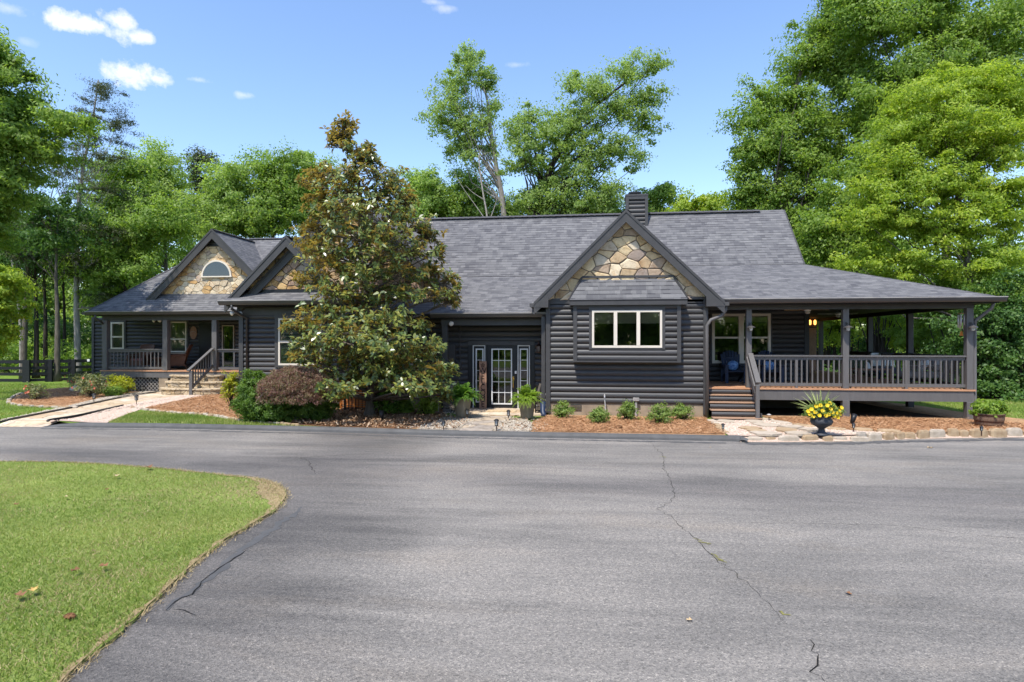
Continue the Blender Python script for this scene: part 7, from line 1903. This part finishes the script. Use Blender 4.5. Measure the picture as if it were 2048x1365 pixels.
for (px, lab, cl) in ((1468, 'navy slatted garden chair at the head of the deck steps', 'blue floral cushion on the chair at the head of the steps'), (1541, 'navy slatted garden chair partly behind the deck balusters', 'blue floral cushion on the chair behind the balusters')):
    t, x, y = adirondack(px, 21.15, 0, lab)
    mb = MB(); mb.ball((x, y - .02 + .2, DZ + .55), .19, 12, 8, (1, .35, .85)); tag(mb.build('cushion', MAT['blue_cush'], smooth=True), cl, 'cushion', 'blue cushions on the navy chairs')
# ---- rope-sided lounge chair, table, far seat on the outer deck
def lounge(px, y, rz, lab, m_frame, m_cush, wd=1.0):
    x = xa(px, y); t = thing('lounge_chair', lab, 'chair', (x, y, DZ), rz)
    def part(n, mb, m_): return mb.build(n, MAT[m_], t, local=True)
    mb = MB(); mb.box(-wd / 2, -.36, .24, wd / 2, .36, .28); part('seat_frame', mb, m_frame)
    for (sx, sy) in ((-1, -1), (1, -1), (1, 1), (-1, 1)):
        mb = MB(); mb.beam((sx * wd * .47, sy * .33, .25), (sx * wd * .52, sy * .38, 0), .03, .03, up=(0, 1, 0)); part('leg', mb, m_frame)
    mb = MB()
    for i in range(26):
        xx = -wd / 2 + wd * i / 25; mb.beam((xx, -.38, .26), (xx * 1.04, -.40, .62), .011, .011, up=(0, 1, 0))
    mb.beam((-wd * .52, -.40, .62), (wd * .52, -.40, .62), .03, .03); part('side_panel', mb, 'cord')
    mb = MB()
    for i in range(20):
        yy = -.38 + .76 * i / 19; mb.beam((wd / 2, yy, .26), (wd / 2 + .14, yy, .80), .011, .011, up=(0, 1, 0))
    mb.beam((wd / 2 + .14, -.40, .80), (wd / 2 + .14, .40, .80), .03, .03); part('backrest', mb, 'cord')
    mb = MB(); mb.box(-wd * .47, -.34, .28, wd * .44, .34, .42); part('seat_cushion', mb, m_cush)
    return t, x, y
t, x, y = lounge(1842, 20.7, 0, 'grey rope-sided lounge chair on the deck behind the outer railing', 'cord', 'greycush', 1.1)
mb = MB(); mb.obox((x + .36, y, DZ + .66), (.16, .6, .42), Euler((0, R(18), 0)).to_matrix()); tag(mb.build('back_cushion', MAT['greycush'], bevel=.05), 'grey back cushion of the rope-sided lounge chair', 'cushion')
mb = MB(); mb.obox((x + .06, y - .05, DZ + .64), (.1, .42, .42), Euler((R(40), R(25), 0)).to_matrix()); tag(mb.build('throw_pillow', MAT['whitecush'], bevel=.04), 'white throw pillow tipped on the lounge chair', 'pillow')
x, y = xa(1741, 22.6), 22.6; t = thing('coffee_table', 'low dark table on the deck behind the middle of the railing', 'table', (x, y, DZ))
mb = MB(); mb.box(x - .55, y - .35, DZ + .38, x + .55, y + .35, DZ + .43); mb.build('tabletop', MAT['signwood'], t)
for (sx, sy) in ((-1, -1), (1, -1), (1, 1), (-1, 1)): mb = MB(); mb.box(x + sx * .5 - .03, y + sy * .3 - .03, DZ, x + sx * .5 + .03, y + sy * .3 + .03, DZ + .38); mb.build('leg', MAT['signwood'], t)
mb = MB(); mb.lathe([(.11, DZ + .433), (.11, DZ + .45), (.03, DZ + .62), (.01, DZ + .64)], (x - .08, y, 0), 14); tag(mb.build('table_candle', MAT['whitecush']), 'small white cone-shaped candle on the low deck table', 'candle')
x, y = xa(1772, 24.0), 24.0; t = thing('armchair', 'navy-seated chair with white back cushion deeper on the deck', 'chair', (x, y, DZ))
mb = MB(); mb.box(x - .4, y - .3, DZ + .2, x + .4, y + .3, DZ + .42); mb.build('seat', MAT['navy'], t, bevel=.04); mb = MB(); mb.obox((x, y + .3, DZ + .68), (.8, .14, .5), Euler((R(-12), 0, 0)).to_matrix()); mb.build('backrest', MAT['whitecush'], t, bevel=.05)
for (sx, sy) in ((-1, -1), (1, -1), (1, 1), (-1, 1)): mb = MB(); mb.box(x + sx * .36 - .03, y + sy * .26 - .03, DZ, x + sx * .36 + .03, y + sy * .26 + .03, DZ + .2); mb.build('leg', MAT['navy'], t)
# ---- wicker chairs and table on the left porch
def wicker(px, y, rz, lab):
    x = xa(px, y); t = thing('wicker_chair', lab, 'chair', (x, y, LZ), rz, 'brown wicker chairs on the left porch')
    def part(n, mb, m_='wicker', sm=False): return mb.build(n, MAT[m_], t, local=True, smooth=sm)
    mb = MB(); mb.prism([(-.32, -.30, .16), (.32, -.30, .16), (.29, .30, .16), (-.29, .30, .16)], (0, 0, .22)); part('seat', mb)
    mb = MB(); mb.obox((0, -.02, .42), (.54, .52, .09), Matrix.Identity(3)); part('seat_cushion', mb, 'cushion_red')
    mb = MB(); n = 12; rows = 8; grid = []
    for j in range(rows + 1):
        v_ = j / rows; w_ = .30 + .05 * v_ - .03 * v_ ** 4
        grid.append([V((w_ * (2 * i / n - 1), .30 + .30 * v_ - .09 * (2 * i / n - 1) ** 2, .36 + .74 * v_ * (1 - .05 * abs(2 * i / n - 1) ** 3))) for i in range(n + 1)])
    for j in range(rows):
        for i in range(n): 
            a, b, c, d = grid[j][i], grid[j][i + 1], grid[j + 1][i + 1], grid[j + 1][i]; mb.poly([a, b, c, d]); o_ = V((0, .03, 0)); mb.poly([d + o_, c + o_, b + o_, a + o_])
    edge_ = [g[0] for g in grid] + grid[-1] + [g[-1] for g in grid[::-1]]; mb.tube(edge_, .025, 6); part('backrest', mb)
    for s_ in (-1, 1):
        mb = MB(); mb.tube(smooth([V((s_ * .33, .42, .66)), V((s_ * .40, .1, .64)), V((s_ * .40, -.26, .62)), V((s_ * .38, -.36, .52)), V((s_ * .34, -.32, .3)), V((s_ * .34, -.32, 0))], 4), .034, 7); part('armrest', mb, sm=True)
        mb = MB(); mb.prism([(s_ * .32, -.28, .2), (s_ * .34, -.28, .58), (s_ * .34, .38, .6), (s_ * .3, .3, .2)], (s_ * .02, 0, 0)); part('side_panel', mb)
        mb = MB(); mb.tube([(s_ * .29, .28, .3), (s_ * .30, .42, 0)], .025, 6); part('leg', mb)
wicker(281, 26.0, 0.05, 'brown wicker chair facing out behind the left porch railing'); wicker(355, 25.8, R(-62), 'brown wicker chair turned sideways by the porch window')
x, y = xa(318, 26.1), 26.1; t = thing('wicker_table', 'low wicker side table between the two wicker chairs', 'table', (x, y, LZ)); mb = MB(); mb.lathe([(.33, LZ + .46), (.35, LZ + .47), (.35, LZ + .5), (.33, LZ + .51)], (x, y, 0), 20); mb.build('tabletop', MAT['wicker'], t)
mb = MB(); mb.lathe([(.24, LZ), (.15, LZ + .1), (.12, LZ + .28), (.22, LZ + .46)], (x, y, 0), 14); mb.build('base', MAT['wicker'], t)
c = wy(386, 666, YLB - .1); t = thing('wall_plaque', 'dark oval plaque on the porch wall right of the window', 'plaque', c); mb = MB(); mb.prism([(c.x + .17 * math.cos(a), YLB - .075, c.z + .30 * math.sin(a)) for a in [k * math.pi / 12 for k in range(24)]], (0, .02, 0)); mb.build('plate', MAT['signwood'], t)
mb = MB(); mb.tube([(c.x + .12 * math.cos(a), YLB - .085, c.z + .0 + .07 * math.sin(a)) for a in [math.pi * k / 8 for k in range(9)]], .012, 5); mb.build('emblem', MAT['gutter_lip'], t)
# ---- boulders/logs seen under the deck
c = gz(1700, 812, ZB_); mb = MB(); mb.beam((5.5, 27.5, .3), (11.2, 27.2, .3), .3, .4); tag(mb.build('timber_wall', MAT['signwood']), 'low weathered timber retaining wall beyond the space under the deck', 'retaining wall')
# ================================================================= LIGHT, SKY, CAMERA
SUN_EL, SUN_AZ = 62.0, 27.0       # azimuth: degrees left of straight behind the camera
fw = V((-S_, C_, 0)); rt = V((C_, S_, 0))
hd = -fw * math.cos(R(SUN_AZ)) - rt * math.sin(R(SUN_AZ))
to_sun = V((hd.x * math.cos(R(SUN_EL)), hd.y * math.cos(R(SUN_EL)), math.sin(R(SUN_EL))))
sun = bpy.data.lights.new('sun', 'SUN'); sun.energy = 2.7; sun.angle = R(.53); sun.color = (1.0, .955, .88)
so = bpy.data.objects.new('sun', sun); COL.objects.link(so); so.rotation_euler = to_sun.to_track_quat('Z', 'Y').to_euler(); so.location = (0, 0, 60)
w = bpy.data.worlds.new('World'); scene.world = w; w.use_nodes = True
N, L = w.node_tree.nodes, w.node_tree.links
bg = N['Background']; sky = N.new('ShaderNodeTexSky'); sky.sky_type = 'NISHITA'; sky.sun_disc = False
sky.sun_elevation = R(SUN_EL); sky.sun_rotation = math.atan2(hd.x, hd.y); sky.air_density = 1.0; sky.dust_density = .6; sky.ozone_density = 1.6; sky.altitude = 200
tc = N.new('ShaderNodeTexCoord'); gen = tc.outputs['Generated']
nz = N.new('ShaderNodeTexNoise'); nz.inputs['Scale'].default_value = 32; nz.inputs['Detail'].default_value = 7; nz.inputs['Roughness'].default_value = .62; L.new(gen, nz.inputs['Vector'])
nz2 = N.new('ShaderNodeTexNoise'); nz2.inputs['Scale'].default_value = 9; nz2.inputs['Detail'].default_value = 3; L.new(gen, nz2.inputs['Vector'])
def vm(op, a, b=None):
    n = N.new('ShaderNodeVectorMath'); n.operation = op
    for i, x in enumerate((a, b)):
        if x is None: continue
        if hasattr(x, 'links'): L.new(x, n.inputs[i])
        else: n.inputs[i].default_value = x
    return n.outputs['Value' if op in ('DOT_PRODUCT', 'LENGTH') else 'Vector']
total = None
for (px, py, rx, ry, den) in ((175, 50, 66, 27, 1), (232, 40, 40, 20, .9), (290, 75, 32, 16, .75), (272, 147, 66, 26, 1), (312, 158, 36, 14, .7), (395, 160, 34, 11, .42), (487, 191, 26, 13, .42), (895, 18, 46, 12, .3), (868, 4, 40, 9, .3), (16, 18, 36, 16, .3), (50, 84, 20, 10, .15), (1035, 130, 34, 8, .2), (970, 310, 60, 34, .22)):
    d = (pd(px, py, 1000) - V((0, 0, H))).normalized(); u = V((0, 0, 1)).cross(d).normalized() * -1; v = u.cross(d) * -1
    rel = vm('SUBTRACT', gen, tuple(d))
    a = math_n(N, L, 'DIVIDE', vm('DOT_PRODUCT', rel, tuple(u)), rx / 1000 * .56); b = math_n(N, L, 'DIVIDE', vm('DOT_PRODUCT', rel, tuple(v)), ry / 1000 * .56)
    r2 = math_n(N, L, 'ADD', math_n(N, L, 'MULTIPLY', a, a), math_n(N, L, 'MULTIPLY', b, b)); r = math_n(N, L, 'SQRT', r2)
    e = math_n(N, L, 'ADD', math_n(N, L, 'MULTIPLY', math_n(N, L, 'SUBTRACT', nz.outputs[0], .5), 2.7), math_n(N, L, 'MULTIPLY', math_n(N, L, 'SUBTRACT', nz2.outputs[0], .5), 1.2))
    q = math_n(N, L, 'MULTIPLY', math_n(N, L, 'SUBTRACT', math_n(N, L, 'ADD', .95, e), r), 1.25, True)
    q = math_n(N, L, 'MULTIPLY', q, den)
    # nothing on the opposite side of the sky
    total = q if total is None else math_n(N, L, 'MAXIMUM', total, q)
SKYS = .15
cl = mixc(N, L, total, sky.outputs[0], (4.6, 4.7, 4.85))
cl = mixc(N, L, 1, cl, (1.02, .985, 1.0), 'MULTIPLY')
hsv = N.new('ShaderNodeHueSaturation'); hsv.inputs['Saturation'].default_value = 1.08; hsv.inputs['Value'].default_value = .82; L.new(cl, hsv.inputs['Color'])
L.new(hsv.outputs[0], bg.inputs['Color']); bg.inputs['Strength'].default_value = SKYS
cam = bpy.data.cameras.new('camera'); cam.sensor_width = 36; cam.lens = 36 * F / 2048; cam.clip_start = .1; cam.clip_end = 2000
co = bpy.data.objects.new('camera', cam); COL.objects.link(co); co.location = (0, 0, H); co.rotation_euler = (R(90), 0, YAW); scene.camera = co
scene.view_settings.view_transform = 'Standard'; scene.view_settings.look = 'None'; scene.view_settings.exposure = 1.27; scene.view_settings.gamma = 1
cy = scene.cycles
cy.max_bounces = 8; cy.diffuse_bounces = 5; cy.glossy_bounces = 3; cy.transmission_bounces = 3; cy.transparent_max_bounces = 8
cy.use_denoising = True; cy.denoiser = 'OPENIMAGEDENOISE'
cy.use_adaptive_sampling = True; cy.adaptive_threshold = .02; cy.sample_clamp_indirect = 6
